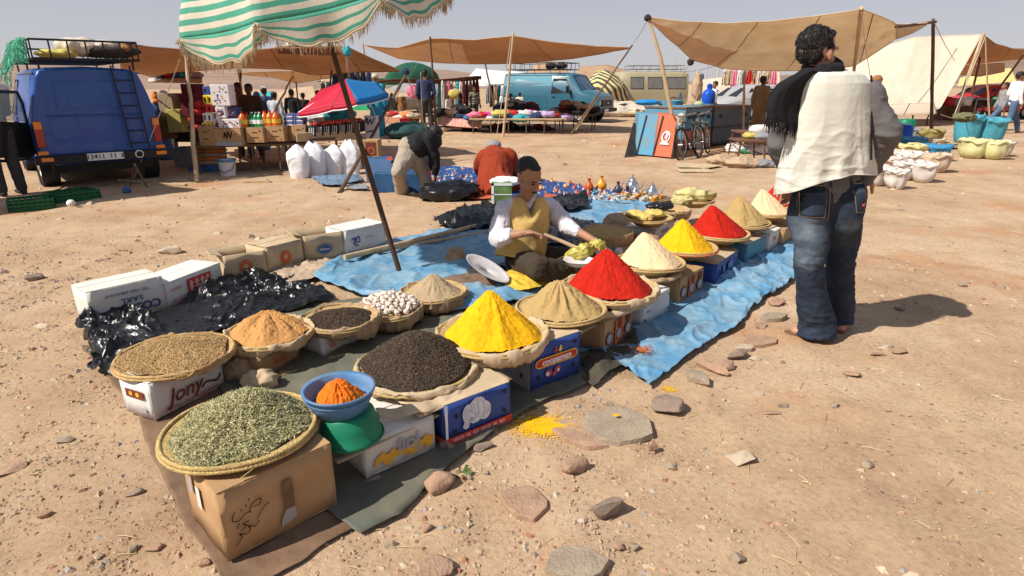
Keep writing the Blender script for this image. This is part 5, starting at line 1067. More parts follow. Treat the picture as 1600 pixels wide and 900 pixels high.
# cream awning over the metal bins
awning([(1012,28,13.6),(1070,35,13.4),(1130,37,13.2),(1200,34,12.8),(1290,24,12.4),(1346,15,12.2),(1380,26,12.6),(1400,37,13)], [(1013,31,13.8),(1045,62,15.2),(1082,94,16.8),(1130,106,17.6),(1180,110,18),(1270,112,18),(1335,104,17),(1400,62,14.6)], CV_CREAM, 'large cream patched canvas awning over the metal bins', .12, 70, 34, 7, .12, seams=4, patch=(lambda u, v: u < .42 and v > .42 and u < .28+.3*v, CV_TAN))
awning([(1400,38,13),(1425,38,13.4),(1450,35,13.8)], [(1400,61,14.6),(1425,52,14.4),(1451,37,14)], CV_PALE, 'small white corner of cloth at the right end of the cream awning', .02, 20, 10, 8, .03, seams=0)
b = MB(); b.tube([D(1400,42,13.0), D(1425,39,13.4), D(1462,34,14.2)], .03, 6); b.build('tent_pole', WOODD, at=D(1400,42,13), label='horizontal branch between the cream awning and the tall dark pole', cat='pole')
b = MB(); b.tube([G(1062, 243), D(1048, 170, 13.4), D(1032, 90, 13.5), D(1013, 27, 13.6)], [.05, .045, .04, .03], 8); b.build('tent_pole', WOOD, at=G(1062, 243), label='crooked bleached pole leaning beside the red panel and bicycles', cat='pole')
lump(D(1012, 28, 13.6), (.07, .07, .06), RAGS['dark'], 'knot', 'dark wrapping at the top of the crooked bleached pole', 'knot', 15)
pole(G(1160, 236), D(1164, 112, 17.5), .035, 'thin pale pole standing in front of the silver car', seed=31)
pole(G(1322, 214)+Vector((0, 0, 0)), D(1346, 12, 12.2), .045, 'pale pole rising behind the shoulder of the standing man', seed=32)
pole(G(1455, 222), D(1458, 30, 14.2), .045, 'tall dark wooden pole standing in front of the big tent', WOODD, seed=33)
rope([D(1346, 20, 12.2), D(1360, 120, 14)], 'rope beside the pole behind the standing man', .007); rope([D(1460, 36, 14.2), D(1492, 95, 18)], 'rope from the tall dark pole to the tent', .01)
rope([D(1012, 32, 13.6), D(990, 66, 18)], 'guy rope at the left end of the cream awning', .009); rope([D(1080, 95, 16.8), D(1052, 140, 21)], 'guy rope under the left corner of the cream awning', .008)
lump(D(1079, 97, 16.8), (.08, .06, .08), RAGS['dark'], 'knot', 'black strap on the lower left corner of the cream awning', 'knot', 16)
# big pale tent at the right
awning([(1262,110,27),(1300,104,27),(1345,92,26.5),(1380,72,26.2),(1430,58,26),(1480,56,26),(1536,53,25.6)], [(1250,176,23.2),(1300,178,23),(1345,180,22.6),(1400,180,22.6),(1440,178,22.6),(1468,170,22.8),(1470,168,22.8)], CV_PALE, 'big pale canvas tent sloping almost to the ground at right', .25, 70, 30, 9, .12, seams=0, name='tent', hem=True)
awning([(1345,163,22.75),(1400,163,22.7),(1460,160,22.75)], [(1345,179,22.45),(1400,180,22.4),(1464,178,22.5)], CV_PALE, 'lower hem strip of the big pale tent', .0, 30, 6, 10, .04, name='tent_flap', seams=0)
for k, (px, lab) in enumerate(((1352, 'leftmost'), (1392, 'second'), (1425, 'third'), (1448, 'rightmost'))): pole(G(px, 196), D(px+3, 170, 23.2), .03, lab+' short leg under the hem of the big pale tent', WOODD, seed=40+k)
b = MB(); b.tube([G(1490, 193), D(1512, 120, 24.4), D(1537, 52, 25)], [.06, .055, .05], 8); b.build('tent_pole', WOOD, at=G(1490, 193), label='long pale slanting pole at the mouth of the big tent', cat='pole')
pole(D(1515, 165, 27.5), D(1534, 78, 27), .05, 'dark pole inside the brown awning at right', WOODD, seed=45); pole(G(1546, 194), D(1540, 60, 25), .03, 'thin pale vertical pole at the mouth of the tent', seed=46); pole(G(1530, 182), D(1600, 84, 23), .05, 'dark slanting pole crossing in front of the red car', WOODD, seed=47)
awning([(1537,54,25),(1555,68,25.2),(1580,76,25.5),(1640,82,25.6)], [(1492,100,28),(1530,99,29),(1580,94,29.5),(1650,88,29.5)], CV_BR, 'brown canvas awning joined to the big tent at the right edge', .15, 40, 20, 11, .1, seams=1)
awning([(1496,102,29.5),(1530,100,29.6),(1570,98,29.8)], [(1498,116,30),(1530,120,30),(1570,112,30)], CV_TAN, 'hanging tan curtain behind the brown awning at right', 0, 24, 12, 12, .1, seams=0)
rope([D(1540, 56, 25), D(1490, 182, 20), ], 'rope crossing the mouth of the big tent', .012); rope([D(1470, 179, 22.6), G(1520, 192)], 'pink guy line from the hem of the tent', .012, mat('rope_pink', (.6, .3, .25)))
rope([D(1510, 60, 25.8), D(1398, 170, 22)], 'white rope lying across the face of the big tent', .012)
# canvas outside the picture, up-left of the blue van, whose shade falls on the crates
Pq = [Vector((-8.5, 5.4, 2.4)), Vector((-6.62, 7.8, 2.42)), Vector((-7.7, 8.4, 2.4)), Vector((-9.6, 6.5, 2.4))]
m = MB(); gq = np.zeros((16, 12, 3))
for i in range(16):
    for j in range(12):
        u, v = i/15, j/11; p = Pq[0].lerp(Pq[1], u).lerp(Pq[3].lerp(Pq[2], u), v); gq[i, j] = (p.x, p.y, p.z-.1*math.sin(math.pi*u)*math.sin(math.pi*v))
m.grid(gq); m.build('awning', CV_BR, at=Pq[0], label='brown canvas awning just left of the picture that shades the green crates', cat='awning', mods=solid(.004)); pole((-8.5, 5.4, 0), Pq[0], .03, 'pole of the awning just left of the picture', seed=48); pole((-9.6, 6.5, 0), Pq[3], .03, 'rear pole of the awning just left of the picture', seed=49)
# small tents and backs of stalls far behind
far = [ # top, bottom edges, material, label
 ([(505,108,26),(520,116,26),(560,124,25)], [(500,140,26),(530,150,26),(575,160,25)], CV_PALE, 'pale cloth behind the dark hanging clothes'),
 ([(560,115,24),(600,138,24),(640,146,24)], [(570,145,23),(610,152,23),(650,150,23)], CV_CREAM, 'cream sun sheet beside the green container'),
 ([(720,134,30),(745,106,30),(795,112,30)], [(722,136,27),(760,134,27),(800,130,27)], mat('sheet_white', (.75, .73, .70), .9, .05, 3, .2, 30, transl=.1), 'bright white sheet roof left of the light blue van'),
 ([(780,112,31),(800,110,31),(830,115,31)], [(770,132,28),(790,130,28),(800,128,28)], MATS['sheet_white'], 'second white sheet touching the light blue van'),
 ([(828,112,36),(842,96,36),(880,98,36)], [(810,124,34),(850,116,34),(890,116,34)], CV_TAN, 'brown peaked tent behind the light blue van roof'),
 ([(905,104,38),(950,101,38),(985,112,38)], [(900,116,36),(930,125,34),(990,122,36)], CV_TAN, 'olive brown tent between the two vans'),
 ([(1045,136,42),(1060,132,42),(1085,132,42)], [(1040,158,40),(1060,160,40),(1085,160,40)], CV_CREAM, 'small cream tent right of the minibus'),
 ([(1082,128,40),(1100,124,40),(1120,122,40)], [(1080,164,38),(1100,165,38),(1120,166,38)], CV_PALE, 'pale tent wall behind the blue water jug'),
 ([(1110,122,38),(1160,118,38),(1220,112,38)], [(1110,166,36),(1160,168,36),(1220,170,36)], CV_PALE, 'long pale tent wall behind the silver car'),
 ([(425,146,28),(460,138,28),(490,134,28)], [(425,170,27),(460,172,27),(500,172,27)], CV_CREAM, 'cream tent behind the men in white caps'),
 ([(395,146,30),(420,143,30),(440,145,30)], [(395,150,28),(420,152,28),(440,152,28)], RAGS['teal'], 'blue sheet behind the stall keepers'),
 ([(1020,130,48),(1032,127,48),(1044,132,48)], [(1018,150,46),(1032,152,46),(1046,150,46)], RAGS['red'], 'faded red sheet far behind the minibus'),
 ([(1500,122,34),(1530,112,34),(1580,106,34)], [(1496,135,33),(1530,132,33),(1590,128,33)], mat('sheet_yellow', (.6, .48, .2), .9), 'yellowish sheet roof behind the red car'),
]
for k, (a, b_, m_, lab) in enumerate(far): awning(a, b_, m_, lab, .08, 30, 14, 60+k, .08, name='tent', hem=False, seams=0)
# ================================================================ green container, covered truck
GRC = mat('container_green', (.02, .30, .12), .5, .15, 2, .1, 10); GRT = mat('cover_green', (.015, .08, .05), .9, .2, 3, .3, 20)
a, b_ = D(587, 124, 36), D(622, 122, 38); t = thing('container', 'bright green ribbed metal container behind the umbrella', 'container', Vector((a.x, a.y, 0)))
ux = Vector((b_.x-a.x, b_.y-a.y, 0)); L = ux.length+.4; ux.normalize(); n_ = Vector((-ux.y, ux.x, 0)); h = a.z
m = MB(); m.box(Vector((a.x, a.y, h/2))+ux*L/2+n_*1.2, (L, 2.3, h), math.atan2(ux.y, ux.x)); m.build('body', GRC, t)
for k in range(9): m = MB(); m.box(Vector((a.x, a.y, h/2))+ux*(.1+L*k/9)-n_*0.0, (.12, .12, h-.1), math.atan2(ux.y, ux.x)); m.build('rib', GRC, t)
m = MB(); m.box(Vector((a.x, a.y, h))+ux*L/2, (L+.1, .16, .12), math.atan2(ux.y, ux.x)); m.build('top_rail', GRC, t)
c = D(643, 128, 34); t = thing('covered_truck', 'truck load under a dark green tarpaulin behind the clothes stalls', 'truck', Vector((c.x, 34, 0)))
m = MB(); m.box((c.x, 34, .95), (2.2, 3, .9)); m.build('body', mat('truck_grey', (.3, .28, .26), .7), t)
for sx in (-.8, .8): m = MB(); m.lathe([(.45, -.12), (.45, .12), (.2, .13)], 20, (c.x+sx, 32.5, .45), M=Matrix.Rotation(math.pi/2, 4, 'X').to_4x4(), cap=True); m.build('wheel', RUBBER, t)
lump(Vector((c.x, 34, 1.7)), (1.35, 1.5, .75), GRT, 'cover', None, None, 5, .18, 1.2, parent=t)
lump(D(648, 116, 34), (.9, .8, .35), GRT, 'rolled_cover', 'dark green rolled tarpaulin on top of the covered truck', 'tarpaulin', 6, .2, 1.2)
lump(D(655, 150, 30), (1.7, 1.2, .6), RAGS['grey'], 'vehicle_cover', 'grey white covered car behind the man in the dark blue jacket', 'car', 26, .1, 1.0)
# utility poles far away with wires
for (px, Y, h_) in ((1120, 90, 6.3), (1102, 120, 7), (1052, 150, 7)):
    c = D(px, 131, Y); pole((c.x, Y, 0), (c.x, Y, h_), .12, f'slim electricity pole standing {["beyond the pale tents", "farther off behind the bins", "farthest away"][(1120, 1102, 1052).index(px)]}', mat('concrete', (.45, .42, .4)), 0, 1, 4, name='electricity_pole')
rope([D(1000, 118, 150), D(1052, 111, 150), D(1120, 103, 90), D(1240, 88, 70)], 'electric wire sagging between the far poles', .03, BUMP, .4)
# ================================================================ UMBRELLA
GREENST = mat('umbrella_green', (.10, .42, .30), .8, .15, 3, .2, 60, transl=.3); WHITEST = mat('umbrella_white', (.74, .68, .57), .85, .12, 3, .2, 60, transl=.3); FRG = mat('fringe', (.55, .44, .3), .95, .2, 30, 0)
ua = Vector((-1.48, 4.62, 2.57)); Mu = Matrix.Translation(ua)@Matrix.Rotation(.27, 4, Vector((math.cos(-.815), math.sin(-.815), 0)))@Matrix.Rotation(3.80, 4, 'Z')
t = thing('parasol', 'green and white striped parasol with ragged fringe on a leaning brown pole', 'parasol', (-.87, 4.58, 0))
b = MB(); b.tube([Vector((-.87, 4.58, 0)), Vector((-1.17, 4.60, 1.28)), ua+Vector((0, 0, .03))], [.021, .02, .018], 10); b.build('pole', mat('pole_brown', (.10, .05, .03), .6, .3, 6, .3, 40, stretch=(1, 1, .15)), t)
def upt(a, q, Rm=.965, drop=.584):
    seg = math.pi/4; k = a/seg; f = k-math.floor(k); sc_ = math.cos(seg/2)/math.cos((f-.5)*seg); sag = .06*math.sin(math.pi*f)*q*q
    r = Rm*math.sin(q*1.35)/math.sin(1.35)*sc_**1.0*(1-.05*math.sin(math.pi*f)*q); return Vector((r*math.cos(a), r*math.sin(a), -drop*(1-math.cos(q*1.35))/(1-math.cos(1.35))-sag*.3))
na, nq = 128, 61; P_ = np.array([[tuple(upt(2*math.pi*i/na, .02+.98*j/(nq-1))) for j in range(nq)] for i in range(na+1)])
dz = .012*fbm(P_.reshape(-1, 3), 9, 3, 4).reshape(P_.shape[:2]); P_[..., 2] += dz
V = (np.array(Mu)[:3, :3]@P_.reshape(-1, 3).T).T+np.array(ua); b = MB(); b.grid(V.reshape(P_.shape)); b.m = [((k % (nq-1))//2) % 2 for k in range(len(b.f))]
b.build('canopy', [WHITEST, GREENST], t, angle=None, mods=solid(.002))
for k in range(8):
    a0 = 2*math.pi*k/8; n = 40; G_ = np.zeros((n, 9, 3)); a1 = 2*math.pi/8
    for i in range(n):
        f = i/(n-1); p = upt(a0+a1*min(.999, max(.001, f)), 1); o = Vector((math.cos(a0+a1*f), math.sin(a0+a1*f), 0)); hang = .17*(1-.85*abs(2*f-1)**3)+.01*math.sin(f*23+k)
        for j in range(9): v = j/8; q_ = Mu@(p+o*.02*v+Vector((0, 0, -hang*v))); q_ = q_+Vector((.012*math.sin(f*17+k*2)*v, .015*math.sin(f*13+k)*v, 0)); G_[i, j] = tuple(q_)
    b = MB(); b.grid(G_); b.m = [[1, 0, 0, 1, 0, 0, 1, 0][q % 8] for q in range(len(b.f))]; b.build('valance', [WHITEST, GREENST], t, angle=None, mods=solid(.002))
    fb_ = MB(); rq = np.random.RandomState(k)
    for e in range(130):
        f = rq.rand(); i = min(n-2, int(f*(n-1))); p = Vector(G_[i, 8]).lerp(Vector(G_[i+1, 8]), f*(n-1)-i); L = rq.uniform(.03, .07); dx = Vector((rq.normal()*.008, rq.normal()*.008, 0))
        fb_.tube([p, p+Vector((0, 0, -L*.5))+dx*.5, p+Vector((0, 0, -L))+dx], [.003, .0025, .001], 3, cap=False)
    for e in range(34):
        f = e/33; j = int(f*8); i = 0; p = Vector(G_[i, j]); L = rq.uniform(.02, .04); fb_.tube([p, p+Vector((rq.uniform(-L, L), -L*.5, -L*rq.uniform(.2, 1)))], [.003, .001], 3, cap=False)
    for row in (G_[:, 8], G_[0, :], G_[-1, :]): fb_.tube([Vector(p) for p in row], .006, 4, cap=False)
    fb_.build('fringe', FRG, t, kind='stuff')
    b = MB(); b.tube([Mu@(upt(a0+.001, q)+Vector((0, 0, -.012))) for q in np.linspace(.05, 1, 9)], .006, 5); b.build('rib', BUMP, t)
    b = MB(); b.tube([Mu@(upt(a0+.001, .5)+Vector((0, 0, -.015))), Mu@Vector((0, 0, -.55))], .005, 5); b.build('strut', BUMP, t)
# ================================================================ STALLS
def pbox(name, label, cat, x0, x1, yb, yt, Y, dep, mt, z=None, Y1=None, group=None, top=None, prt=None):
    a = D(x0, yb, Y); b_ = D(x1, yb, Y1 or Y); b_.z = a.z; h = D(x0, yt, Y).z-a.z; ux = (b_-a).normalized(); n = Vector((-ux.y, ux.x, 0)); w = (b_-a).length; up = Vector((0, 0, 1))
    m = MB(); q = [a, b_, b_+n*dep, a+n*dep]; m.hexa(q+[p+up*h for p in q]); c = a+ux*w/2+n*dep/2
    if top is None and prt is None: m.build(name, mt, at=c, angle=30, mods=bevel(.006), label=label, cat=cat, group=group); return None, None, w, h
    t = thing(name, label, cat, c, group); m.build('body', mt, t, angle=30, mods=bevel(.006))
    if top is not None:
        for s in (0, 1): m = MB(); m.box(a+ux*w/2+n*dep*(.25+.5*s)+up*(h+.006), (w*1.01, dep*.49, .006), math.atan2(ux.y, ux.x), rx=R(3 if s else -3)); m.build('flap', top, t)
    F = frame(a-n*.004, ux, up)
    if prt: prt(t, F, w, h)
    return t, F, w, h
def table(pa, pb, dep, z, mt, label, Y0, Y1, legs=4, th=.04, name='table'):
    a = D(pa[0], pa[1], Y0); b_ = D(pb[0], pb[1], Y1); z = (a.z+b_.z)/2; a.z = b_.z = z; ux = (b_-a).normalized(); n = Vector((-ux.y, ux.x, 0)); w = (b_-a).length; t = thing(name, label, 'table', Vector((a.x, a.y, 0))+ux*w/2+n*dep/2)
    nb = 3
    for k in range(nb): m = MB(); m.box(a+ux*w/2+n*dep*(k+.5)/nb+Vector((0, 0, -th/2)), (w, dep/nb-.01, th), math.atan2(ux.y, ux.x)); m.build('plank', mt, t)
    for k in range(legs):
        for s in (.03, dep-.05): p = a+ux*w*(.04+.92*k/(legs-1))+n*s; m = MB(); m.tube([Vector((p.x, p.y-.03, 0)), p+Vector((0, 0, -th))], .018, 6); m.build('leg', WOODD, t)
    return t
def prints(kind):
    def f(t, F, w, h):
        if kind == 'k1':
            for (x, y, s) in ((.5,.7,.3),(.5,.35,.4),(.8,.8,.12),(.2,.15,.12),(.8,.15,.12)): flat(t, F, [rect(w*(x-s/2), h*y-.008, w*(x+s/2), h*y+.008)], INK['red' if y < .3 else 'brown'])
        if kind == 'k2': stroke(t, F, [curve([(w*.4,h*.5),(w*.45,h*.75),(w*.5,h*.45),(w*.55,h*.8),(w*.62,h*.5),(w*.68,h*.8)])], .02, INK['brown']); flat(t, F, [[(0,0),(w,0),(w,h*.3),(w*.7,h*.18),(w*.4,h*.3),(0,h*.15)]], INK['grey'])
        if kind == 'fl':
            q = np.random.RandomState(int(w*1000))
            for c in ('red', 'lilac', 'blue', 'red'): flat(t, F, [circ(q.uniform(.03, w-.03), q.uniform(.03, h-.03), .012, 7) for _ in range(7)], INK[c])
        if kind == 'cig': flat(t, F, [rect(.01, .01+k*.05, w-.01, .03+k*.05) for k in range(int(h/.05))], INK['white']); flat(t, F, [rect(.02+k*.1, 0, .05+k*.1, h) for k in range(int(w/.1))], INK['navy'], 'print', .001)
    return f
table((300, 234), (482, 217), 1.6, .6, WOODD, 'long trestle table of the grocery stall', 10.4, 10.9, 5)
table((484, 222), (566, 207), 1.2, .6, WOODD, 'low table with black trays of red packets', 10.7, 11.3, 3)
for a in [(313,334,228,197,10.45,.35,'k1','brown carton with red print at the left end of the grocery table'),(334,379,228,201,10.5,.35,'k2','brown carton with brown scribble and grey skyline print on the grocery table'),(386,413,223,200,10.6,.35,'k1','brown carton below the green bottles'),(417,445,221,198,10.7,.35,'k1','brown carton below the three orange bottles'),(457,479,218,196,10.8,.35,'k1','brown carton below the blue and white packets')]:
    pbox('carton', a[7], 'carton', *a[:6], KRAFT, top=KRAFT2, prt=prints(a[6]))
pbox('carton', 'shaded brown carton in the gap right of the scribbled carton', 'carton', 379, 386, 225, 202, 10.7, .3, KRAFT); pbox('carton', 'shaded brown carton in the gap left of the packets', 'carton', 445, 457, 220, 198, 10.95, .3, KRAFT)
for a in [(332,360,165,132,10.6,'large upright white box with flower pattern on top of the pile'),(338,353,184,167,10.6,'small white box with flower pattern under the large upright one'),(334,345,202,186,10.55,'narrow flowered box left of the wide flowered one'),(345,375,202,186,10.55,'wide flowered box beside the orange bottle')]:
    pbox('flowered_box', a[5], 'box', *a[:5], .25, mat('box_white', (.7, .68, .66), .6, .05), prt=prints('fl'))
pbox('box', 'dark patterned box right of the small flowered box', 'box', 354, 372, 185, 168, 10.7, .2, INK['navy'], prt=prints('fl'))
for k in range(9):
    x = 318+(k % 2)*7; y = 204-(k//2)*14; c = ['yellow', 'white', 'red', 'yellow', 'blue'][k//2]
    pbox('packet', f'{c} washing powder packet, {["bottom", "second", "third", "fourth", "top"][k//2]} layer of the {"left" if k % 2 == 0 else "right"} packet column by the flowered boxes', 'packet', x, x+6.5, y, y-13, 10.5+.02*k, .18, INK[c], prt=prints('fl'))
for k in range(8): x = 303+(k % 2)*8; y = 205-(k//2)*12; lump(D(x, y-6, 10.7), (.09, .09, .07), RAGS['red' if k % 3 else 'maroon'], 'packet', f'{"red" if k % 3 else "dark red"} sachet bundle, {["bottom", "second", "third", "top"][k//2]} row, {"left" if k % 2 == 0 else "right"}, in the red pile behind the pale pole', 'packet', k, .15, nu=16, nv=10)
def bottle(px, yb, yt, Y, mt, label, r=.07, cap='red', group=None):
    c = D(px, yb, Y); h = D(px, yt, Y).z-c.z; t = thing('bottle', label, 'bottle', c, group); m = MB()
    m.lathe([(.001, 0), (r, .005), (r*.96, h*.2), (r, h*.25), (r, h*.55), (r*.93, h*.62), (r*.55, h*.82), (r*.25, h*.9), (r*.25, h*.95), (.001, h*.95)], 20, c); m.build('glass', mt, t, angle=50)
    m = MB(); m.lathe([(r*.3, h*.92), (r*.3, h), (.001, h)], 12, c); m.build('cap', INK[cap], t, angle=40)
    m = MB(); m.lathe([(r*1.02, h*.27), (r*1.02, h*.53)], 20, c); m.build('label', INK['white'] if cap == 'white' else mat('label_yellow', (.7, .45, .05), .5), t); return t
OB = mat('bottle_orange', (.75, .16, .01), .25, .08, 4, 0, spec=.5, transl=.3); GB = mat('bottle_green', (.01, .28, .08), .2, .08, 4, 0, spec=.5, transl=.25)
bottle(381, 201, 174, 10.7, OB, 'orange soda bottle left of its twin next to the wide flowered box', .075); bottle(388, 201, 176, 10.85, OB, 'orange soda bottle just left of the green ones', .075)
for k, x in enumerate((396, 402, 408)): bottle(x, 200, 175, 10.8, GB, ['left', 'middle', 'right'][k]+' green soda bottle on the grocery table', .065, 'white')
for k, x in enumerate((416, 424, 433)): bottle(x, 199, 173, 10.85, OB, ['left', 'middle', 'right'][k]+' one of the three orange bottles right of the green ones', .08)
for k in range(6): x = 443+(k % 2)*16; y = 197-(k//2)*6.5; pbox('packet', f'blue and white carton of packets, {["bottom", "middle", "top"][k//2]} layer, {"left" if k % 2 == 0 else "right"} stack beside the orange bottles', 'packet', x, x+15, y, y-6, 10.9+.02*(k//2), .25, mat('packet_blue', (.1, .12, .3), .5), prt=prints('cig'))
for k in range(7):
    x = 482+k*12; y = 213-k*1.1; Y = 10.8+.07*k; t, F, w, h = pbox('tray', ['first', 'second', 'third', 'fourth', 'fifth', 'sixth', 'seventh'][k]+' black slatted tray of red packets counted from the left', 'tray', x, x+11.5, y, y-16, Y, .5, INK['black'], prt=lambda t, F, w, h: flat(t, F, [[(w*.1+.035*j, h*.15), (w*.1+.035*j+.012, h*.15), (w*.1+.035*j+.022, h*.85), (w*.1+.035*j+.010, h*.85)] for j in range(3)], INK['white'], 'slot'))
    for j in range(9):
        p = D(x+1.5+(j % 3)*4, y-17.5, Y+.06+.15*(j//3)); m = MB(); m.box((0, 0, 0), (.045, .10, .04), rnd.random()*3, rx=.3, ry=U(-.4, .4)); V = m.v[0]; m.v[0] = V+np.array(tuple(p+Vector((0, 0, .015)))); m.build('packet', INK['red'] if j % 4 else mat('packet_cream', (.6, .55, .45), .6), t)
pbox('plank', 'grey plank under the black trays', 'plank', 464, 560, 222, 208, 10.65, .04, WOOD, Y1=11.2)
for k, (x, y, r, c, lab) in enumerate(((500,180,.28,'white','white patterned cloth heap under the red half of the umbrella'),(526,178,.32,'teal','pale blue patterned cloth heap under the blue half of the umbrella'),(488,186,.2,'white','small white cloth heap left of the patterned ones'))): lump(D(x, y, 12), (r, .25, .16), RAGS[c], 'cloth_heap', lab, 'cloth', 90+k, .4, 2)
pbox('printed_bag', 'white paper sack with blue script at the right end of the tray table', 'sack', 571, 590, 217, 181, 11.4, .2, mat('paper_white', (.62, .6, .66), .7, .08), prt=lambda t, F, w, h: stroke(t, F, [curve([(w*.1,h*.7),(w*.25,h*.9),(w*.3,h*.65),(w*.5,h*.85),(w*.6,h*.65),(w*.85,h*.9)]), curve([(w*.2,h*.3),(w*.5,h*.35),(w*.8,h*.3)])], .02, INK['blue']))
pbox('carton', 'small yellow brown carton with red emblem behind the blue chest', 'carton', 569, 592, 246, 219, 10.4, .3, KRAFT, prt=lambda t, F, w, h: (flat(t, F, [rect(w*.15, h*.12, w*.85, h*.88)], INK['brown']), ring(t, F, w*.5, h*.4, .06, .015, INK['redorange'], z=.001)))
# red and blue market umbrella
ap = D(541, 128, 11.0); t = thing('parasol', 'small red and blue beach umbrella over the tray table', 'parasol', Vector((ap.x+.3, 11.2, 0)))
rim = [(466,176,10.9),(520,165,10.6),(557,157,10.5),(607,146,11.2),(590,128,12.0),(541,122,12.3),(500,140,11.9)]; rc = ['redp', 'redp', 'bluep', 'bluep', 'bluep', 'redp', 'redp']
UM = dict(redp=mat('umbrella_red', (.56, .02, .055), .6, .08, 3, .1, transl=.25), bluep=mat('umbrella_blue', (.02, .20, .50), .6, .08, 3, .1, transl=.25)); rp_ = [D(*p) for p in rim]
for k in range(7):
    p, q = rp_[k], rp_[(k+1) % 7]; G_ = np.zeros((9, 9, 3))
    for i in range(9):
        for j in range(9): f, v = i/8, j/8; e = ap.lerp(p.lerp(q, f), v)+Vector((0, 0, -.02*math.sin(math.pi*f)*v)); G_[i, j] = tuple(e)
    m = MB(); m.grid(G_); m.build('canopy_panel', UM[rc[k]], t, angle=None, mods=solid(.003))
    m = MB(); g2 = np.stack([G_[:, 8], G_[:, 8]+np.array([0, 0, -.07])], 1); m.grid(g2); m.build('valance', UM[rc[k]], t, mods=solid(.003)); m = MB(); m.tube([Vector(e)+Vector((0, 0, -.08)) for e in G_[:, 8]], .012, 4); m.build('hem', INK['white'], t)
    m = MB(); m.tube([ap-Vector((0, 0, .02)), p], .008, 4); m.build('rib', CHROME, t)
m = MB(); m.tube([Vector((ap.x+.1, 11.2, 0)), ap], .015, 6); m.build('pole', CHROME, t)
# under the grocery table
c = D(357, 273, 10.3); c.z = 0; t = thing('bucket', 'white plastic bucket with blue rim under the grocery table', 'bucket', c); m = MB(); m.lathe([(.001, .004), (.115, 0), (.14, .26), (.145, .27), (.135, .265), (.11, .02)], 28, c); m.build('tub', mat('bucket_white', (.68, .68, .7), .4), t, angle=40); m = MB(); m.lathe([(.147, .24), (.153, .255), (.15, .285), (.138, .285)], 28, c); m.build('rim', BL, t)
m = MB(); m.tube([c+Vector((-.14, 0, .23)), c+Vector((-.12, -.1, .12)), c+Vector((.0, -.16, .07)), c+Vector((.12, -.1, .12)), c+Vector((.14, 0, .23))], .006, 5); m.build('handle', BUMP, t)
for k in range(5): lump(D(328+(k % 2)*2, 251-k*6, 11.0)+Vector((0, 0, -.02)), (.26, .2, .055), RAGS['orange'] if k % 2 else RAGS['tan'], 'flour_sack', f'{["bottom", "second", "third", "fourth", "top"][k]} sack of the orange brown stack under the table', 'sack', k, .1, nu=20, nv=12)
for k, (x, y, c, lab) in enumerate(((315,267,'blue','blue padded sack on the ground left of the bucket'),(335,262,'blue','second blue sack leaning on the bucket'),(285,250,'grey','grey white sack under the left end of the table'),(275,190,'yellow','yellow bag hanging in the shade behind the blue van'),(262,200,'brown','brown sack pile next to the blue van'),(285,205,'dark','dark crate of goods left of the pale pole'),(296,165,'maroon','dark red cloth pile left of the flowered boxes'),(262,165,'tan','tan bag standing by the van corner'),(298,150,'maroon','dark red bundle on top of the dark pile'))): lump(D(x, y, 11), (.2, .2, .13), RAGS[c], 'sack', lab, 'sack', 30+k, .2, 1.5, nu=24, nv=16) if k < 2 else pbox('sack', lab, 'sack', x-11, x+11, y+17, y-19, 11.1+.15*(k % 3), .35, RAGS[c])
awning([(232,107+17,14),(262,119,14),(316,118,14)], [(232,128,13.4),(270,129,13.4),(316,130,13.4)], RAGS['cream'], 'cloth covered shelf with folded colourful cloths behind the blue van', 0, 20, 6, 81, .05, name='shelf_cloth', seams=0)
for k, (x, c) in enumerate(((243, 'blue'), (254, 'navy'), (266, 'red'), (277, 'blue'), (288, 'teal'), (299, 'white'), (309, 'lilac'))): lump(D(x, 117, 13.8), (.11, .12, .06), RAGS[c], 'folded_cloth', f'{c} folded cloth on the high shelf behind the blue van, {["first", "second", "third", "fourth", "fifth", "sixth", "last"][k]} from the left', 'cloth', 20+k, .3, nu=16, nv=10)
# white sacks standing in the sun
WS = mat('sack_white', (.74, .73, .76), .7, .05, 6, .25, 40, .006)
def standing_sack(px, pyb, pyt, wpx, label, seed, mt=WS, tilt=0):
    c = G(px, pyb-3); h = D(px, pyt, c.y).z; w = wpx/950*(c.y*.97)/2; t = thing('sack', label, 'sack', c); n, m_ = 40, 22; P = np.zeros((n+1, m_, 3)); q = np.random.RandomState(seed); ph = q.rand(4)*6.28
    for j in range(m_):
        v = j/(m_-1); rr_ = w*(.80+.25*math.sin(min(1, v*1.3)*math.pi*.62))*(1 if v < .72 else 1-.75*((v-.72)/.28)**1.5); el = 1-.4*v
        for i in range(n):
            a = 2*math.pi*i/n; sq = 1/max(abs(math.cos(a)), abs(math.sin(a)))**.35; fo = .07*math.sin(7*a+ph[0]+v*3)*max(0, v-.4)*2
            P[i, j] = (c.x+rr_*sq*(1+fo)*math.cos(a)+tilt*v*h, c.y+rr_*el*.8*sq*(1+fo)*math.sin(a), h*v*(1+.12*math.sin(2*a+ph[1])*max(0, v-.7)))
    P[n] = P[0]; V = P.reshape(-1, 3); d = (crumple(V, 5, seed)-.4)*.035; cc = np.array([c.x, c.y, 0]); dr = V-cc; dr[:, 2] = 0; dr /= np.maximum(.02, np.linalg.norm(dr, axis=1))[:, None]; V = V+dr*d[:, None]; P = V.reshape(P.shape); P[n] = P[0]
    m = MB(); m.grid(P[:, :-3]); m.build('bag', mt, t, angle=None); m = MB(); m.grid(P[:, -4:]+np.array([0, 0, .001])); m.build('mouth', mt, t, angle=None)
standing_sack(469, 281, 227, 32, 'leftmost tall white sack standing by the grocery stall', 1); standing_sack(496, 278, 222, 30, 'second white sack, leaning back behind the leftmost one', 2, tilt=-.06)
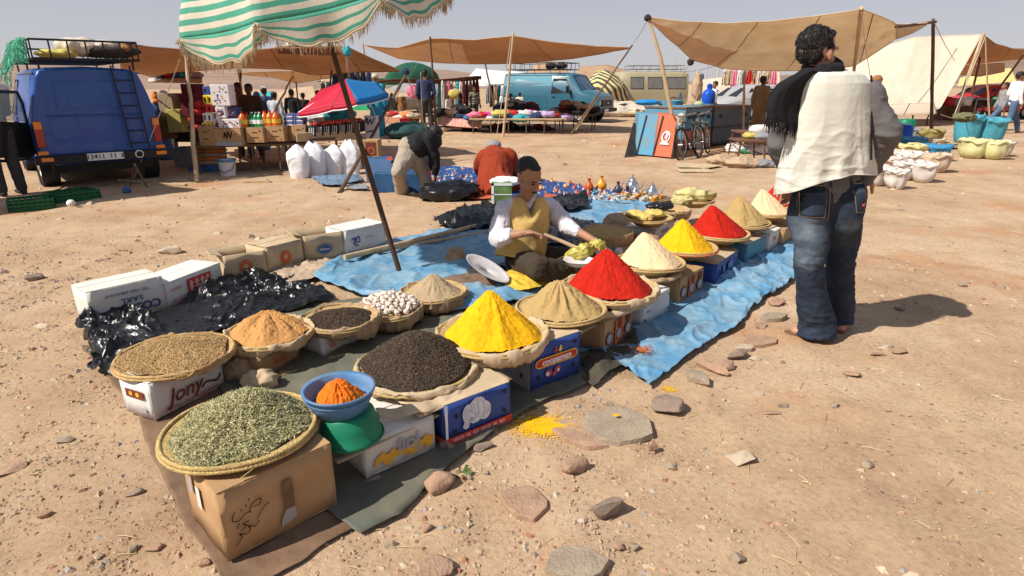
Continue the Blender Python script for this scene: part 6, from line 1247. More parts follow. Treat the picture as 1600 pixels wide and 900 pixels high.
standing_sack(522, 276, 226, 29, 'third white sack with a slumped open mouth', 3, tilt=.06); standing_sack(549, 275, 219, 31, 'rightmost white sack beside the parasol pole', 4)
sheet('cloth', [(488,279),(520,278),(562,275)], [(500,292),(530,293),(566,287)], mat('denim_cloth', (.13, .19, .27), .95, .3, 8, .4), 40, 16, .02, .06, 8, 4, label='blue denim cloth lying in front of the white sacks', cat='cloth', ruff=.08)
sheet('cloth', [(540,292),(570,290)], [(545,300),(575,299)], RAGS['grey'], 20, 10, .02, .04, 8, 5, label='grey rag on the earth behind the parasol pole', cat='cloth', ruff=.08)
# blue chest
BCH = mat('chest_blue', (.02, .07, .17), .6, .25, 6, .2); a = G(588, 302); t = thing('chest', 'open dark blue wooden chest with lid leaning back', 'chest', a+Vector((.4, .3, 0)))
m = MB(); m.box(a+Vector((.35, .25, .14)), (.7, .5, .28), R(-8)); m.build('box', BCH, t, mods=bevel(.01))
v = [D(568,249,8.9), D(575,286,8.7), D(626,296,8.6), D(614,246,8.8)]; m = MB(); e = Vector((-.03, .08, .02)); m.add(v+[p+e for p in v], [(0, 1, 2, 3), (7, 6, 5, 4), (0, 4, 5, 1), (1, 5, 6, 2), (2, 6, 7, 3), (3, 7, 4, 0)]); m.build('lid', BCH, t, mods=bevel(.012)); flat(t, frame(D(605, 250, 8.75), (1, 0, 0), (0, .3, 1)), [rect(0, 0, .07, .045)], INK['red'], 'sticker')
# trinket cloths with small wares
sheet('ground_cloth', [(632,266),(700,262),(760,266),(850,284),(930,296),(985,304)], [(640,296),(700,300),(760,304),(850,318),(920,326),(975,326)], mat('cloth_trinket_blue', (.025, .06, .2), .9, .3, 6, .3), 120, 30, .015, .03, 5, 8, label='blue cloths spread on the ground and covered with small wares', cat='cloth')
sheet('ground_cloth', [(690,300),(730,302),(770,306)], [(690,312),(730,315),(775,316)], mat('cloth_orange', (.45, .10, .04), .9, .2), 30, 12, .02, .03, 6, 9, label='orange red cloth under the crouching person', cat='cloth')
sheet('ground_cloth', [(850,308),(880,310),(905,312)], [(850,320),(880,322),(910,322)], MATS['cloth_orange'], 20, 10, .03, .03, 6, 10, label='orange cloth edge right of the seller', cat='cloth')
q = np.random.RandomState(11); m = MB(); WM = [mat('ware_'+str(k), c, .35, .2, 30, 0, spec=.6) for k, c in enumerate(((.05,.12,.4),(.6,.6,.62),(.7,.2,.03),(.45,.05,.05),(.3,.35,.4),(.04,.3,.4),(.6,.5,.3),(.02,.02,.03),(.5,.5,.55)))]
for k in range(1000):
    f = q.rand(); x = lerp(638, 978, f); c = G(x, lerp(266, 305, max(0, (f-.3)/.7))+q.rand()*lerp(32, 20, f)); r = q.uniform(.012, .04); s = q.randint(3); hz = q.uniform(.3, 1.2)
    if s == 0: m.lathe([(r, 0), (r*.9, r*.3*hz), (.001, r*.35*hz)], 7, c+Vector((0, 0, .03)), q.randint(9))
    elif s == 1: m.lathe([(r*.4, 0), (r*.7, r*.6), (r*.3, r*1.3), (r*.35, r*1.7), (.001, r*1.7)], 7, c+Vector((0, 0, .03)), q.randint(9))
    else: m.box(c+Vector((0, 0, .035)), (r*2, r, r*.5), q.rand()*3, q.randint(9))
m.build('small_wares', WM, angle=40, kind='stuff')
def pot(px, py, prof, mt, name, label, cat, extra=None, s=1):
    c = G(px, py)+Vector((0, 0, .02)); t = thing(name, label, cat, c); m = MB(); m.lathe([(r*s, z*s) for r, z in prof], 24, c); m.build('body', mt, t, angle=50)
    if extra: extra(t, c, s)
    return t
VASE = [(.001,0),(.05,0),(.09,.05),(.10,.1),(.07,.16),(.03,.2),(.028,.24),(.045,.27),(.04,.27),(.001,.24)]; TEAL_ = [(.001,0),(.07,0),(.11,.05),(.125,.11),(.10,.18),(.06,.22),(.065,.225),(.05,.25),(.02,.28),(.012,.29),(.018,.31),(.001,.33)]
SILV = mat('silver', (.75, .74, .72), .18, .1, 20, .1, 30, metal=1); ORG = mat('glaze_orange', (.75, .28, .02), .3, .2, 20, 0, spec=.6)
def tea(t, c, s):
    m = MB(); m.tube([c+Vector((.1, 0, .06))*s, c+Vector((.17, -.01, .1))*s, c+Vector((.19, -.01, .18))*s, c+Vector((.23, -.01, .21))*s], [.025*s, .018*s, .012*s, .009*s], 8); m.build('spout', SILV, t)
    m = MB(); m.tube([c+Vector((-.09, 0, .19))*s, c+Vector((-.17, 0, .17))*s, c+Vector((-.18, 0, .09))*s, c+Vector((-.11, 0, .05))*s], .011*s, 6); m.build('handle', SILV, t)
pot(939, 300, VASE, ORG, 'gourd_vase', 'round orange gourd vase on the blue cloth', 'vase', s=.8); pot(920, 302, VASE, mat('glaze_red', (.5, .08, .02), .3), 'vase', 'red and orange slim vase left of the orange gourd', 'vase', s=.7); pot(965, 306, VASE, mat('glaze_dark', (.05, .05, .09), .3), 'vase', 'dark blue grey vase right of the orange gourd', 'vase', s=.65)
pot(987, 304, TEAL_, SILV, 'teapot', 'tall silver teapot at the left of the brass tray', 'teapot', tea, .8); pot(1018, 314, TEAL_, SILV, 'teapot', 'silver teapot standing right of the brass tray', 'teapot', tea, .72); pot(992, 310, TEAL_, SILV, 'teapot', 'smaller silver teapot in front on the tray', 'teapot', tea, .5)
c = G(985, 316)+Vector((0, 0, .03)); m = MB(); m.lathe([(.001, 0), (.5, 0), (.54, .03), (.53, .03), (.49, .008), (.001, .008)], 40, c, sy=.7); m.build('tray', mat('tray_brass', (.3, .2, .1), .4, .2, 20, .1, metal=.6), at=c, angle=40, label='round dark metal tray crowded with little cups', cat='tray')
for k in range(26):
    a = k*2.4; r_q = .44*math.sqrt((k+.5)/26); p = c+Vector((r_q*math.cos(a), r_q*.6*math.sin(a), .01)); m = MB(); m.lathe([(.001, 0), (.022, 0), (.035, .05), (.03, .05), (.001, .01)], 10, p); m.build('cup', [ORG, MATS['ware_6'], MATS['ware_1']][k % 3], at=p, angle=40, label=['small orange cup on the round metal tray', 'small beige cup on the round metal tray', 'small whitish cup on the round metal tray'][k % 3], cat='cup', group='little cups on the round tray')
for k, (x, y, cc) in enumerate(((818,287,'red'),(862,290,'orange'),(828,284,'orange'),(884,297,'orange'),(897,300,'red'),(845,300,'orange'),(870,305,'red'))): pot(x, y, VASE, ORG if cc == 'orange' else MATS['glaze_red'], 'small_pot', f'little {cc} pot on the blue cloth, {["above the head", "far right of the head", "just right of the head", "near the slim vase", "touching the slim vase", "beside the white collar", "above the black bag"][k]} of the seller' if k not in (3, 4, 6) else f'little {cc} pot {["", "", "", "left of the slim red vase", "touching the slim red vase", "", "above the flat black bag"][k]}', 'pot', s=.35)
# little crate with bag by the seller
t, F, w, h = pbox('crate', 'small green and white crate left of the seller shoulder', 'crate', 768, 800, 320, 286, 6.9, .4, mat('crate_green', (.12, .2, .06), .7, .5, 8), prt=lambda t, F, w, h: flat(t, F, [rect(0, h-.03, w, h), rect(0, 0, .03, h), rect(0, h*.45, w, h*.5)], INK['white'], 'slat'))
lump(D(790, 283, 7.1), (.16, .14, .05), WS, 'plastic_bag', 'white plastic bag on the small green crate', 'bag', 77)
lump(G(706, 300, .1), (.36, .25, .13), BLACKP, 'plastic_bag', 'black plastic bag behind the legs of the bending man', 'bag', 78, .5)
# green plastic crates
GCR = mat('crate_plastic', (.01, .10, .035), .5, .15, 6, .1)
def crate(a, b_, dep, h, label):
    A = G(*a); B = G(*b_); ux = (B-A).normalized(); n = Vector((-ux.y, ux.x, 0)); w = (B-A).length; az = math.atan2(ux.y, ux.x); t = thing('plastic_crate', label, 'crate', A+ux*w/2+n*dep/2); m = MB(); m.box(A+ux*w/2+n*dep/2+Vector((0, 0, .01)), (w, dep, .015), az); m.build('base', GCR, t)
    for (o, L, r_) in ((ux*w/2, w, 0), (ux*w/2+n*dep, w, 0), (n*dep/2, dep, 1), (ux*w+n*dep/2, dep, 1)):
        for z in (.03, h*.55, h-.015): m = MB(); m.box(A+o+Vector((0, 0, z+.001*r_)), (L, .02, .028), az+r_*math.pi/2); m.build('rail', GCR, t)
        for k in range(9): d_ = (ux if not r_ else n)*(L*(k/8-.5)); m = MB(); m.box(A+o+d_+Vector((0, 0, h/2)), (.016, .016, h), az); m.build('upright', GCR, t)
    for k in range(1, 8): m = MB(); m.box(A+ux*w*k/8+n*dep/2+Vector((0, 0, h-.02)), (.02, dep, .012), az); m.build('slat', GCR, t)
crate((15, 333), (87, 326), .42, .13, 'dark green plastic crate upside down at the left edge'); crate((90, 320), (158, 311), .42, .13, 'dark green plastic crate right of the other near the blue van')
lump(G(111, 318, .04), (.05, .05, .05), mat('ball_white', (.7, .68, .62), .7, .3, 30), 'ball', 'scuffed white ball beside the green crate', 'ball', 3, .05)
for k, (x, y, w, lab) in enumerate(((205,284,.5,'flat piece of wood beside the two crossed stakes'),(270,290,.45,'broken board on the ground behind the pale pole'),(280,283,.3,'thin board piece right of the blue van'),(402,286,.4,'stick lying in front of the grocery table'),(225,283,.35,'second flat wood scrap near the guy rope'))): c = G(x, y); m = MB(); m.box(c+Vector((0, 0, .02)), (w, .07, .025), .15*(k-2)); m.build('wood_scrap', WOOD, at=c, label=lab, cat='wood')
table((684, 196), (752, 200), 1.1, .7, WOODD, 'clothes table under red striped blanket', 20.2, 19.8, 3); table((733, 187), (885, 184), 1.3, .7, WOOD, 'long clothes table with pale top in front of the light blue van', 19.3, 19.0, 6); table((865, 178), (928, 180), 1.0, .7, WOODD, 'small clothes table by the van front', 20.5, 20.2, 3); table((597, 187), (650, 188), 1.0, .7, WOODD, 'far clothes table left of the man in the dark blue jacket', 22, 22, 3)
sheet_ = [(682,188,20.15),(715,190,20),(752,191,19.75)]; awning([(683,184,20.2),(715,186,20.1),(753,188,19.8)], [(684,194,20.1),(715,198,19.9),(752,200,19.6)], mat('blanket_red', (.45, .1, .1), .95, .4, 3, .3, col2=(.6, .5, .4), stretch=(6, .3, .3)), 'red and cream striped blanket hanging over the edge of a table', 0, 30, 8, 33, .03, name='blanket', seams=0)
pbox('board', 'salmon pink board hanging from the far clothes table', 'board', 601, 625, 193, 183, 21.8, .05, mat('salmon', (.65, .35, .22), .9))
heaps = [('far clothes table', 600, 648, 176, 187, 22.4, 24, 'cream brown white maroon orange tan grey red'.split()), ('blanket covered table', 683, 748, 168, 187, 20.6, 34, 'black navy grey black tan black cream dark'.split()), ('long table', 735, 885, 176, 185, 19.8, 60, 'white pink red magenta blue lilac navy teal cream yellow maroon white'.split()), ('dark heap at the van', 780, 838, 160, 172, 21, 20, 'black maroon dark navy grey'.split()), ('table by the van front', 865, 930, 160, 178, 21, 26, 'tan dark maroon black grey brown teal'.split()), ('ground under the tables', 700, 880, 196, 203, 20.6, 14, 'dark navy maroon black'.split())]
for nm_, x0, x1, y0, y1, Y, n, cs in heaps:
    for k in range(n):
        c = cs[k % len(cs)]; f = rnd.random(); p = D(lerp(x0, x1, f), lerp(y1, y0, rnd.random()*math.sin(math.pi*(.15+.7*f))), Y+U(-.3, .3)); r = U(.14, .26)
        lump(p, (r, r*.8, r*.42), RAGS[c], 'garment', f'crumpled {c} garment heaped on the {nm_}' if 'heap' not in nm_ and 'ground' not in nm_ else (f'crumpled {c} garment in the dark heap beside the light blue van' if 'heap' in nm_ else f'{c} garment lying on the ground under the tables'), 'garment', k*7+int(x0), .6, 1.6, nu=18, nv=12, group='clothes on the '+nm_ if 'ground' not in nm_ else 'clothes on the ground')
# clothes hanging on lines
def hanging(x0, x1, ytop, L, Y, cs, n, where):
    for k in range(n):
        x = lerp(x0, x1, (k+.5)/n); a = D(x, ytop+U(-1, 1), Y+U(-.2, .2)); w = (x1-x0)/n/950*Y*U(.8, 1.15); h = L*U(.75, 1.15); c = cs[k % len(cs)]; G_ = np.zeros((12, 8, 3))
        for i in range(12):
            for j in range(8): u, v = i/11-.5, j/7; G_[i, j] = (a.x+u*w*(.7+.5*min(1, v*2)), a.y+.06*math.sin(u*14+k)*v, a.z-h*v-.05*abs(u)*2)
        m = MB(); m.grid(G_); m.build('hanging_garment', RAGS[c], at=a, angle=None, mods=solid(.03), label=f'{c} garment hanging {where}, {["first", "second", "third", "fourth", "fifth", "sixth", "seventh", "eighth", "ninth", "tenth", "eleventh", "twelfth", "thirteenth", "fourteenth"][k]} from the left', cat='garment')
    rope([D(x0-4, ytop-1, Y), D(x1+4, ytop-1, Y)], f'line that carries clothes {where}', .012, BUMP)
hanging(684, 722, 126, 1.25, 25, 'teal cream cream pink tan cream'.split(), 8, 'behind the dark jacket'); hanging(722, 748, 122, 1.2, 26, 'maroon dark brown maroon'.split(), 5, 'right of the pale garments'); hanging(518, 580, 108, .8, 17, 'navy black dark black navy black'.split(), 7, 'right of the parasol pole'); hanging(760, 800, 132, .8, 27, 'grey dark tan teal white lilac'.split(), 7, 'under the white sheet roof'); hanging(1130, 1215, 108, .9, 33, 'cream tan pink white grey red tan cream'.split(), 11, 'over the long pale tent'); hanging(500, 540, 128, 1.3, 19, 'black dark navy'.split(), 5, 'behind the small umbrella'); hanging(780, 830, 150, .9, 26, 'white grey tan navy'.split(), 7, 'behind the clothes heap')
awning([(575,128,24),(610,124,24),(690,124,25),(752,118,26)], [(575,131,24.3),(610,128,24.3),(690,130,25.3),(752,124,26.3)], mat('canopy_dark_red', (.12, .05, .03), .9), 'dark red brown canopy strip over the hanging clothes', .1, 30, 6, 91, .08, seams=0)
lump(D(645, 143, 22), (.22, .1, .2), RAGS['pink'], 'bag', 'bright pink bag hanging from ropes beside the dark jacket', 'bag', 41); lump(D(711, 147, 24), (.25, .15, .18), RAGS['yellow'], 'basket_bag', 'ochre basket bag hanging among the clothes', 'bag', 42, .1)
lump(G(637, 205, .2), (.65, .5, .25), mat('tarp_darkgreen', (.02, .06, .06), .8), 'covered_heap', 'dark green covered heap on the ground before the far table', 'heap', 43, .2)
# ================================================================ METAL BINS, BICYCLES, SACKS AT THE RIGHT
def dented(name, col, c2): return mat(name, col, .6, .3, 5, .3, 25, .01, col2=c2, thr=(.35, .6))
BINB = dented('bin_blue', (.08, .27, .42), (.16, .22, .24)); BINO = dented('bin_orange', (.58, .13, .06), (.42, .12, .07)); BING = dented('bin_bluegrey', (.07, .11, .16), (.13, .12, .11)); BIND = dented('bin_dark', (.03, .03, .035), (.08, .05, .04))
def quadbox(vs, e, mt, name, parent=None, **k):
    m = MB(); vs = [Vector(v) for v in vs]; e = Vector(e); m.hexa([vs[0], vs[1], vs[1]+e, vs[0]+e, vs[3], vs[2], vs[2]+e, vs[3]+e]); return m.build(name, mt, parent, angle=30, mods=bevel(.012), **k)
a, b_, c_ = G(990, 243), G(1020, 246), G(1049, 249); hh = .83; lean = Vector((.12, .28, 0))
t = thing('painted_panel', 'leaning metal box front, half light blue and half orange with a white crescent mark', 'metal box', a)
for (p, q, mt, n_) in ((a, b_, BINB, 'blue_half'), (b_, c_, BINO, 'orange_half')):
    p0, q0 = p+Vector((0, 0, .03)), q+Vector((0, 0, .03)); quadbox([p0, q0, q0+lean+Vector((0, 0, hh)), p0+lean+Vector((0, 0, hh))], (.1, .9, 0), mt, n_, t)
ux = (c_-a).normalized(); F = frame(b_+Vector((0, 0, .03))-Vector((-ux.y, ux.x, 0))*.02, ux, lean+Vector((0, 0, hh)))
ring(t, F, .21, .42, .10, .025, INK['white'], .12, z=.01); flat(t, F, [[(.11, .26), (.33, .25), (.3, .3), (.14, .31)], [(.2, .4), (.24, .36), (.27, .5), (.21, .52)]], INK['white'], 'print', .014)
for x in (.02, .48, .98): m = MB(); m.tube([F@Vector((x*.9-.42, .02, .01)), F@Vector((x*.9-.42, .85, .01))], .014, 5); m.build('rib', BIND, t)
quadbox([G(975, 247), G(991, 245), D(993, 192, 13.8), D(989, 192, 13.8)], (.02, .04, 0), BIND, 'leaning_board', label='dark board leaning against the left side of the blue and orange box', cat='board')
def bin_(A, B, dep, h, mt, label, low=None):
    ux = (B-A).normalized(); n = Vector((-ux.y, ux.x, 0)); w = (B-A).length; az = math.atan2(ux.y, ux.x); up = Vector((0, 0, 1)); t = thing('metal_bin', label, 'metal bin', A+ux*w/2+n*dep/2)
    m = MB(); m.box(A+ux*w/2+n*dep/2+up*(h/2+.04), (w, dep, h-.04), az); m.build('body', mt, t, mods=bevel(.012))
    for z in (.1, h*.5, h): m = MB(); m.box(A+ux*w/2+n*dep/2+up*z, (w+.04, dep+.04, .035), az); m.build('rim', BIND if z != h else mat('rust', (.2, .09, .05), .8, .3, 10), t)
    for x in (w*.15, w*.85): m = MB(); m.box(A+ux*x-n*.02+up*h*.78, (.1, .03, .07), az); m.build('handle', BIND, t)
    if low: m = MB(); m.box(A+ux*w/2-n*.012+up*(h*.27), (w*.96, .01, h*.4), az); m.build('lower_panel', low, t)
    return t
bin_(Vector((3.9, 14.2, 0)), Vector((4.75, 15.0, 0)), 1.1, .95, BINB, 'blue metal bin with orange lower part behind the bicycles', BINO)
bin_(Vector((4.85, 15.1, 0)), Vector((6.2, 16.4, 0)), 1.1, .93, BING, 'long blue grey metal bin left of the silver car')
for k, (x, y, Y, r, h, mt, lab) in enumerate(((1000,180,15.5,.5,.05,'WOOD','flat wooden lid lying on the blue and orange box'),(1035,180,15,.3,.08,'white','white tin dish on the blue and orange box'),(1050,167,16,.28,.16,'blue','light blue basin on the first metal bin'),(1088,168,16.5,.3,.06,'green','green lid lying on the metal bins'),(1110,167,17,.25,.07,'blue','pale blue lid lying on the metal bins'))):
    c = D(x, y, Y); mt_ = dict(WOOD=WOOD, white=INK['white'], blue=mat('basin_light', (.1, .35, .5), .5), green=GN)[mt]; m = MB(); m.lathe([(.001, 0), (r*.8, 0), (r, h), (r*.96, h), (r*.75, .02), (.001, .02)], 24, c); m.build('dish', mt_, at=c, angle=40, label=lab, cat='dish')
c = D(1106, 163, 17.5); t = thing('water_jug', 'bright blue plastic water jug with narrow neck on the metal bins', 'jug', c); m = MB(); m.lathe([(.001,0),(.16,0),(.18,.05),(.18,.26),(.15,.34),(.07,.40),(.06,.46),(.001,.46)], 24, c); m.build('body', mat('jug_blue', (.01,.08,.5), .35), t, angle=40); m = MB(); m.lathe([(.065,.44),(.075,.5),(.04,.54),(.001,.55)], 16, c); m.build('lid', mat('jug_blue', (0,0,0)), t, angle=40); m = MB(); m.tube([c+Vector((.15, 0, .3)), c+Vector((.24, 0, .36)), c+Vector((.16, 0, .42)), c+Vector((.06, 0, .43))], .015, 6); m.build('handle', MATS['jug_blue'], t)
lump(D(1092, 163, 17.3), (.13, .13, .09), mat('cup_pale_green', (.35, .45, .3), .5), 'pot', 'pale green pot left of the bright blue jug', 'pot', 4, .05); lump(D(1089, 142, 19), (.14, .14, .55), RAGS['tan'], 'folded_parasol', 'folded pale cloth upright behind the metal bins', 'cloth', 5, .3); pole(D(1087, 165, 19), D(1088, 122, 19), .04, 'short post carrying the folded pale cloth', seed=51)
for (x, y, c, lab) in ((1108,137,'green','green plastic can hanging behind the man in white shirt'),(1097,120,'blue','small light blue can hanging high behind the bins'),(1135,148,'lilac','lilac blue jug standing right of the man in white shirt'),(1175,133,'orange','orange garment bundle above the silver car roof'),(1150,146,'maroon','dark red shoes hanging above the car bonnet')): lump(D(x, y, 26), (.08, .08, .13), RAGS[c], 'hanging_can', lab, 'can', int(x), .1, 2, nu=16, nv=10)
lump(D(930+50, 172, 30)+Vector((-1, 0, 0)), (2.6, 1.0, .38), RAGS['cream'], 'canvas_pile', 'pile of cream canvas on the ground in front of the minibus', 'canvas', 6, .5, 2.5)
lump(D(1000, 173, 26), (.5, .4, .16), RAGS['cream'], 'canvas_pile', 'small cream cloth pile by the dark slanting pole', 'canvas', 7, .5, 2.5); lump(D(1012, 160, 25), (.5, .3, .12), mat('mattress_blue', (.02, .2, .5), .7), 'mattress', 'rolled bright blue mat behind the blue and orange box', 'mat', 8, .1)
# bicycles
def bicycle(at, rz, label, col, sc=1.0, steer=.2, lean=8):
    M = Matrix.Translation(Vector(at))@Matrix.Rotation(rz, 4, 'Z')@Matrix.Rotation(R(lean), 4, 'X')@Matrix.Scale(sc, 4); P = lambda x, z, y=0: M@Vector((x, y, z)); t = thing('bicycle', label, 'bicycle', at); r = .33
    fm = mat('bike_'+col[0], col[1], .4, .2, 20, .1, spec=.5)
    for nm_, cx in (('front', .52), ('rear', -.52)):
        w_ = thing('wheel', None, None, (0, 0, 0)); w_.parent = t; w_.location = P(cx, r)-Vector(at); Mw = Matrix.Translation(P(cx, r))@Matrix.Rotation(rz, 4, 'Z')@Matrix.Rotation(R(lean), 4, 'X')@Matrix.Scale(sc, 4)
        m = MB(); m.tube([Mw@Vector((r*math.cos(a), 0, r*math.sin(a))) for a in np.linspace(0, 2*math.pi, 41)], .019*sc, 7, cap=False); m.build('tyre', RUBBER, w_); m = MB(); m.tube([Mw@Vector((r*.93*math.cos(a), 0, r*.93*math.sin(a))) for a in np.linspace(0, 2*math.pi, 41)], .010*sc, 5, cap=False); m.build('rim', CHROME, w_)
        for k in range(16): a = 2*math.pi*k/16; m = MB(); m.tube([Mw@Vector((.02*math.cos(a+.5), .02*(-1)**k, .02*math.sin(a+.5))), Mw@Vector((r*.92*math.cos(a), 0, r*.92*math.sin(a)))], .0025*sc, 3, cap=False); m.build('spoke', CHROME, w_)
        m = MB(); m.tube([P(cx-.0, r, -.05), P(cx, r, .05)], .022*sc, 8); m.build('hub', CHROME, w_)
        m = MB(); a0 = (-.2, 2.0) if cx > 0 else (1.0, 3.3); m.tube([P(cx+(r+.035)*math.cos(a), r+(r+.035)*math.sin(a)) for a in np.linspace(*a0, 14)], .016*sc, 6, flat=.5); m.build('mudguard', fm, t)
    bars = [((.52, r, 0), (.40, .80, 0)), ((.40, .80, 0), (-.16, .74, 0)), ((.42, .72, 0), (-.05, .28, 0)), ((-.18, .80, 0), (-.05, .28, 0)), ((-.05, .28, 0), (-.52, r, .04)), ((-.05, .28, 0), (-.52, r, -.04)), ((-.16, .72, 0), (-.52, r, .04)), ((-.16, .72, 0), (-.52, r, -.04)), ((.40, .80, 0), (.37, .92, 0)), ((-.18, .80, 0), (-.2, .88, 0))]
    m = MB()
    for (x0, z0, y0), (x1, z1, y1) in bars: m.tube([P(x0, z0, y0), P(x1, z1, y1)], .017*sc, 7)
    m.build('frame', fm, t)
    m = MB(); m.tube([P(.33, .98, -.28), P(.42, .97, -.22), P(.38, .93, 0), P(.42, .97, .22), P(.33, .98, .28)], .013*sc, 6); h_ = m.build('handlebar', CHROME, t)
    for s in (-1, 1): m = MB(); m.tube([P(.35, .98, s*.26), P(.22, .97, s*.3)], .019*sc, 7); m.build('grip', RUBBER, h_)
    m = MB(); m.blob(P(-.2, .91), (.14*sc, .08*sc, .035*sc), Matrix.Rotation(rz, 3, 'Z')); m.build('saddle', RUBBER, t)
    m = MB(); m.lathe([(.09, -.006), (.09, .006)], 20, M=M@Matrix.Translation((-.05, 0, .28))@Matrix.Rotation(math.pi/2, 4, 'X'), cap=True); ch = m.build('chainring', CHROME, t)
    for s in (-1, 1): m = MB(); m.tube([P(-.05, .28, s*.03), P(-.05+s*.12, .28-s*.12, s*.07), P(-.05+s*.12, .28-s*.12, s*.15)], .011*sc, 6); m.box(P(-.05+s*.12, .28-s*.12, s*.13), (.09, .05, .02), rz); m.build('pedal', RUBBER, ch)
    m = MB(); m.box(P(-.5, .73), (.34*sc, .12*sc, .012), rz); m.tube([P(-.62, .73), P(-.55, r)], .008, 5); m.build('carrier', fm, t); m = MB(); m.lathe([(.045, 0), (.05, .03), (.02, .06), (.001, .06)], 14, M=M@Matrix.Translation((.46, 0, .84))@Matrix.Rotation(math.pi/2, 4, 'Y')); m.build('lamp', CHROME, t)
    return t
bicycle((3.72, 12.9, 0), R(-128), 'dark bicycle with white wrapping leaning by the crooked bleached pole, nearest', ('dark', (.05, .05, .06)), .92, lean=6)
bicycle((4.15, 13.4, 0), R(-118), 'grey green bicycle with front lamp standing behind the nearest one', ('grey', (.18, .2, .18)), .92, lean=10)
lump(D(1064, 187, 12.8), (.09, .09, .12), RAGS['cream'], 'saddle_cloth', 'cream cloth tied over the nearest bicycle', 'cloth', 9, .3)
# table with bowls and bags at the right of the bins
RUST = mat('rusty_steel', (.16, .08, .05), .8, .3, 12)
def steel_table(x0, x1, yt, Y, dep, label):
    a, b_ = D(x0, yt, Y), D(x1, yt, Y); t = thing('table', label, 'table', Vector(((a.x+b_.x)/2, Y+dep/2, 0))); m = MB(); m.box(((a.x+b_.x)/2, Y+dep/2, a.z-.02), (b_.x-a.x, dep, .035)); m.build('top', RUST, t)
    for x in (a.x+.04, b_.x-.04):
        for y in (Y+.04, Y+dep-.04): m = MB(); m.tube([(x, y, a.z-.03), (x+(.05 if x > a.x+.1 else -.05), y, 0)], .016, 6); m.build('leg', RUST, t)
        m = MB(); m.tube([(x, Y+.04, a.z*.45), (x, Y+dep-.04, a.z*.45)], .012, 5); m.build('brace', RUST, t)
steel_table(1156, 1200, 219, 11.6, .6, 'low rusty steel table in front of the white bags'); steel_table(1160, 1208, 206, 13.2, .7, 'rusty steel table with bowls behind the low one')
for (x, y, Y, r, c, lab) in ((1172,212,12,.13,'yellow','small yellow bag on the low rusty table'),(1190,214,12,.2,'grey','grey metal bowl on the low rusty table'),(1188,203,13.4,.22,'white','whitish cloth on the rear rusty table'),(1200,200,13.5,.12,'green','green cloth on the rear rusty table')): lump(D(x, y, Y), (r, r, r*.5), RAGS[c], 'bundle', lab, 'bundle', int(x+y), .3, 2, nu=20, nv=12)
for k, (x, y, r, c, lab) in enumerate(((1150,238,.38,'white','big white plastic bag under the rusty tables'),(1180,240,.35,'white','white bags beside the green one under the tables'),(1166,240,.2,'green','green white bag under the rusty tables'),(1140,224,.18,'white','small white bag at the corner of the bin'),(1128,258,.38,'tan','tan sack lying in front of the rusty table'),(1160,262,.4,'tan','second tan sack lying on flattened cardboard'),(1190,262,.3,'grey','greyish sack at the knees of the rusty table'),(1141,205,.3,'brown','brown leather bag by the pole'))): p = G(x, y); r *= .72; lump(p+Vector((0, 0, r*.3)), (r, r*.7, r*.4), RAGS[c], 'bag', lab, 'bag', 60+k, .4, 2)
for k, (x, y) in enumerate(((1085,268), (1100,262), (1075,262))): c = G(x, y); m = MB(); m.box(c+Vector((0, 0, .02+.012*k)), (.6, .4, .01), k*.7); m.build('cardboard_sheet', KRAFT2, at=c, label=['front', 'right', 'left'][k]+' flattened cardboard piece on the ground by the bicycles', cat='cardboard')
c = D(1148, 190, 16.5); m = MB(); m.tube([c+Vector((.35*math.cos(a), .1*math.cos(a), .33*math.sin(a))) for a in np.linspace(0, 6.3, 30)], .03, 6); m.build('wheel', RUBBER, at=c, label='loose bicycle wheel leaning behind the thin pale pole', cat='wheel')
# open sacks of grain
def open_sack(px, pyb, wpx, hpx, mt, fill, label, seed, pointed=True, group=None):
    c = G(px, pyb-1); w = wpx/950*c.y*.97/2; h = (hpx/950*c.y*1.02); t = thing('sack', label, 'sack', c, group); n = 36; q = np.random.RandomState(seed); ph = q.rand(3)*6.28
    pr = [(.4, 0), (.68, .05), (.9, .28), (1.0, .55), (1.0, .78), (1.06, .84), (1.08, .93), (1.0, 1.0), (.9, .97), (.84, .93), (.5, 1.0), (.001, .97)] if pointed else [(.7, 0), (.8, .05), (.92, .3), (.98, .6), (1, .85), (1.05, .9), (1.06, .96), (1, 1.0), (.92, .97), (.86, .93), (.5, 1.0), (.001, .97)]
    m = MB(); m.lathe([(w*r, h*z) for r, z in pr], n, c, wob=lambda a, i: (w*(.05*math.sin(5*a+ph[0])+.04*math.sin(9*a+ph[1]+i))*(.3+.7*(i > 3)), h*.06*math.sin(3*a+ph[2])*(i > 3))); V = m.v[0]; V += np.c_[fbm(V, 9, 3, seed), fbm(V, 9, 3, seed+1), fbm(V, 9, 3, seed+2)*.6]*.06; V += (crumple(V, 7, seed)-.4)[:, None]*(np.array([.035, .035, .02])+np.array([.02, .02, .06])*(V[:, 2:3] > h*.7)); V[:, 2] = np.maximum(V[:, 2], .004)
    m.build('bag', mt, t, angle=None, mods=solid(.006)); m = MB(); m.tube([c+Vector((w*1.03*math.cos(a), w*1.03*math.sin(a), h*(.95+.07*math.sin(3*a+seed)+.04*math.sin(7*a)))) for a in np.linspace(0, 6.283, 25)], [h*.05*(1+.4*math.sin(k*2.1+seed)) for k in range(25)], 6); m.build('rolled_rim', mt, t)
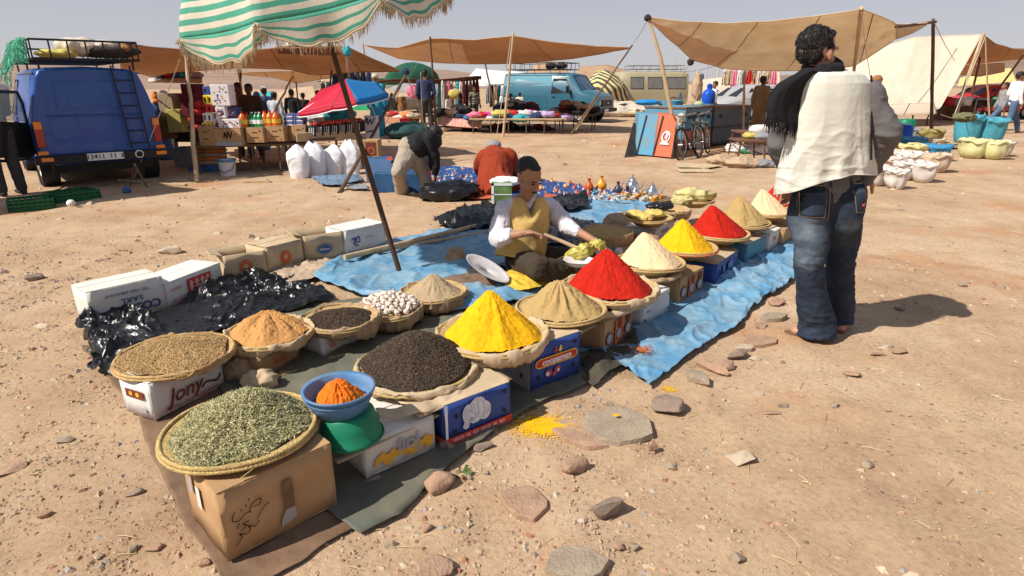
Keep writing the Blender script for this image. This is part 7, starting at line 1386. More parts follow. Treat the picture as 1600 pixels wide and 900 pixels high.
SK = dict(w=mat('sack_woven_white', (.62, .57, .53), .8, .08, 8, .3), p=mat('sack_woven_pink', (.62, .48, .42), .8, .1, 8, .3), y=mat('sack_woven_yellow', (.58, .50, .24), .8, .1, 8, .3), t=mat('sack_woven_tan', (.55, .42, .3), .8, .1, 8, .3), b=mat('sack_blue', (.05, .25, .48), .6, .1, 8, .3), o=mat('sack_olive', (.3, .25, .08), .8, .1, 8, .3), g=RAGS['grey'], tb=mat('tub_turquoise', (.07, .31, .40), .55, .1, 8, .15), yg=mat('sack_yellowgreen', (.60, .58, .30), .7, .1, 8, .3))
GRN = mat('grain', (.55, .42, .26), .9, .3, 60, .6)
for k, (x, y, w, h, m_, lab) in enumerate(((1452,224,34,18,'o','olive sack behind all others at the foot of the tall dark pole'),(1427,222,26,18,'g','grey sack behind the dark blue one'),(1453,238,32,18,'t','tan sack right of the dark blue one'),(1423,238,34,20,'b','dark blue topped sack in the third row'),(1388,246,30,18,'y','yellowish sack close to the elbow of the standing man'),(1422,252,38,22,'y','yellow sack in the middle of the grain sacks'),(1458,252,40,22,'b','bright blue sack at the right of the grain sacks'),(1388,262,34,24,'p','pinkish sack left of the yellow one'),(1420,266,40,24,'w','white sack behind the front two'),(1459,270,38,26,'t','tan sack with blue side at the right front'),(1383,276,34,26,'p','pinkish sack second from the left front'),(1412,282,36,26,'w','white sack in the second row of the front'),(1367,291,34,28,'w','white sack at the far left, half hidden by the standing man'),(1440,286,34,28,'w','white open sack rightmost in the front row'),(1397,296,32,28,'w','small white open sack nearest the camera'))):
    open_sack(x, y, w, h, SK[m_], GRN, lab, k+3)
open_sack(1507, 224, 36, 38, SK['tb'], mat('herb_top', (.16, .15, .08), .9), 'taller turquoise tub with dry herbs on top', 21, False); open_sack(1541, 224, 44, 34, SK['tb'], GRN, 'wider turquoise tub beside the one with herbs', 22, False)
open_sack(1517, 248, 40, 27, SK['yg'], GRN, 'pale yellow green open sack in front of the turquoise tubs', 23); open_sack(1560, 245, 32, 20, SK['w'], GRN, 'white open sack partly behind a yellow green one', 24); open_sack(1551, 250, 32, 26, SK['yg'], GRN, 'smaller yellow green sack with green stripe at right', 25)
lump(D(1507, 183, 14.3), (.2, .2, .09), mat('herb_top', (0, 0, 0)), 'herb_bundle', 'dry herb bundle on the taller turquoise tub', 'herb', 31, .5, 3); lump(D(1525, 222, 14.2), (.3, .15, .06), SK['b'], 'bag', 'flat blue bag between tubs and sacks', 'bag', 32, .3)
for (x, y, Y, h, m_, lab) in ((1405,224,16,.5,'b','dark blue plastic drum among the sacks'),(1412,212,17.5,.5,'gr','dark green plastic drum behind the blue one')): c = G(x, y); m = MB(); m.lathe([(.001,0),(.24,0),(.26,.1),(.26,h*.8),(.2,h*.95),(.001,h)], 22, c); m.build('drum', MATS['jug_blue'] if m_ == 'b' else GN, at=c, angle=40, label=lab, cat='drum')
b = MB(); b.tube([G(1470, 238)+Vector((0, 0, .03)), G(1512, 222)+Vector((0, 0, .05))], .03, 6); b.build('branch', WOOD, at=G(1470, 238), label='short branch lying between the sack groups', cat='stick')
c = D(1498, 228, 14.8); m = MB(); m.box(c, (.5, .4, .05)); m.build('board', WOOD, at=c, label='small board left of the pale yellow green sack', cat='board')
# shaded tables under the brown awning at right
table((1470, 156), (1545, 156), 1.4, .7, mat('table_cloth_grey', (.25, .24, .22), .9), 'grey topped table in the shade of the tent mouth', 25.6, 26.0, 3); pbox('counter', 'brown counter in the shade of the tent mouth', 'counter', 1474, 1520, 190, 162, 26.6, .7, mat('counter_brown', (.16, .09, .05), .8)); table((1525, 152), (1600, 158), 1.2, .7, BIND, 'black draped table right of the red car front', 24.6, 24.2, 4)
for k, (x, c) in enumerate(((1478,'red'),(1486,'red'),(1500,'grey'),(1512,'white'),(1528,'dark'),(1545,'dark'),(1560,'green'),(1575,'grey'))): lump(D(x, 158+k % 3, 25.4-.12*k), (.28, .2, .16), RAGS[c], 'goods', f'{c} bundle {["at the left end", "second from the left", "in front of the counter", "near the pale pole", "below the red car door", "right of the thin pole", "before the black table", "rightmost"][k]} in the shade of the brown awning', 'bundle', k+11, .3, nu=16, nv=10)
# weeds
for k, (x, y, s) in enumerate(((720, 745, .045), (56, 742, .02))):
    c = G(x, y); q = np.random.RandomState(k); m = MB()
    for j in range(26): a, l = q.rand()*6.28, s*q.uniform(.4, 1.2); m.add([c+Vector((0, 0, 0)), c+Vector((l*math.cos(a), l*math.sin(a), l*.5)), c+Vector((l*math.cos(a+.25)*.8, l*math.sin(a+.25)*.8, l*.6))], [(0, 1, 2)])
    m.build('weed', mat('weed_green', (.10, .15, .04), .9), at=c, smooth=False, label=['green weed beside the pink stone at the tarp corner', 'tiny green sprig at the left edge'][k], cat='plant')
# ================================================================ PEOPLE
def cap_(m, a, b, ra, rb, n=14, mi=0, fl=1.0, up=None):
    a, b = Vector(a), Vector(b); d = (b-a); L = d.length
    if L < 1e-5: m.blob(a, ra, nu=n, nv=8); return
    pts = []; rs = []
    for k in range(4): an = math.pi/2*(k/4); pts.append(a-d/L*ra*math.cos(an)); rs.append(max(.001, ra*math.sin(an)))
    pts.append(a); rs.append(ra); pts.append(b); rs.append(rb)
    for k in range(1, 5): an = math.pi/2*(k/4); pts.append(b+d/L*rb*math.sin(an)); rs.append(max(.001, rb*math.cos(an)))
    m.tube(pts, rs, n, mi, True, fl, up)
def chain(m, pts, n=14, fl=1.0, up=None):
    for (p, r), (q, s) in zip(pts, pts[1:]): cap_(m, p, q, r, s, n, fl=fl, up=up)
def remesh(mb, voxel, smooth=3, disp=None, fac=.6):
    o = bpy.data.objects.new('tmp', mb.mesh('tmp', SKIN, False)); COL.objects.link(o); r_ = o.modifiers.new('r', 'REMESH'); r_.mode = 'VOXEL'; r_.voxel_size = voxel
    if smooth: s = o.modifiers.new('s', 'SMOOTH'); s.iterations = smooth; s.factor = fac
    dg = bpy.context.evaluated_depsgraph_get(); me = bpy.data.meshes.new_from_object(o.evaluated_get(dg)); old = o.data; bpy.data.objects.remove(o); bpy.data.meshes.remove(old)
    if disp:
        n = len(me.vertices); co = np.zeros(n*3); no = np.zeros(n*3); me.vertices.foreach_get('co', co); me.vertices.foreach_get('normal', no); co = co.reshape(-1, 3); no = no.reshape(-1, 3); co = co+no*disp(co, no)[:, None]; me.vertices.foreach_set('co', co.ravel()); me.update()
    return me
def put(me, name, mt, parent, smooth=True):
    me.materials.clear(); me.materials.append(mt); me.transform(Matrix.Translation(-ploc(parent))); me.polygons.foreach_set('use_smooth', [smooth]*len(me.polygons)); me.update()
    o = bpy.data.objects.new(name, me); COL.objects.link(o); o.parent = parent; return o
SKIN = mat('skin_brown', (.26, .12, .065), .55, .08, 12, .15, 120, .001, spec=.35); SKIND = mat('skin_dark', (.15, .07, .04), .55, .08, 12, .1); SKINL = mat('skin_light', (.42, .22, .14), .5, .08, 12, .15, 120, .001, spec=.35)
HAIR = mat('hair_black', (.012, .01, .009), .55, .4, 60, .9, 130, .006, spec=.4)
def wr(amp, f, seed=0, dirv=None, st=(1, 1, 1)):
    s = np.array(st)
    return lambda co, no: amp*(crumple(co*s, f, seed, 3)-.45)+amp*.8*fbm(co*s, f*.5, 2, seed)
def basis(f, up=(0, 0, 1)):
    f = Vector(f).normalized(); u = Vector(up); r_ = f.cross(u).normalized(); u = r_.cross(f); return f, r_, u
def head(m, c, f, up=(0, 0, 1), s=1.0, nose=True):
    f, r_, u = basis(f, up); c = Vector(c); M = Matrix((r_, f, u)).transposed()
    P = lambda x, y, z: c+(r_*x+f*y+u*z)*s
    m.blob(P(0, -.015, .025), (.074*s, .092*s, .088*s), M, 20, 14); m.blob(P(0, .018, -.035), (.058*s, .068*s, .072*s), M, 18, 12); m.blob(P(0, .05, -.085), (.03*s, .028*s, .024*s), M); 
    for x in (-.036, .036): m.blob(P(x, .045, -.035), (.026*s, .03*s, .03*s), M); m.blob(P(x*.95, .068, .025), (.028*s, .014*s, .009*s), M)
    m.tube([P(0, .078, .02), P(0, .092, -.008), P(0, .104, -.03)], [.009*s, .011*s, .016*s], 8); m.blob(P(0, .092, -.036), (.019*s, .014*s, .010*s), M)
    m.blob(P(0, .078, -.060), (.024*s, .014*s, .007*s), M); m.blob(P(0, .076, -.071), (.021*s, .014*s, .007*s), M)
    for x in (-.076, .076): m.blob(P(x, -.01, -.005), (.009*s, .02*s, .032*s), M)
    return P, M
def hand(m, w, d, nrm, side, s=1.0, curl=.5, spread=.16):
    w = Vector(w); d = Vector(d).normalized(); nrm = Vector(nrm); nrm = (nrm-d*nrm.dot(d)).normalized(); l = d.cross(nrm)*side
    M = Matrix((l, d, nrm)).transposed(); m.blob(w+d*.045*s, (.042*s, .052*s, .016*s), M, 14, 8); cap_(m, w-d*.02*s, w+d*.03*s, .024*s, .026*s, 10)
    for k, (x, L) in enumerate(((.030, .070), (.011, .080), (-.009, .075), (-.028, .058))):
        b = w+d*.082*s+l*x*s; dd = (d+l*(x*spread*10*.3)).normalized(); pts = [(b-dd*.02*s, .0105*s)]; a = 0; p = b
        for j, fr in enumerate((.45, .32, .23)): a += curl*(.5+.5*j)*(1+.12*k); e = dd*math.cos(a)+nrm*math.sin(a); p = p+e*L*fr*s; pts.append((p, (.0098-.001*j)*s))
        chain(m, pts, 8)
    b = w+d*.025*s+l*.034*s; e = (l*.75+d*.6+nrm*.3).normalized(); e2 = (d*.9+l*.25+nrm*.45).normalized(); chain(m, [(b-e*.02*s, .014*s), (b+e*.03*s, .0125*s), (b+e*.03*s+e2*.028*s, .011*s), (b+e*.03*s+e2*.05*s, .009*s)], 8)
def hair_cap(c, f, up, s, parent, mt=HAIR, voxel=.006, amp=.006, low=0, seed=1, vol=1.0):
    f, r_, u = basis(f, up); c = Vector(c); M = Matrix((r_, f, u)).transposed(); P = lambda x, y, z: c+(r_*x+f*y+u*z)*s; m = MB()
    m.blob(P(0, -.028, .045), (.081*s*vol, .092*s*vol, .080*s*vol), M, 24, 16); m.blob(P(0, -.055, -.0-low), (.072*s*vol, .052*s*vol, .062*s), M, 18, 12)
    for x in (-.066, .066): m.blob(P(x, .0, .012), (.012*s, .022*s, .035*s), M)
    m.blob(P(0, .035, .085), (.05*s, .035*s, .02*s), M)
    return put(remesh(m, voxel, 1, lambda co, no: amp*1.6*(crumple(co*np.array([1, 1, .6]), 34, seed, 3)-.4)), 'hair', mt, parent)
def person(at, rz, H, label, top=None, bottom=None, skin=SKIN, pose=None, hat=None, robe=None, vox=.02, hairc=HAIR, sleeves=True, feet=None, group=None, lean=(0, 0), mesh_h=1.0):
    k = H/1.75; J = dict(head=(0, .02, 1.63), neck=(0, 0, 1.50), chest=(0, 0, 1.30), waist=(0, 0, 1.08), hip=(0, 0, .95), sl=(-.19, 0, 1.42), sr=(.19, 0, 1.42), el=(-.25, -.02, 1.13), er=(.25, -.02, 1.13), wl=(-.26, .06, .88), wr=(.26, .06, .88), hl=(-.09, 0, .92), hr=(.09, 0, .92), kl=(-.11, .03, .50), kr=(.11, .03, .50), al=(-.12, -.02, .08), ar=(.12, -.02, .08), look=(0, 1, -.05))
    J.update(pose or {}); Mx = Matrix.Translation(Vector(at))@Matrix.Rotation(rz, 4, 'Z')@Matrix.Scale(k, 4); Q = {a: Mx@Vector(b) for a, b in J.items() if a != 'look'}; fl = Mx.to_3x3()@Vector(J['look']); fw = Mx.to_3x3()@Vector((0, 1, 0))
    t = thing('person', label, 'person', at, group); m = MB(); P, M = head(m, Q['head'], fl, (Q['head']-Q['neck']).normalized()*.5+Vector((0, 0, .5)), 1.12*k)
    chain(m, [(Q['neck']-Vector((0, 0, .08*k)), .06*k), (Q['head']-Vector((0, 0, .05*k)), .05*k)]); cap_(m, Q['chest'], Q['waist'], .12*k, .11*k, fl=.7, up=fw); cap_(m, Q['waist'], Q['hip'], .11*k, .12*k, fl=.7, up=fw)
    for s in 'lr':
        chain(m, [(Q['neck']-Vector((0, 0, .06*k)), .05*k), (Q['s'+s], .05*k), (Q['e'+s], .038*k), (Q['w'+s], .027*k)]); chain(m, [(Q['hip'], .09*k), (Q['h'+s], .08*k), (Q['k'+s], .052*k), (Q['a'+s], .036*k)])
        d = (Q['w'+s]-Q['e'+s]).normalized(); hand(m, Q['w'+s], d, -fw if d.z < -.5 else Vector((0, 0, -1)), 1 if s == 'l' else -1, 1.05*k, .5)
        a = Q['a'+s]; cap_(m, a+Vector((0, 0, -.04*k))-fw*.03, a+Vector((0, 0, -.05*k))+fw*.14, .035*k, .028*k, 10)
    put(remesh(m, max(vox*.55, .008), 1), 'body', skin, t)
    if hat:
        m = MB()
        if hat[0] == 'cap': m.blob(P(0, -.01, .06), (.088*k*1.1, .10*k*1.1, .072*k*1.1), M); m.blob(P(0, .09, .045), (.06*k, .06*k, .012*k), M)
        elif hat[0] == 'hood': m.blob(P(0, -.03, .02), (.105*k, .11*k, .135*k), M); m.blob(P(0, -.08, -.09), (.12*k, .08*k, .08*k), M)
        else: m.blob(P(0, -.01, .05), (.105*k, .115*k, .07*k), M); m.blob(P(0, -.01, .085), (.085*k, .095*k, .05*k), M)
        put(remesh(m, .012, 1, wr(.008, 9)), 'hat' if hat[0] != 'hood' else 'hood', hat[1], t)
    if not hat or hat[0] == 'cap': hair_cap(Q['head'], fl, (0, 0, 1), 1.12*k, t, hairc, .012)
    if top:
        m = MB(); chain(m, [(Q['chest']+Vector((0, 0, .04*k)), .155*k), (Q['waist'], .15*k), (Q['hip']-Vector((0, 0, .03*k)), .155*k)], 18, .72, fw); chain(m, [(Q['sl'], .068*k), (Q['neck']-Vector((0, 0, .05*k)), .062*k), (Q['sr'], .068*k)])
        for s in 'lr': chain(m, [(Q['s'+s], .072*k), (Q['e'+s], .06*k), (Q['w'+s] if sleeves else Q['e'+s].lerp(Q['w'+s], .2), .05*k)]); cap_(m, Q['s'+s], Q['chest'], .08*k, .11*k, fl=.8, up=fw)
        put(remesh(m, vox, 2, wr(.014, 7, 3)), 'jacket', top, t)
    if bottom:
        m = MB(); cap_(m, Q['waist']-Vector((0, 0, .05*k)), Q['hip'], .135*k, .14*k, 16, fl=.72, up=fw)
        for s in 'lr': chain(m, [(Q['hip'], .12*k), (Q['h'+s]-Vector((0, 0, .05*k)), .105*k), (Q['k'+s], .08*k), (Q['a'+s]+Vector((0, 0, .02*k)), .068*k)])
        put(remesh(m, vox, 2, wr(.012, 8, 5)), 'trousers', bottom, t)
    if robe:
        m = MB(); b0 = (Q['al']+Q['ar'])/2+Vector((0, 0, .06*k)); chain(m, [(Q['chest']+Vector((0, 0, .05*k)), .16*k), (Q['waist'], .165*k), (Q['hip'], .19*k), (b0, .23*k)], 20, .8, fw); chain(m, [(Q['sl'], .075*k), (Q['neck']-Vector((0, 0, .04*k)), .07*k), (Q['sr'], .075*k)])
        for s in 'lr': chain(m, [(Q['s'+s], .08*k), (Q['e'+s], .08*k), (Q['w'+s], .08*k)])
        put(remesh(m, vox, 2, lambda co, no: .018*(crumple(co*np.array([1, 1, .25]), 7, 3)-.45)), 'robe', robe, t)
    if feet:
        m = MB()
        for s in 'lr': a = Q['a'+s]; cap_(m, a+Vector((0, 0, -.04*k))-fw*.04, a+Vector((0, 0, -.045*k))+fw*.16, .045*k, .038*k, 10, fl=.8, up=(0, 0, 1))
        put(remesh(m, .012, 1), 'shoes', feet, t)
    return t, Q
YM = 3.37; V3 = Vector
def DD(x, y, dy=0): return D(x, y, YM+dy)
DEN = mat('denim', (.030, .045, .075), .85, .3, 14, .5, 260, .0015, col2=(.016, .024, .042), thr=(.38, .68)); KNIT = mat('grey_knit', (.125, .115, .115), .95, .12, 20, .6, 220, .003); VEST = mat('offwhite_cloth', (.62, .605, .53), .9, .05, 6, .3, 160, .002); SCARF = mat('black_scarf', (.012, .012, .014), .95, .3, 30, .6, 200, .003)
t = thing('person', 'man seen from behind in off white waistcoat, black scarf and flared jeans', 'person', G(1282, 535))
hc = DD(1277, 84, .02); nk = DD(1284, 118); FA = V3((.86, .5, -.02)).normalized()
m = MB(); P, Mh = head(m, hc, FA, (0, 0, 1), 1.12); ch, wa, hp = DD(1298, 165), DD(1292, 240), DD(1292, 296)
chain(m, [(nk-V3((0, 0, .06)), .068), (hc-V3((0, .01, .06)), .058)]); chain(m, [(ch, .14), (wa, .125), (hp, .13)], fl=.7, up=(0, 1, 0))
SH = dict(l=DD(1238, 146), r=DD(1356, 150)); EL = dict(l=DD(1220, 222, .02), r=DD(1384, 208, -.05)); WR = dict(l=DD(1240, 285, .2), r=DD(1352, 278, .14)); HI = dict(l=DD(1266, 312), r=DD(1318, 312)); KN = dict(l=DD(1263, 412, -.03), r=DD(1313, 405, .12)); AN = dict(l=G(1276, 533)+V3((0, .02, .06)), r=G(1312, 517)+V3((0, .02, .06)))
AN['l'].z = .07; AN['r'].z = .07
for s in 'lr':
    chain(m, [(nk-V3((0, 0, .05)), .06), (SH[s], .055), (EL[s], .042), (WR[s], .03)]); chain(m, [(hp, .09), (HI[s], .06), (KN[s], .04), (AN[s], .036)]); hand(m, WR[s], (0, .6, -.8), (0, -.4, -.3), 1 if s == 'l' else -1, 1.05, .5)
for s, fd in (('l', V3((-.80, .58, 0))), ('r', V3((.25, .97, 0)))):
    a = V3((AN[s].x, AN[s].y, .035)); fd.normalize(); sd = V3((-fd.y, fd.x, 0)); cap_(m, a-fd*.045, a+fd*.11, .036, .036, 12, fl=.8, up=(0, 0, 1)); cap_(m, a+V3((0, 0, .05)), a+fd*.02, .034, .035, 12)
    for k in range(5): b = a+fd*(.135-.006*k*k*.6)+sd*(-.032+.016*k)*(1 if s == 'l' else -1); cap_(m, b-fd*.03, b+fd*.012+V3((0, 0, -.012)), .012, .010 if k else .013, 8)
put(remesh(m, .007, 1), 'body', SKINL, t)
hair_cap(hc+V3((-.004, -.006, .004)), FA, (0, 0, 1), 1.06, t, HAIR, .004, .008, -.005, 5, .94)
cu = MB(); hm = [c for c in t.children if c.name.startswith('hair')][0]; nv_ = len(hm.data.vertices); og = ploc(t); qh = np.random.RandomState(3)
for k in range(1300):
    v = hm.data.vertices[qh.randint(nv_)]; p = v.co+og; n_ = v.normal
    if n_.dot(FA) > .6 and p.z < hc.z+.06: continue
    tg = n_.cross(V3(qh.normal(size=3))).normalized(); r0 = qh.uniform(.003, .0055); a0 = qh.rand()*6
    cu.tube([p+n_*(.0+r0*.35*(1+math.sin(a0+j*1.3)))+tg*(j-2.5)*r0*1.2+tg.cross(n_)*r0*.7*math.cos(a0+j*1.3) for j in range(6)], [.0008, .0016, .0018, .0018, .0014, .0006], 4, cap=False)
cu.build('curls', HAIR, t, kind='stuff')
# jeans
m = MB(); chain(m, [(DD(1292, 262), .135), (hp, .15)], 20, .74, (0, 1, 0))
for s, x in (('l', -1), ('r', 1)):
    cap_(m, HI[s]+V3((0, -.035, .03)), HI[s]+V3((0, -.03, -.06)), .098, .10, 16)
    hem = V3((AN[s].x, AN[s].y+.01, .06)); mid = KN[s].lerp(hem, .5)
    chain(m, [(hp+V3((x*.055, 0, -.02)), .122), (HI[s]+V3((0, 0, -.1)), .112), (KN[s]+V3((0, 0, .12)), .092), (KN[s], .079), (mid, .08)], 18); m.tube([KN[s].lerp(hem, .3), mid, hem+V3((0, 0, .06)), hem+V3((0, -.01, -.035 if s == 'l' else -.01))], [.078, .086, .10 if s == 'l' else .078, .11 if s == 'l' else .082], 24)
def jd(co, no):
    z = co[:, 2]; low = np.clip((.45-z)/.4, 0, 1); knee = np.exp(-((z-.50)/.12)**2); s1 = crumple(np.c_[co[:, 0]*.6, co[:, 1]*.6, co[:, 2]*2.2], 7, 3, 3)-.45
    return .011*s1*(.25+.9*low+.8*knee)+.008*fbm(co, 5, 3, 8)+.007*(crumple(np.c_[co[:, 0], co[:, 1], co[:, 2]*1.8], 17, 4, 3)-.45)*(.4+knee+low)
put(remesh(m, .0085, 2, jd), 'jeans', DEN, t)
FADE = mat('denim_faded', (.24, .31, .40), .85, .25, 9, .5, 260, .0015, col2=(.06, .10, .17), thr=(.36, .66))
def surf_patch(src, pts, mt, name, off=.004, parent=t, nu=14, nv=10, thick=.002):
    from mathutils.bvhtree import BVHTree
    dg = bpy.context.evaluated_depsgraph_get(); me = src.data; o_ = ploc(src); bv = BVHTree.FromPolygons([v.co+o_ for v in me.vertices], [tuple(p.vertices) for p in me.polygons]); G_ = np.zeros((nu, nv, 3)); cp = V3((0, 0, CAMH)); last = None
    for i in range(nu):
        for j in range(nv):
            u, v = i/(nu-1), j/(nv-1); q = (V3(pts[0]).lerp(V3(pts[1]), u)).lerp(V3(pts[3]).lerp(V3(pts[2]), u), v); o = q-V3((0, .6, 0)); h = bv.ray_cast(o, V3((0, 1, 0)))
            p = h[0]-V3((0, off, 0)) if h[0] else (last if last is not None else q); last = p; G_[i, j] = tuple(p)
    m = MB(); m.grid(G_); return m.build(name, mt, parent, angle=None, mods=solid(thick) if thick else None), G_
jeans = [c for c in t.children if c.name.startswith('jeans')][0]
DEN2 = mat('denim_pocket', (.026, .038, .062), .85, .3, 14, .5, 260, .0015); STI = mat('stitch', (.30, .22, .12), .9)
for (x0, x1, y0, y1, y2, lab) in ((1249, 1288, 300, 338, 346, 0), (1330, 1350, 296, 330, 336, 1)):
    o, G_ = surf_patch(jeans, [DD(x0, y0, -.1), DD(x1, y0-4, -.1), DD(x1-3, y1, -.1), DD(x0+3, y1, -.1)], DEN2, 'pocket', .005); m = MB(); m.tube([V3(p) for p in list(G_[0, :])+list(G_[:, -1])+list(G_[-1, ::-1])], .0016, 4, cap=False); m.tube([V3(p) for p in G_[:, 1]], .0014, 4, cap=False); m.build('stitching', STI, o)
for k, x in enumerate((1262, 1296, 1330)): surf_patch(jeans, [DD(x-2, 278, -.1), DD(x+2, 278, -.1), DD(x+2, 292, -.1), DD(x-2, 292, -.1)], DEN2, 'belt_loop', .012, nu=3, nv=5)
o, G_ = surf_patch(jeans, [DD(1244, 290, -.1), DD(1350, 285, -.1), DD(1350, 287, -.1), DD(1244, 292, -.1)], STI, 'waistband_seam', .004, nu=30, nv=2, thick=.001)
surf_patch(jeans, [DD(1293, 292, -.1), DD(1294.4, 292, -.1), DD(1294.4, 345, -.1), DD(1293, 345, -.1)], STI, 'back_seam', .003, nu=2, nv=24, thick=.001)
surf_patch(jeans, [DD(1342, 318, -.1), DD(1348, 316, -.1), DD(1347, 321, -.1), DD(1343, 322, -.1)], INK['redorange'], 'red_stitch', .010, nu=4, nv=3)
# worn pale areas on thigh and calf: a softly mottled mask in the denim itself
nt = DEN.node_tree; N, L = nt.nodes, nt.links; bs_ = N['Principled BSDF']; old = bs_.inputs['Base Color'].links[0].from_socket; tc = N.new('ShaderNodeTexCoord'); prev = None
org = ploc(t)
for (px, py, r) in ((1260, 360, .14), (1262, 400, .10), (1328, 350, .07), (1322, 385, .06), (1318, 425, .04)):
    c = DD(px, py, -.08)-org; v = N.new('ShaderNodeVectorMath'); v.operation = 'DISTANCE'; L.new(tc.outputs['Object'], v.inputs[0]); v.inputs[1].default_value = c; mr = N.new('ShaderNodeMapRange'); mr.inputs[1].default_value = r; mr.inputs[2].default_value = r*.2; mr.inputs[3].default_value = 0; mr.inputs[4].default_value = 1 if r > .06 else .5; L.new(v.outputs['Value'], mr.inputs[0])
    if prev is None: prev = mr.outputs[0]
    else: mx = N.new('ShaderNodeMath'); mx.operation = 'MAXIMUM'; L.new(prev, mx.inputs[0]); L.new(mr.outputs[0], mx.inputs[1]); prev = mx.outputs[0]
nz_ = N.new('ShaderNodeTexNoise'); nz_.inputs['Scale'].default_value = 16; nz_.inputs['Detail'].default_value = 6; L.new(tc.outputs['Object'], nz_.inputs[0]); mu = N.new('ShaderNodeMath'); mu.operation = 'MULTIPLY'; L.new(prev, mu.inputs[0]); L.new(nz_.outputs[0], mu.inputs[1]); m2 = N.new('ShaderNodeMath'); m2.operation = 'MULTIPLY'; m2.inputs[1].default_value = .72; L.new(mu.outputs[0], m2.inputs[0])
mm = N.new('ShaderNodeMix'); mm.data_type = 'RGBA'; L.new(m2.outputs[0], mm.inputs[0]); L.new(old, mm.inputs[6]); mm.inputs[7].default_value = (.30, .37, .45, 1); L.new(mm.outputs[2], bs_.inputs['Base Color'])
# sweater
m = MB(); chain(m, [(ch+V3((0, .02, .03)), .165), (wa, .15), (DD(1293, 293), .166)], 20, .72, (0, 1, 0)); chain(m, [(SH['l'], .07), (nk-V3((0, 0, .05)), .07), (SH['r'], .07)])
for s in 'lr': chain(m, [(SH[s], .078), (SH[s].lerp(EL[s], .5), .076), (EL[s], .074), (EL[s].lerp(WR[s], .5), .062), (WR[s], .052)], 18)
def sd(co, no): a = np.clip((np.abs(co[:, 0]-ch.x)-.16)/.08, 0, 1); return (.026*(crumple(np.c_[co[:, 0]+co[:, 2]*.5, co[:, 1]*.7, co[:, 2]*1.3], 8, 6, 3)-.45)+.008*fbm(co, 6, 2, 2))*(.25+.75*a)
put(remesh(m, .0085, 2, sd), 'sweater', KNIT, t)
# waistcoat: an open shell of cloth with flared hem
rows = [(111, 1268, 1330, .10), (117, 1254, 1350, .14), (130, 1244, 1362, .155), (150, 1239, 1364, .165), (180, 1233, 1365, .172), (215, 1226, 1367, .178), (250, 1219, 1369, .182), (282, 1214, 1368, .186), (302, 1212, 1366, .188)]
nA, nR = 220, 120; P_ = np.zeros((nA+1, nR, 3)); ys = [r[0] for r in rows]
for j in range(nR):
    v = j/(nR-1)
    for i in range(nA):
        a = 2*math.pi*i/nA; ca, sa = math.cos(a), math.sin(a)
        u = (ca+1)/2; hem = 304-34*u**.8+5*math.sin(u*7); y = lerp(111, hem if sa < .3 else hem-6, v)
        l = np.interp(y, ys, [r[1] for r in rows]); r_ = np.interp(y, ys, [r[2] for r in rows]); dp = np.interp(y, ys, [r[3] for r in rows]); e = 1.0; cx = (l+r_)/2; hw = (r_-l)/2
        sx = np.sign(ca)*abs(ca)**.8; sy = np.sign(sa)*abs(sa)**.9; p = D(cx+hw*sx, y, YM+dp*sy+.01); P_[i, j] = tuple(p)
P_[nA] = P_[0]; V = P_.reshape(-1, 3); zt = (1.42-V[:, 2]); w1 = .011*np.sin(V[:, 0]*42+4*V[:, 2]+3*fbm(V, 3, 2, 4))*np.clip(zt*2.2, 0, 1)**1.5+.010*(crumple(np.c_[V[:, 0]*1.4, V[:, 1], V[:, 2]*.7], 6, 12, 3)-.45)*(.4+np.clip(zt*1.5, 0, 1))+.009*(crumple(np.c_[V[:, 0], V[:, 1], V[:, 2]*1.3], 13, 13, 3)-.42)*np.clip(zt*3, .15, 1)
sc1 = lambda q_, f, s: (1-np.abs(2*vnoise(q_+np.c_[fbm(q_, f*.5, 2, s), fbm(q_, f*.5, 2, s+1), 0*q_[:, 0]]*.3, f, s)-1))**9; w1 = w1*.8+.6*(.012*sc1(V*np.array([1.3, 1, .55]), 5, 41)+.010*sc1(V*np.array([.8, 1, 1.2]), 7, 47)+.006*sc1(V, 12, 53))*np.clip(zt*3, .1, 1); c0 = np.array([ch.x, YM, 0]); dr = V-c0; dr[:, 2] = 0; dr /= np.maximum(.05, np.linalg.norm(dr, axis=1))[:, None]; V = V+dr*w1[:, None]; P_ = V.reshape(P_.shape); P_[nA] = P_[0]
m = MB(); m.grid(P_); m.build('waistcoat', VEST, t, angle=None, mods=solid(.004, 0)); m = MB(); m.tube([V3(p) for p in P_[:, -1]], .0035, 5, cap=False); m.build('hem', VEST, t)
m = MB()
for k in range(2): pts = []; m.tube([D(1361+k, y, YM-.02-.10*math.sin((y-115)/160*math.pi*.5)) for y in range(118, 262, 12)], .004, 5)
m.build('armhole_seam', SCARF, t)
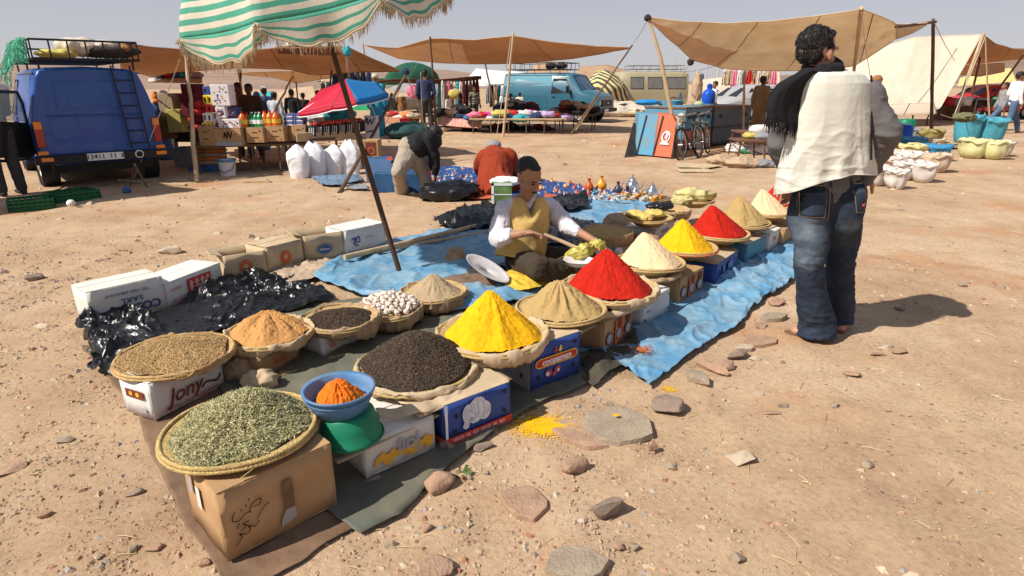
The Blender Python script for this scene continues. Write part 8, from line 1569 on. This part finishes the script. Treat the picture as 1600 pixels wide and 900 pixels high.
# scarf: two thick wraps and a fringed end over the left shoulder
m = MB(); q = np.random.RandomState(4)
for k, (dz_, r1, r2, th) in enumerate(((-.07, .092, .088, .040), (-.028, .082, .078, .038), (.014, .072, .070, .033))):
    pts = [nk+V3((r1*math.cos(a)-.005, r2*math.sin(a)+.0, dz_+.018+.02*math.sin(a+1)+.006*math.sin(3*a))) for a in np.linspace(0, 2*math.pi, 31)]; m.tube(pts, [th*(1+.1*math.sin(j*1.3)) for j in range(31)], 10)
cap_(m, DD(1250, 128, -.0), DD(1272, 112, -.0), .045, .045); cap_(m, DD(1226, 144, .02), DD(1256, 124, .02), .045, .05)
put(remesh(m, .008, 1, lambda co, no: .012*(crumple(np.c_[co[:, 0]*.5, co[:, 1]*.5, co[:, 2]*2.6], 11, 5, 3)-.45)), 'scarf', SCARF, t)
L_ = [(1262,106),(1240,117),(1216,130),(1203,145),(1197,165),(1198,185)]; R_ = [(1278,112),(1264,126),(1254,142),(1251,158),(1250,176),(1252,196)]; nu, nv = 40, 34; A = resample([V3((x, y, 0)) for x, y in L_], nv); B = resample([V3((x, y, 0)) for x, y in R_], nv); G_ = np.zeros((nu, nv, 3))
for j in range(nv):
    for i in range(nu): u, v = i/(nu-1), j/(nv-1); x, y = A[j][0]*(1-u)+B[j][0]*u, A[j][1]*(1-u)+B[j][1]*u; G_[i, j] = tuple(D(x, y, YM-.09-.07*math.sin(math.pi*min(1, .25+u*.7))*min(1, v*2+.4)+.004*math.sin(u*9+v*3)+.003*math.sin(u*23)*v))
m = MB(); m.grid(G_); m.build('scarf_end', SCARF, t, angle=None, mods=solid(.006)); m = MB()
for k in range(58): f = k/57; i = int(f*(nu-1)); p = V3(G_[i, -1]); L0 = q.uniform(.04, .075); dx = V3((q.normal()*.012, q.normal()*.006, 0)); m.tube([p+V3((0, 0, .01)), p+V3((0, 0, -L0*.5))+dx*.4, p+V3((0, 0, -L0))+dx], [.0038, .003, .0012], 4)
m.build('fringe', SCARF, t, kind='stuff')
# flip-flops
for s, fd in (('l', V3((-.80, .58, 0))), ('r', V3((.25, .97, 0)))):
    a = V3((AN[s].x, AN[s].y, 0)); fd.normalize(); sdv = V3((-fd.y, fd.x, 0)); z0 = gzp_fast(a.x, a.y); ft = thing('flip_flop', None, None, (0, 0, 0)); ft.parent = t; ft.location = a-org; pts = []
    for k in range(24): an = 2*math.pi*k/24; x, y = math.cos(an), math.sin(an); pts.append(a+fd*(.045+.135*x)+sdv*(.046+.008*x)*y)
    m = MB(); m.add([p+V3((0, 0, .004)) for p in pts]+[p+V3((0, 0, .018)) for p in pts], [tuple(range(24))[::-1], tuple(range(24, 48))]+[(i, (i+1) % 24, 24+(i+1) % 24, 24+i) for i in range(24)]); m.build('sole', mat('sole_brown', (.16, .09, .06), .8), ft, angle=30); m = MB(); c1 = a+fd*.135+V3((0, 0, .03))
    for sg in (-1, 1): m.tube([c1, a+fd*.09+sdv*sg*.03+V3((0, 0, .072)), a+fd*.03+sdv*sg*.045+V3((0, 0, .02))], .006, 6)
    m.build('strap', mat('strap_pink', (.45, .25, .2), .7), ft)
KV = mat('yellow_knit', (.60, .40, .14), .95, .1, 20, .6, 260, .003); SHW = mat('shirt_white', (.62, .58, .62), .85, .05, 8, .25, 120, .002); TRB = mat('trousers_brown', (.050, .036, .024), .9, .2, 10, .4, 120, .003)
S_ = lambda x, y, Y=4.62: D(x, y, Y)
t = thing('person', 'seated spice seller in yellow knitted vest and white shirt reaching towards the red heap', 'person', G(830, 440)); hc = S_(827, 278, 4.60); FS = V3((.62, -.72, -.5)).normalized(); nk = S_(822, 310, 4.66)
m = MB(); P, Mh = head(m, hc, FS, (.12, -.15, 1), 1.12); ch, wa, hp = S_(822, 345, 4.68), S_(815, 380, 4.70), S_(815, 405, 4.72); chain(m, [(nk-V3((0, -.0, .04)), .06), (hc-V3((.01, -.0, .06)), .052)]); chain(m, [(ch, .12), (wa, .12), (hp, .12)], fl=.75, up=(.5, -.8, 0))
SR, SL = S_(786, 326, 4.58), S_(860, 322, 4.76); ER, EL2 = S_(778, 372, 4.44), S_(884, 352, 4.62); WRt, WLt = S_(822, 364, 4.30), S_(928, 376, 4.36)
chain(m, [(nk, .055), (SR, .052), (ER, .04), (WRt, .027)]); chain(m, [(nk, .055), (SL, .052), (EL2, .04), (WLt, .027)]); hand(m, WRt, (1, -.05, -.05), (-.1, -.3, -1), 1, 1.02, .55); hand(m, WLt, (.8, -.45, -.35), (-.1, -.2, -1), -1, 1.02, .45)
KR, KL = S_(840, 420, 4.22), S_(915, 402, 4.72); AR, AL = S_(895, 425, 4.42), S_(850, 425, 4.40); chain(m, [(hp, .10), (KR, .06), (AR, .04)]); chain(m, [(hp, .10), (KL, .06), (AL, .04)]); cap_(m, AR, AR+V3((.12, .02, -.02)), .035, .03)
put(remesh(m, .0055, 1), 'body', mat('skin_medium', (.36, .18, .105), .55, .1, 12, .2, 120, .001, spec=.35), t); hair_cap(hc-FS*.012+V3((0, 0, .012)), FS, (.12, -.15, 1), 1.06, t, HAIR, .005, .004, -.02, 3, .985)
m = MB()
for x in (-.032, .032): m.blob(P(x, .079, .004), (.013, .008, .005), Mh); 
m.build('eyes', mat('eye_dark', (.02, .015, .012), .3), t); m = MB()
for x in (-.034, .034): m.tube([P(x-.02, .083, .024), P(x, .089, .031), P(x+.02, .082, .025)], [.002, .0045, .002], 6)
m.tube([P(-.026, .092, -.056), P(0, .104, -.048), P(.026, .092, -.056)], [.004, .0065, .004], 8); m.build('eyebrows_and_moustache', HAIR, t)
m = MB(); chain(m, [(ch+V3((0, 0, .04)), .118), (wa, .12)], 16, .75, (.5, -.8, 0)); chain(m, [(SR+V3((0, 0, .0)), .066), (nk-V3((0, 0, .045)), .07), (SL+V3((0, 0, .0)), .066)]); chain(m, [(SR, .066), (SR.lerp(ER, .5), .068), (ER, .066), (ER.lerp(WRt, .34), .055)], 16); chain(m, [(SL, .066), (SL.lerp(EL2, .5), .066), (EL2, .062), (EL2.lerp(WLt, .42), .052)], 16)
for s in (-1, 1): cap_(m, nk+V3((s*.05, -.04, .01)), nk+V3((s*.012+.02, -.085, -.05)), .018, .013, 8)
chain(m, [(nk+V3((0, .05, .02)), .02), (nk+V3((.06, .01, .015)), .02), (nk+V3((.055, -.05, -.0)), .018)])
put(remesh(m, .007, 1, wr(.024, 10, 4)), 'shirt', SHW, t)
m = MB(); nA, nR = 90, 46; P_ = np.zeros((nA+1, nR, 3)); rw = [(309, 800, 846, .10), (316, 792, 853, .14), (326, 787, 857, .16), (345, 781, 858, .175), (370, 778, 855, .18), (400, 776, 852, .18)]; yy = [r[0] for r in rw]
for j in range(nR):
    for i in range(nA):
        a = 2*math.pi*i/nA; y = lerp(309, 398+4*math.cos(a), j/(nR-1)); l, r_, dp = [np.interp(y, yy, [r[k] for r in rw]) for k in (1, 2, 3)]; fr = max(0, math.cos(a+.7-.0)); y2 = y
        vn = np.exp(-((a-4.95)/.30)**2)*max(0, 1-j/(nR*.42))*26; P_[i, j] = tuple(D((l+r_)/2+(r_-l)/2*np.sign(math.cos(a))*abs(math.cos(a))**.85, y2+vn*(1 if j < nR*.42 else 0), 4.67+dp*math.sin(a)*1.05))
P_[nA] = P_[0]; V = P_.reshape(-1, 3); V = V+np.c_[fbm(V, 9, 3, 1), fbm(V, 9, 3, 2), fbm(V, 7, 3, 3)*.5]*.034; P_ = V.reshape(P_.shape); P_[nA] = P_[0]; m.grid(P_); m.build('knitted_vest', KV, t, angle=None, mods=solid(.009))
m = MB(); m.tube([V3(p)-V3((0, 0, .01)) for p in P_[:, -1]], .016, 8, cap=False); m.build('rib_hem', KV, t); m = MB(); m.tube([V3(p) for p in P_[:, 0]], .007, 6, cap=False); m.build('rib_collar', KV, t)
m = MB(); chain(m, [(wa-V3((0, 0, .08)), .13), (hp, .14)], 16, .8, (.5, -.8, 0)); chain(m, [(hp+V3((0, -.03, 0)), .13), (hp.lerp(KR, .5), .105), (KR, .085), (KR.lerp(AR, .5), .075), (AR, .06)], 16); chain(m, [(hp, .13), (hp.lerp(KL, .5), .10), (KL, .078), (KL.lerp(AL, .5), .07), (AL, .06)], 16)
put(remesh(m, .009, 2, wr(.026, 9, 7)), 'trousers', TRB, t)
sheet_p = lump(S_(905, 395, 4.25)+V3((0, 0, 0)), (.10, .06, .05), YG, 'plastic_bag', 'yellow green plastic bag held open in the outstretched hand of the seller', 'bag', 92, .55, 2.6, M=Matrix.Rotation(R(-25), 3, 'Y')); lump(S_(934, 383, 4.3), (.055, .04, .045), YG, 'plastic_bag', 'twisted top of a yellow green bag in the hand of the seller', 'bag', 93, .5)
m = MB(); m.tube([S_(850, 366, 4.33), S_(880, 378, 4.3), S_(902, 388, 4.28)], [.012, .014, .016], 8); m.build('stick', WOOD, at=S_(850, 366, 4.3), label='wooden stick resting across the knees of the seller', cat='stick')
JB = RAGS['black']; GT = mat('trousers_grey', (.34, .29, .23), .9, .1, 8, .3); B_ = lambda x, y, Y=8.45: D(x, y, Y)
t = thing('person', 'man in black jacket and grey beige trousers bending over the blue chest', 'person', G(645, 305)); m = MB(); hp = B_(640, 236); ch = B_(668, 222, 8.6); nk = B_(680, 222, 8.75); hc = B_(680, 212, 8.85)
P, Mh = head(m, hc, (.5, .5, -.7), (.6, .6, .5), 1.1); chain(m, [(hp, .12), (ch, .12), (nk, .06), (hc, .05)]); SA, SB = B_(672, 215, 8.4), B_(676, 226, 8.85); EA, EB = B_(681, 248, 8.45), B_(668, 262, 8.8); WA, WB = B_(680, 272, 8.45), B_(655, 285, 8.7)
K1, K2 = B_(622, 268, 8.2), B_(662, 268, 8.6); A1, A2 = G(628, 303)+V3((0, 0, .08)), G(668, 304)+V3((0, 0, .08))
for s, e, w in ((SA, EA, WA), (SB, EB, WB)): chain(m, [(nk, .06), (s, .055), (e, .04), (w, .03)]); hand(m, w, (0, .2, -1), (-1, 0, 0), 1, 1.05, .5)
for k, a in ((K1, A1), (K2, A2)): chain(m, [(hp, .1), (k, .06), (a, .04)])
put(remesh(m, .012, 1), 'body', SKIND, t); hair_cap(hc, (.5, .5, -.7), (.6, .6, .5), 1.12, t, HAIR, .012)
m = MB(); chain(m, [(B_(650, 228), .165), (ch, .17), (nk, .10)], 18); 
for s, e, w in ((SA, EA, WA), (SB, EB, WB)): chain(m, [(ch, .13), (s, .085), (e, .068), (w.lerp(e, .15), .055)], 14)
put(remesh(m, .013, 2, wr(.02, 6, 9)), 'jacket', JB, t); m = MB(); cap_(m, B_(643, 231, 8.45), B_(642, 232, 8.45), .153, .153); put(remesh(m, .015, 1), 'red_shirt_hem', RAGS['maroon'], t)
m = MB(); chain(m, [(hp+V3((0, 0, .04)), .155), (hp, .17)], 18)
for k, a in ((K1, A1), (K2, A2)): chain(m, [(hp+(k-hp)*.1, .15), (hp.lerp(k, .5), .125), (k, .095), (k.lerp(a, .5), .088), (a-V3((0, 0, .04)), .095)], 16)
put(remesh(m, .012, 2, wr(.022, 6, 11)), 'trousers', GT, t); m = MB()
for a in (A1, A2): cap_(m, a+V3((.0, -.04, -.04)), a+V3((.03, .16, -.04)), .045, .04)
put(remesh(m, .012, 1), 'shoes', RAGS['dark'], t)
RR_ = mat('djellaba_rust', (.26, .036, .014), .95, .12, 8, .4, 90, .004); C_ = lambda x, y, Y=8.7: D(x, y, Y)
t = thing('person', 'crouching person in hooded rust red djellaba with pale cap seen from behind', 'person', G(772, 302)); m = MB(); hc = C_(772, 232, 9.05); P, Mh = head(m, hc, (0, 1, -.6), (0, .5, 1), 1.1); cb = C_(776, 252, 8.85); hb = C_(774, 285, 8.6)
chain(m, [(hb, .14), (cb, .13), (hc, .06)]); 
for s in (-1, 1): w = cb+V3((s*.22, .45, -.25)); chain(m, [(cb, .1), (cb+V3((s*.2, .1, .02)), .05), (w, .03)]); hand(m, w, (0, 1, -.4), (0, 0, -1), s, 1, .4); chain(m, [(hb, .1), (hb+V3((s*.16, .4, .1)), .07), (hb+V3((s*.14, .0, -.22)), .045)])
f0 = G(762, 304)+V3((0, 0, .1)); cap_(m, f0, f0+V3((0, .02, .13)), .045, .04); put(remesh(m, .012, 1), 'body', SKINL, t)
m = MB(); m.tube([G(776, 306)+V3((.08, .05, .02)), hb+V3((0, 0, 0)), cb, C_(775, 238, 8.95)], [.28, .26, .23, .14], 24, flat=1.0); m.blob(hb+V3((0, .05, -.02)), (.26, .30, .22)); chain(m, [(C_(770, 240, 8.9), .12), (C_(768, 246, 8.78), .12)])
for s in (-1, 1): chain(m, [(cb+V3((s*.16, 0, .05)), .13), (cb+V3((s*.24, .15, -.08)), .10), (cb+V3((s*.24, .4, -.22)), .09)])
V = m.v; put(remesh(m, .014, 3, lambda co, no: .035*(crumple(np.c_[co[:, 0]*1.2, co[:, 1], co[:, 2]*.45], 4.5, 3)-.45)), 'djellaba', RR_, t); m = MB(); m.blob(hc+V3((0, -.02, .05)), (.11, .11, .075)); put(remesh(m, .012, 1, wr(.01, 9)), 'cap', RAGS['grey'], t)
NV = RAGS['navy']; DKT = mat('trousers_dark', (.05, .045, .045), .9, .2, 8, .3); BT = mat('jeans_far', (.07, .12, .2), .9, .3, 6, .3)
person(G(668, 207), R(12), 1.86, 'man in dark blue jacket standing with his back turned at the clothes tables', NV, DKT, feet=RAGS['dark'], pose=dict(wl=(-.18, .18, .95), wr=(.2, .2, .98), el=(-.25, 0, 1.12), look=(.3, 1, -.2)))
person(D(590, 185, 18.5)*1-V3((0, 0, D(590, 185, 18.5).z)), R(-10), 1.72, 'person in bright blue robe standing behind the small umbrella', robe=mat('robe_blue', (.03, .28, .45), .9, .1), hat=('turban', RAGS['cream']))
person(G(20, 305), R(60), 1.72, 'person in white shirt and dark trousers at the open van door', mat('shirt_grey_white', (.6, .55, .52), .9), DKT, pose=dict(er=(.22, .12, 1.12), wr=(.08, .32, 1.02)), sleeves=False, feet=RAGS['dark'])
def at_head(px, py, Y, H): p = D(px, py, Y); return V3((p.x, Y, p.z-H*.955))
for (px, py, Y, H, rz, lab, kw) in [
 (371,136,13.0,1.72,170,'young stall keeper in dark brown shirt facing the customers, left of the two',dict(top=RAGS['brown'],bottom=DKT,skin=SKIND)),
 (388,138,12.7,1.70,185,'stall keeper in dark brown behind the green bottles, right of the two',dict(top=mat('shirt_darkbrown',(.09,.05,.03),.9),bottom=DKT,skin=SKIND)),
 (401,150,14.5,1.62,20,'person in blue white headscarf behind the orange bottles',dict(robe=RAGS['blue'],hat=('hood',mat('scarf_blue',(.12,.2,.5),.9)))),
 (412,142,15.5,1.72,5,'man in white cap and dark checked jacket seen from behind',dict(top=NV,bottom=DKT,hat=('cap',INK['white']))),
 (428,149,15.2,1.66,-10,'man in pale cap and striped light shirt beside the dark checked jacket',dict(top=mat('shirt_stripe',(.45,.5,.55),.9,.3,8,.3,stretch=(6,6,.3)),bottom=DKT,hat=('cap',RAGS['cream']))),
 (455,145,16.5,1.75,0,'man in black standing before the blue sheet',dict(top=RAGS['black'],bottom=DKT)),
 (473,150,18.5,1.68,30,'man in grey cap and dark coat near the small umbrella tip',dict(top=RAGS['dark'],bottom=DKT,hat=('cap',RAGS['grey']))),
 (243,152,12.6,1.55,40,'person in orange headscarf at the corner of the blue van',dict(robe=RAGS['blue'],hat=('hood',RAGS['orange']))),
 (255,148,13.2,1.6,-20,'person in white cap stooping beside the blue van',dict(top=RAGS['tan'],bottom=DKT,hat=('turban',INK['white']))),
 (300,151,13.6,1.6,150,'child in pink and white top behind the pale pole',dict(top=RAGS['pink'],bottom=DKT,skin=SKIND)),
 (612,150,22.5,1.55,-30,'seated looking dark figure behind the far clothes table',dict(top=RAGS['black'],bottom=DKT,hat=('hood',RAGS['black']))),
 (741,139,24,1.65,200,'person in striped dark top standing among the hanging clothes',dict(top=mat('shirt_darkstripe',(.03,.03,.03),.9,.2,9,.3,col2=(.4,.36,.3),stretch=(.3,.3,5),thr=(.45,.55)),bottom=DKT,skin=SKIND)),
 (719,150,23.2,1.6,100,'woman in dark headscarf bent behind the dark clothes heap',dict(robe=RAGS['maroon'],hat=('hood',RAGS['black']))),
 (798,150,23.5,1.6,100,'person in dark brown behind the pale straight pole',dict(top=RAGS['dark'],bottom=DKT)),
 (1118,131,22.0,1.75,100,'man in white shirt busy at the blue jug behind the metal bins',dict(top=INK['white'],bottom=DKT,pose=dict(wl=(-.05,.32,1.1),wr=(.1,.35,1.12),el=(-.2,.15,1.12),er=(.2,.15,1.12)))),
 (1193,124,17.6,1.78,-60,'man in tan robe and red brown scarf standing left of the man in the waistcoat',dict(robe=mat('robe_tan',(.22,.14,.07),.95),skin=SKIND)),
 (1250,122,19,1.75,0,'dark haired person mostly hidden behind the scarf',dict(top=RAGS['dark'],bottom=DKT)),
 (1371,126,12.2,1.55,20,'person in brown woollen hat and grey jacket just behind the waistcoat shoulder',dict(top=RAGS['grey'],bottom=DKT,hat=('turban',RAGS['brown']))),
 (1594,117,19.5,1.75,-95,'man in black cap with white sleeves walking at the right edge',dict(top=INK['white'],bottom=BT,hat=('cap',RAGS['black']),pose=dict(al=(-.12,.40,.08),kl=(-.11,.25,.5),ar=(.12,-.35,.12),kr=(.11,-.05,.5),wl=(-.25,.2,.95)))),
 (1572,133,20.5,1.55,80,'boy in grey jacket with white logo and jeans walking left at the right edge',dict(top=RAGS['grey'],bottom=BT,pose=dict(al=(-.1,.42,.08),kl=(-.1,.28,.5),ar=(.1,-.3,.12),kr=(.1,-.05,.5)))),
 (700,152,24,1.65,60,'man in white shirt half hidden by the pale hanging garments',dict(top=INK['white'],bottom=DKT,skin=SKIND)),
 (812,148,25,1.66,-20,'man in striped light shirt left of the light blue van front',dict(top=RAGS['cream'],bottom=DKT)),
 (496,146,17.5,1.7,20,'man in dark green seen through the poles left of the umbrella tip',dict(top=RAGS['green'],bottom=DKT)),
 (350,146,15.8,1.68,-15,'man in grey behind the upright flowered box',dict(top=RAGS['grey'],bottom=DKT)),
 (626,146,25,1.66,10,'person in brown robe before the green container',dict(robe=RAGS['brown'],hat=('hood',RAGS['tan']))),
 (1150,142,30,1.5,0,'person in dark red sitting by the long pale tent',dict(robe=RAGS['maroon'],hat=('hood',RAGS['black']))),
 (1066,140,34,1.7,30,'far man in blue right of the minibus',dict(top=RAGS['blue'],bottom=DKT)),
 (872,118,40,1.7,0,'tiny dark figure far off behind the vans',dict(top=RAGS['black'],bottom=DKT))]:
    at = at_head(px, py, Y, H); 
    if at.z < -.25 or at.z > .12: at.z = max(-.0, min(.0, at.z))
    person((at.x, at.y, 0), R(rz), (D(px, py, Y).z+.045*1.7), lab, vox=.024, **kw)
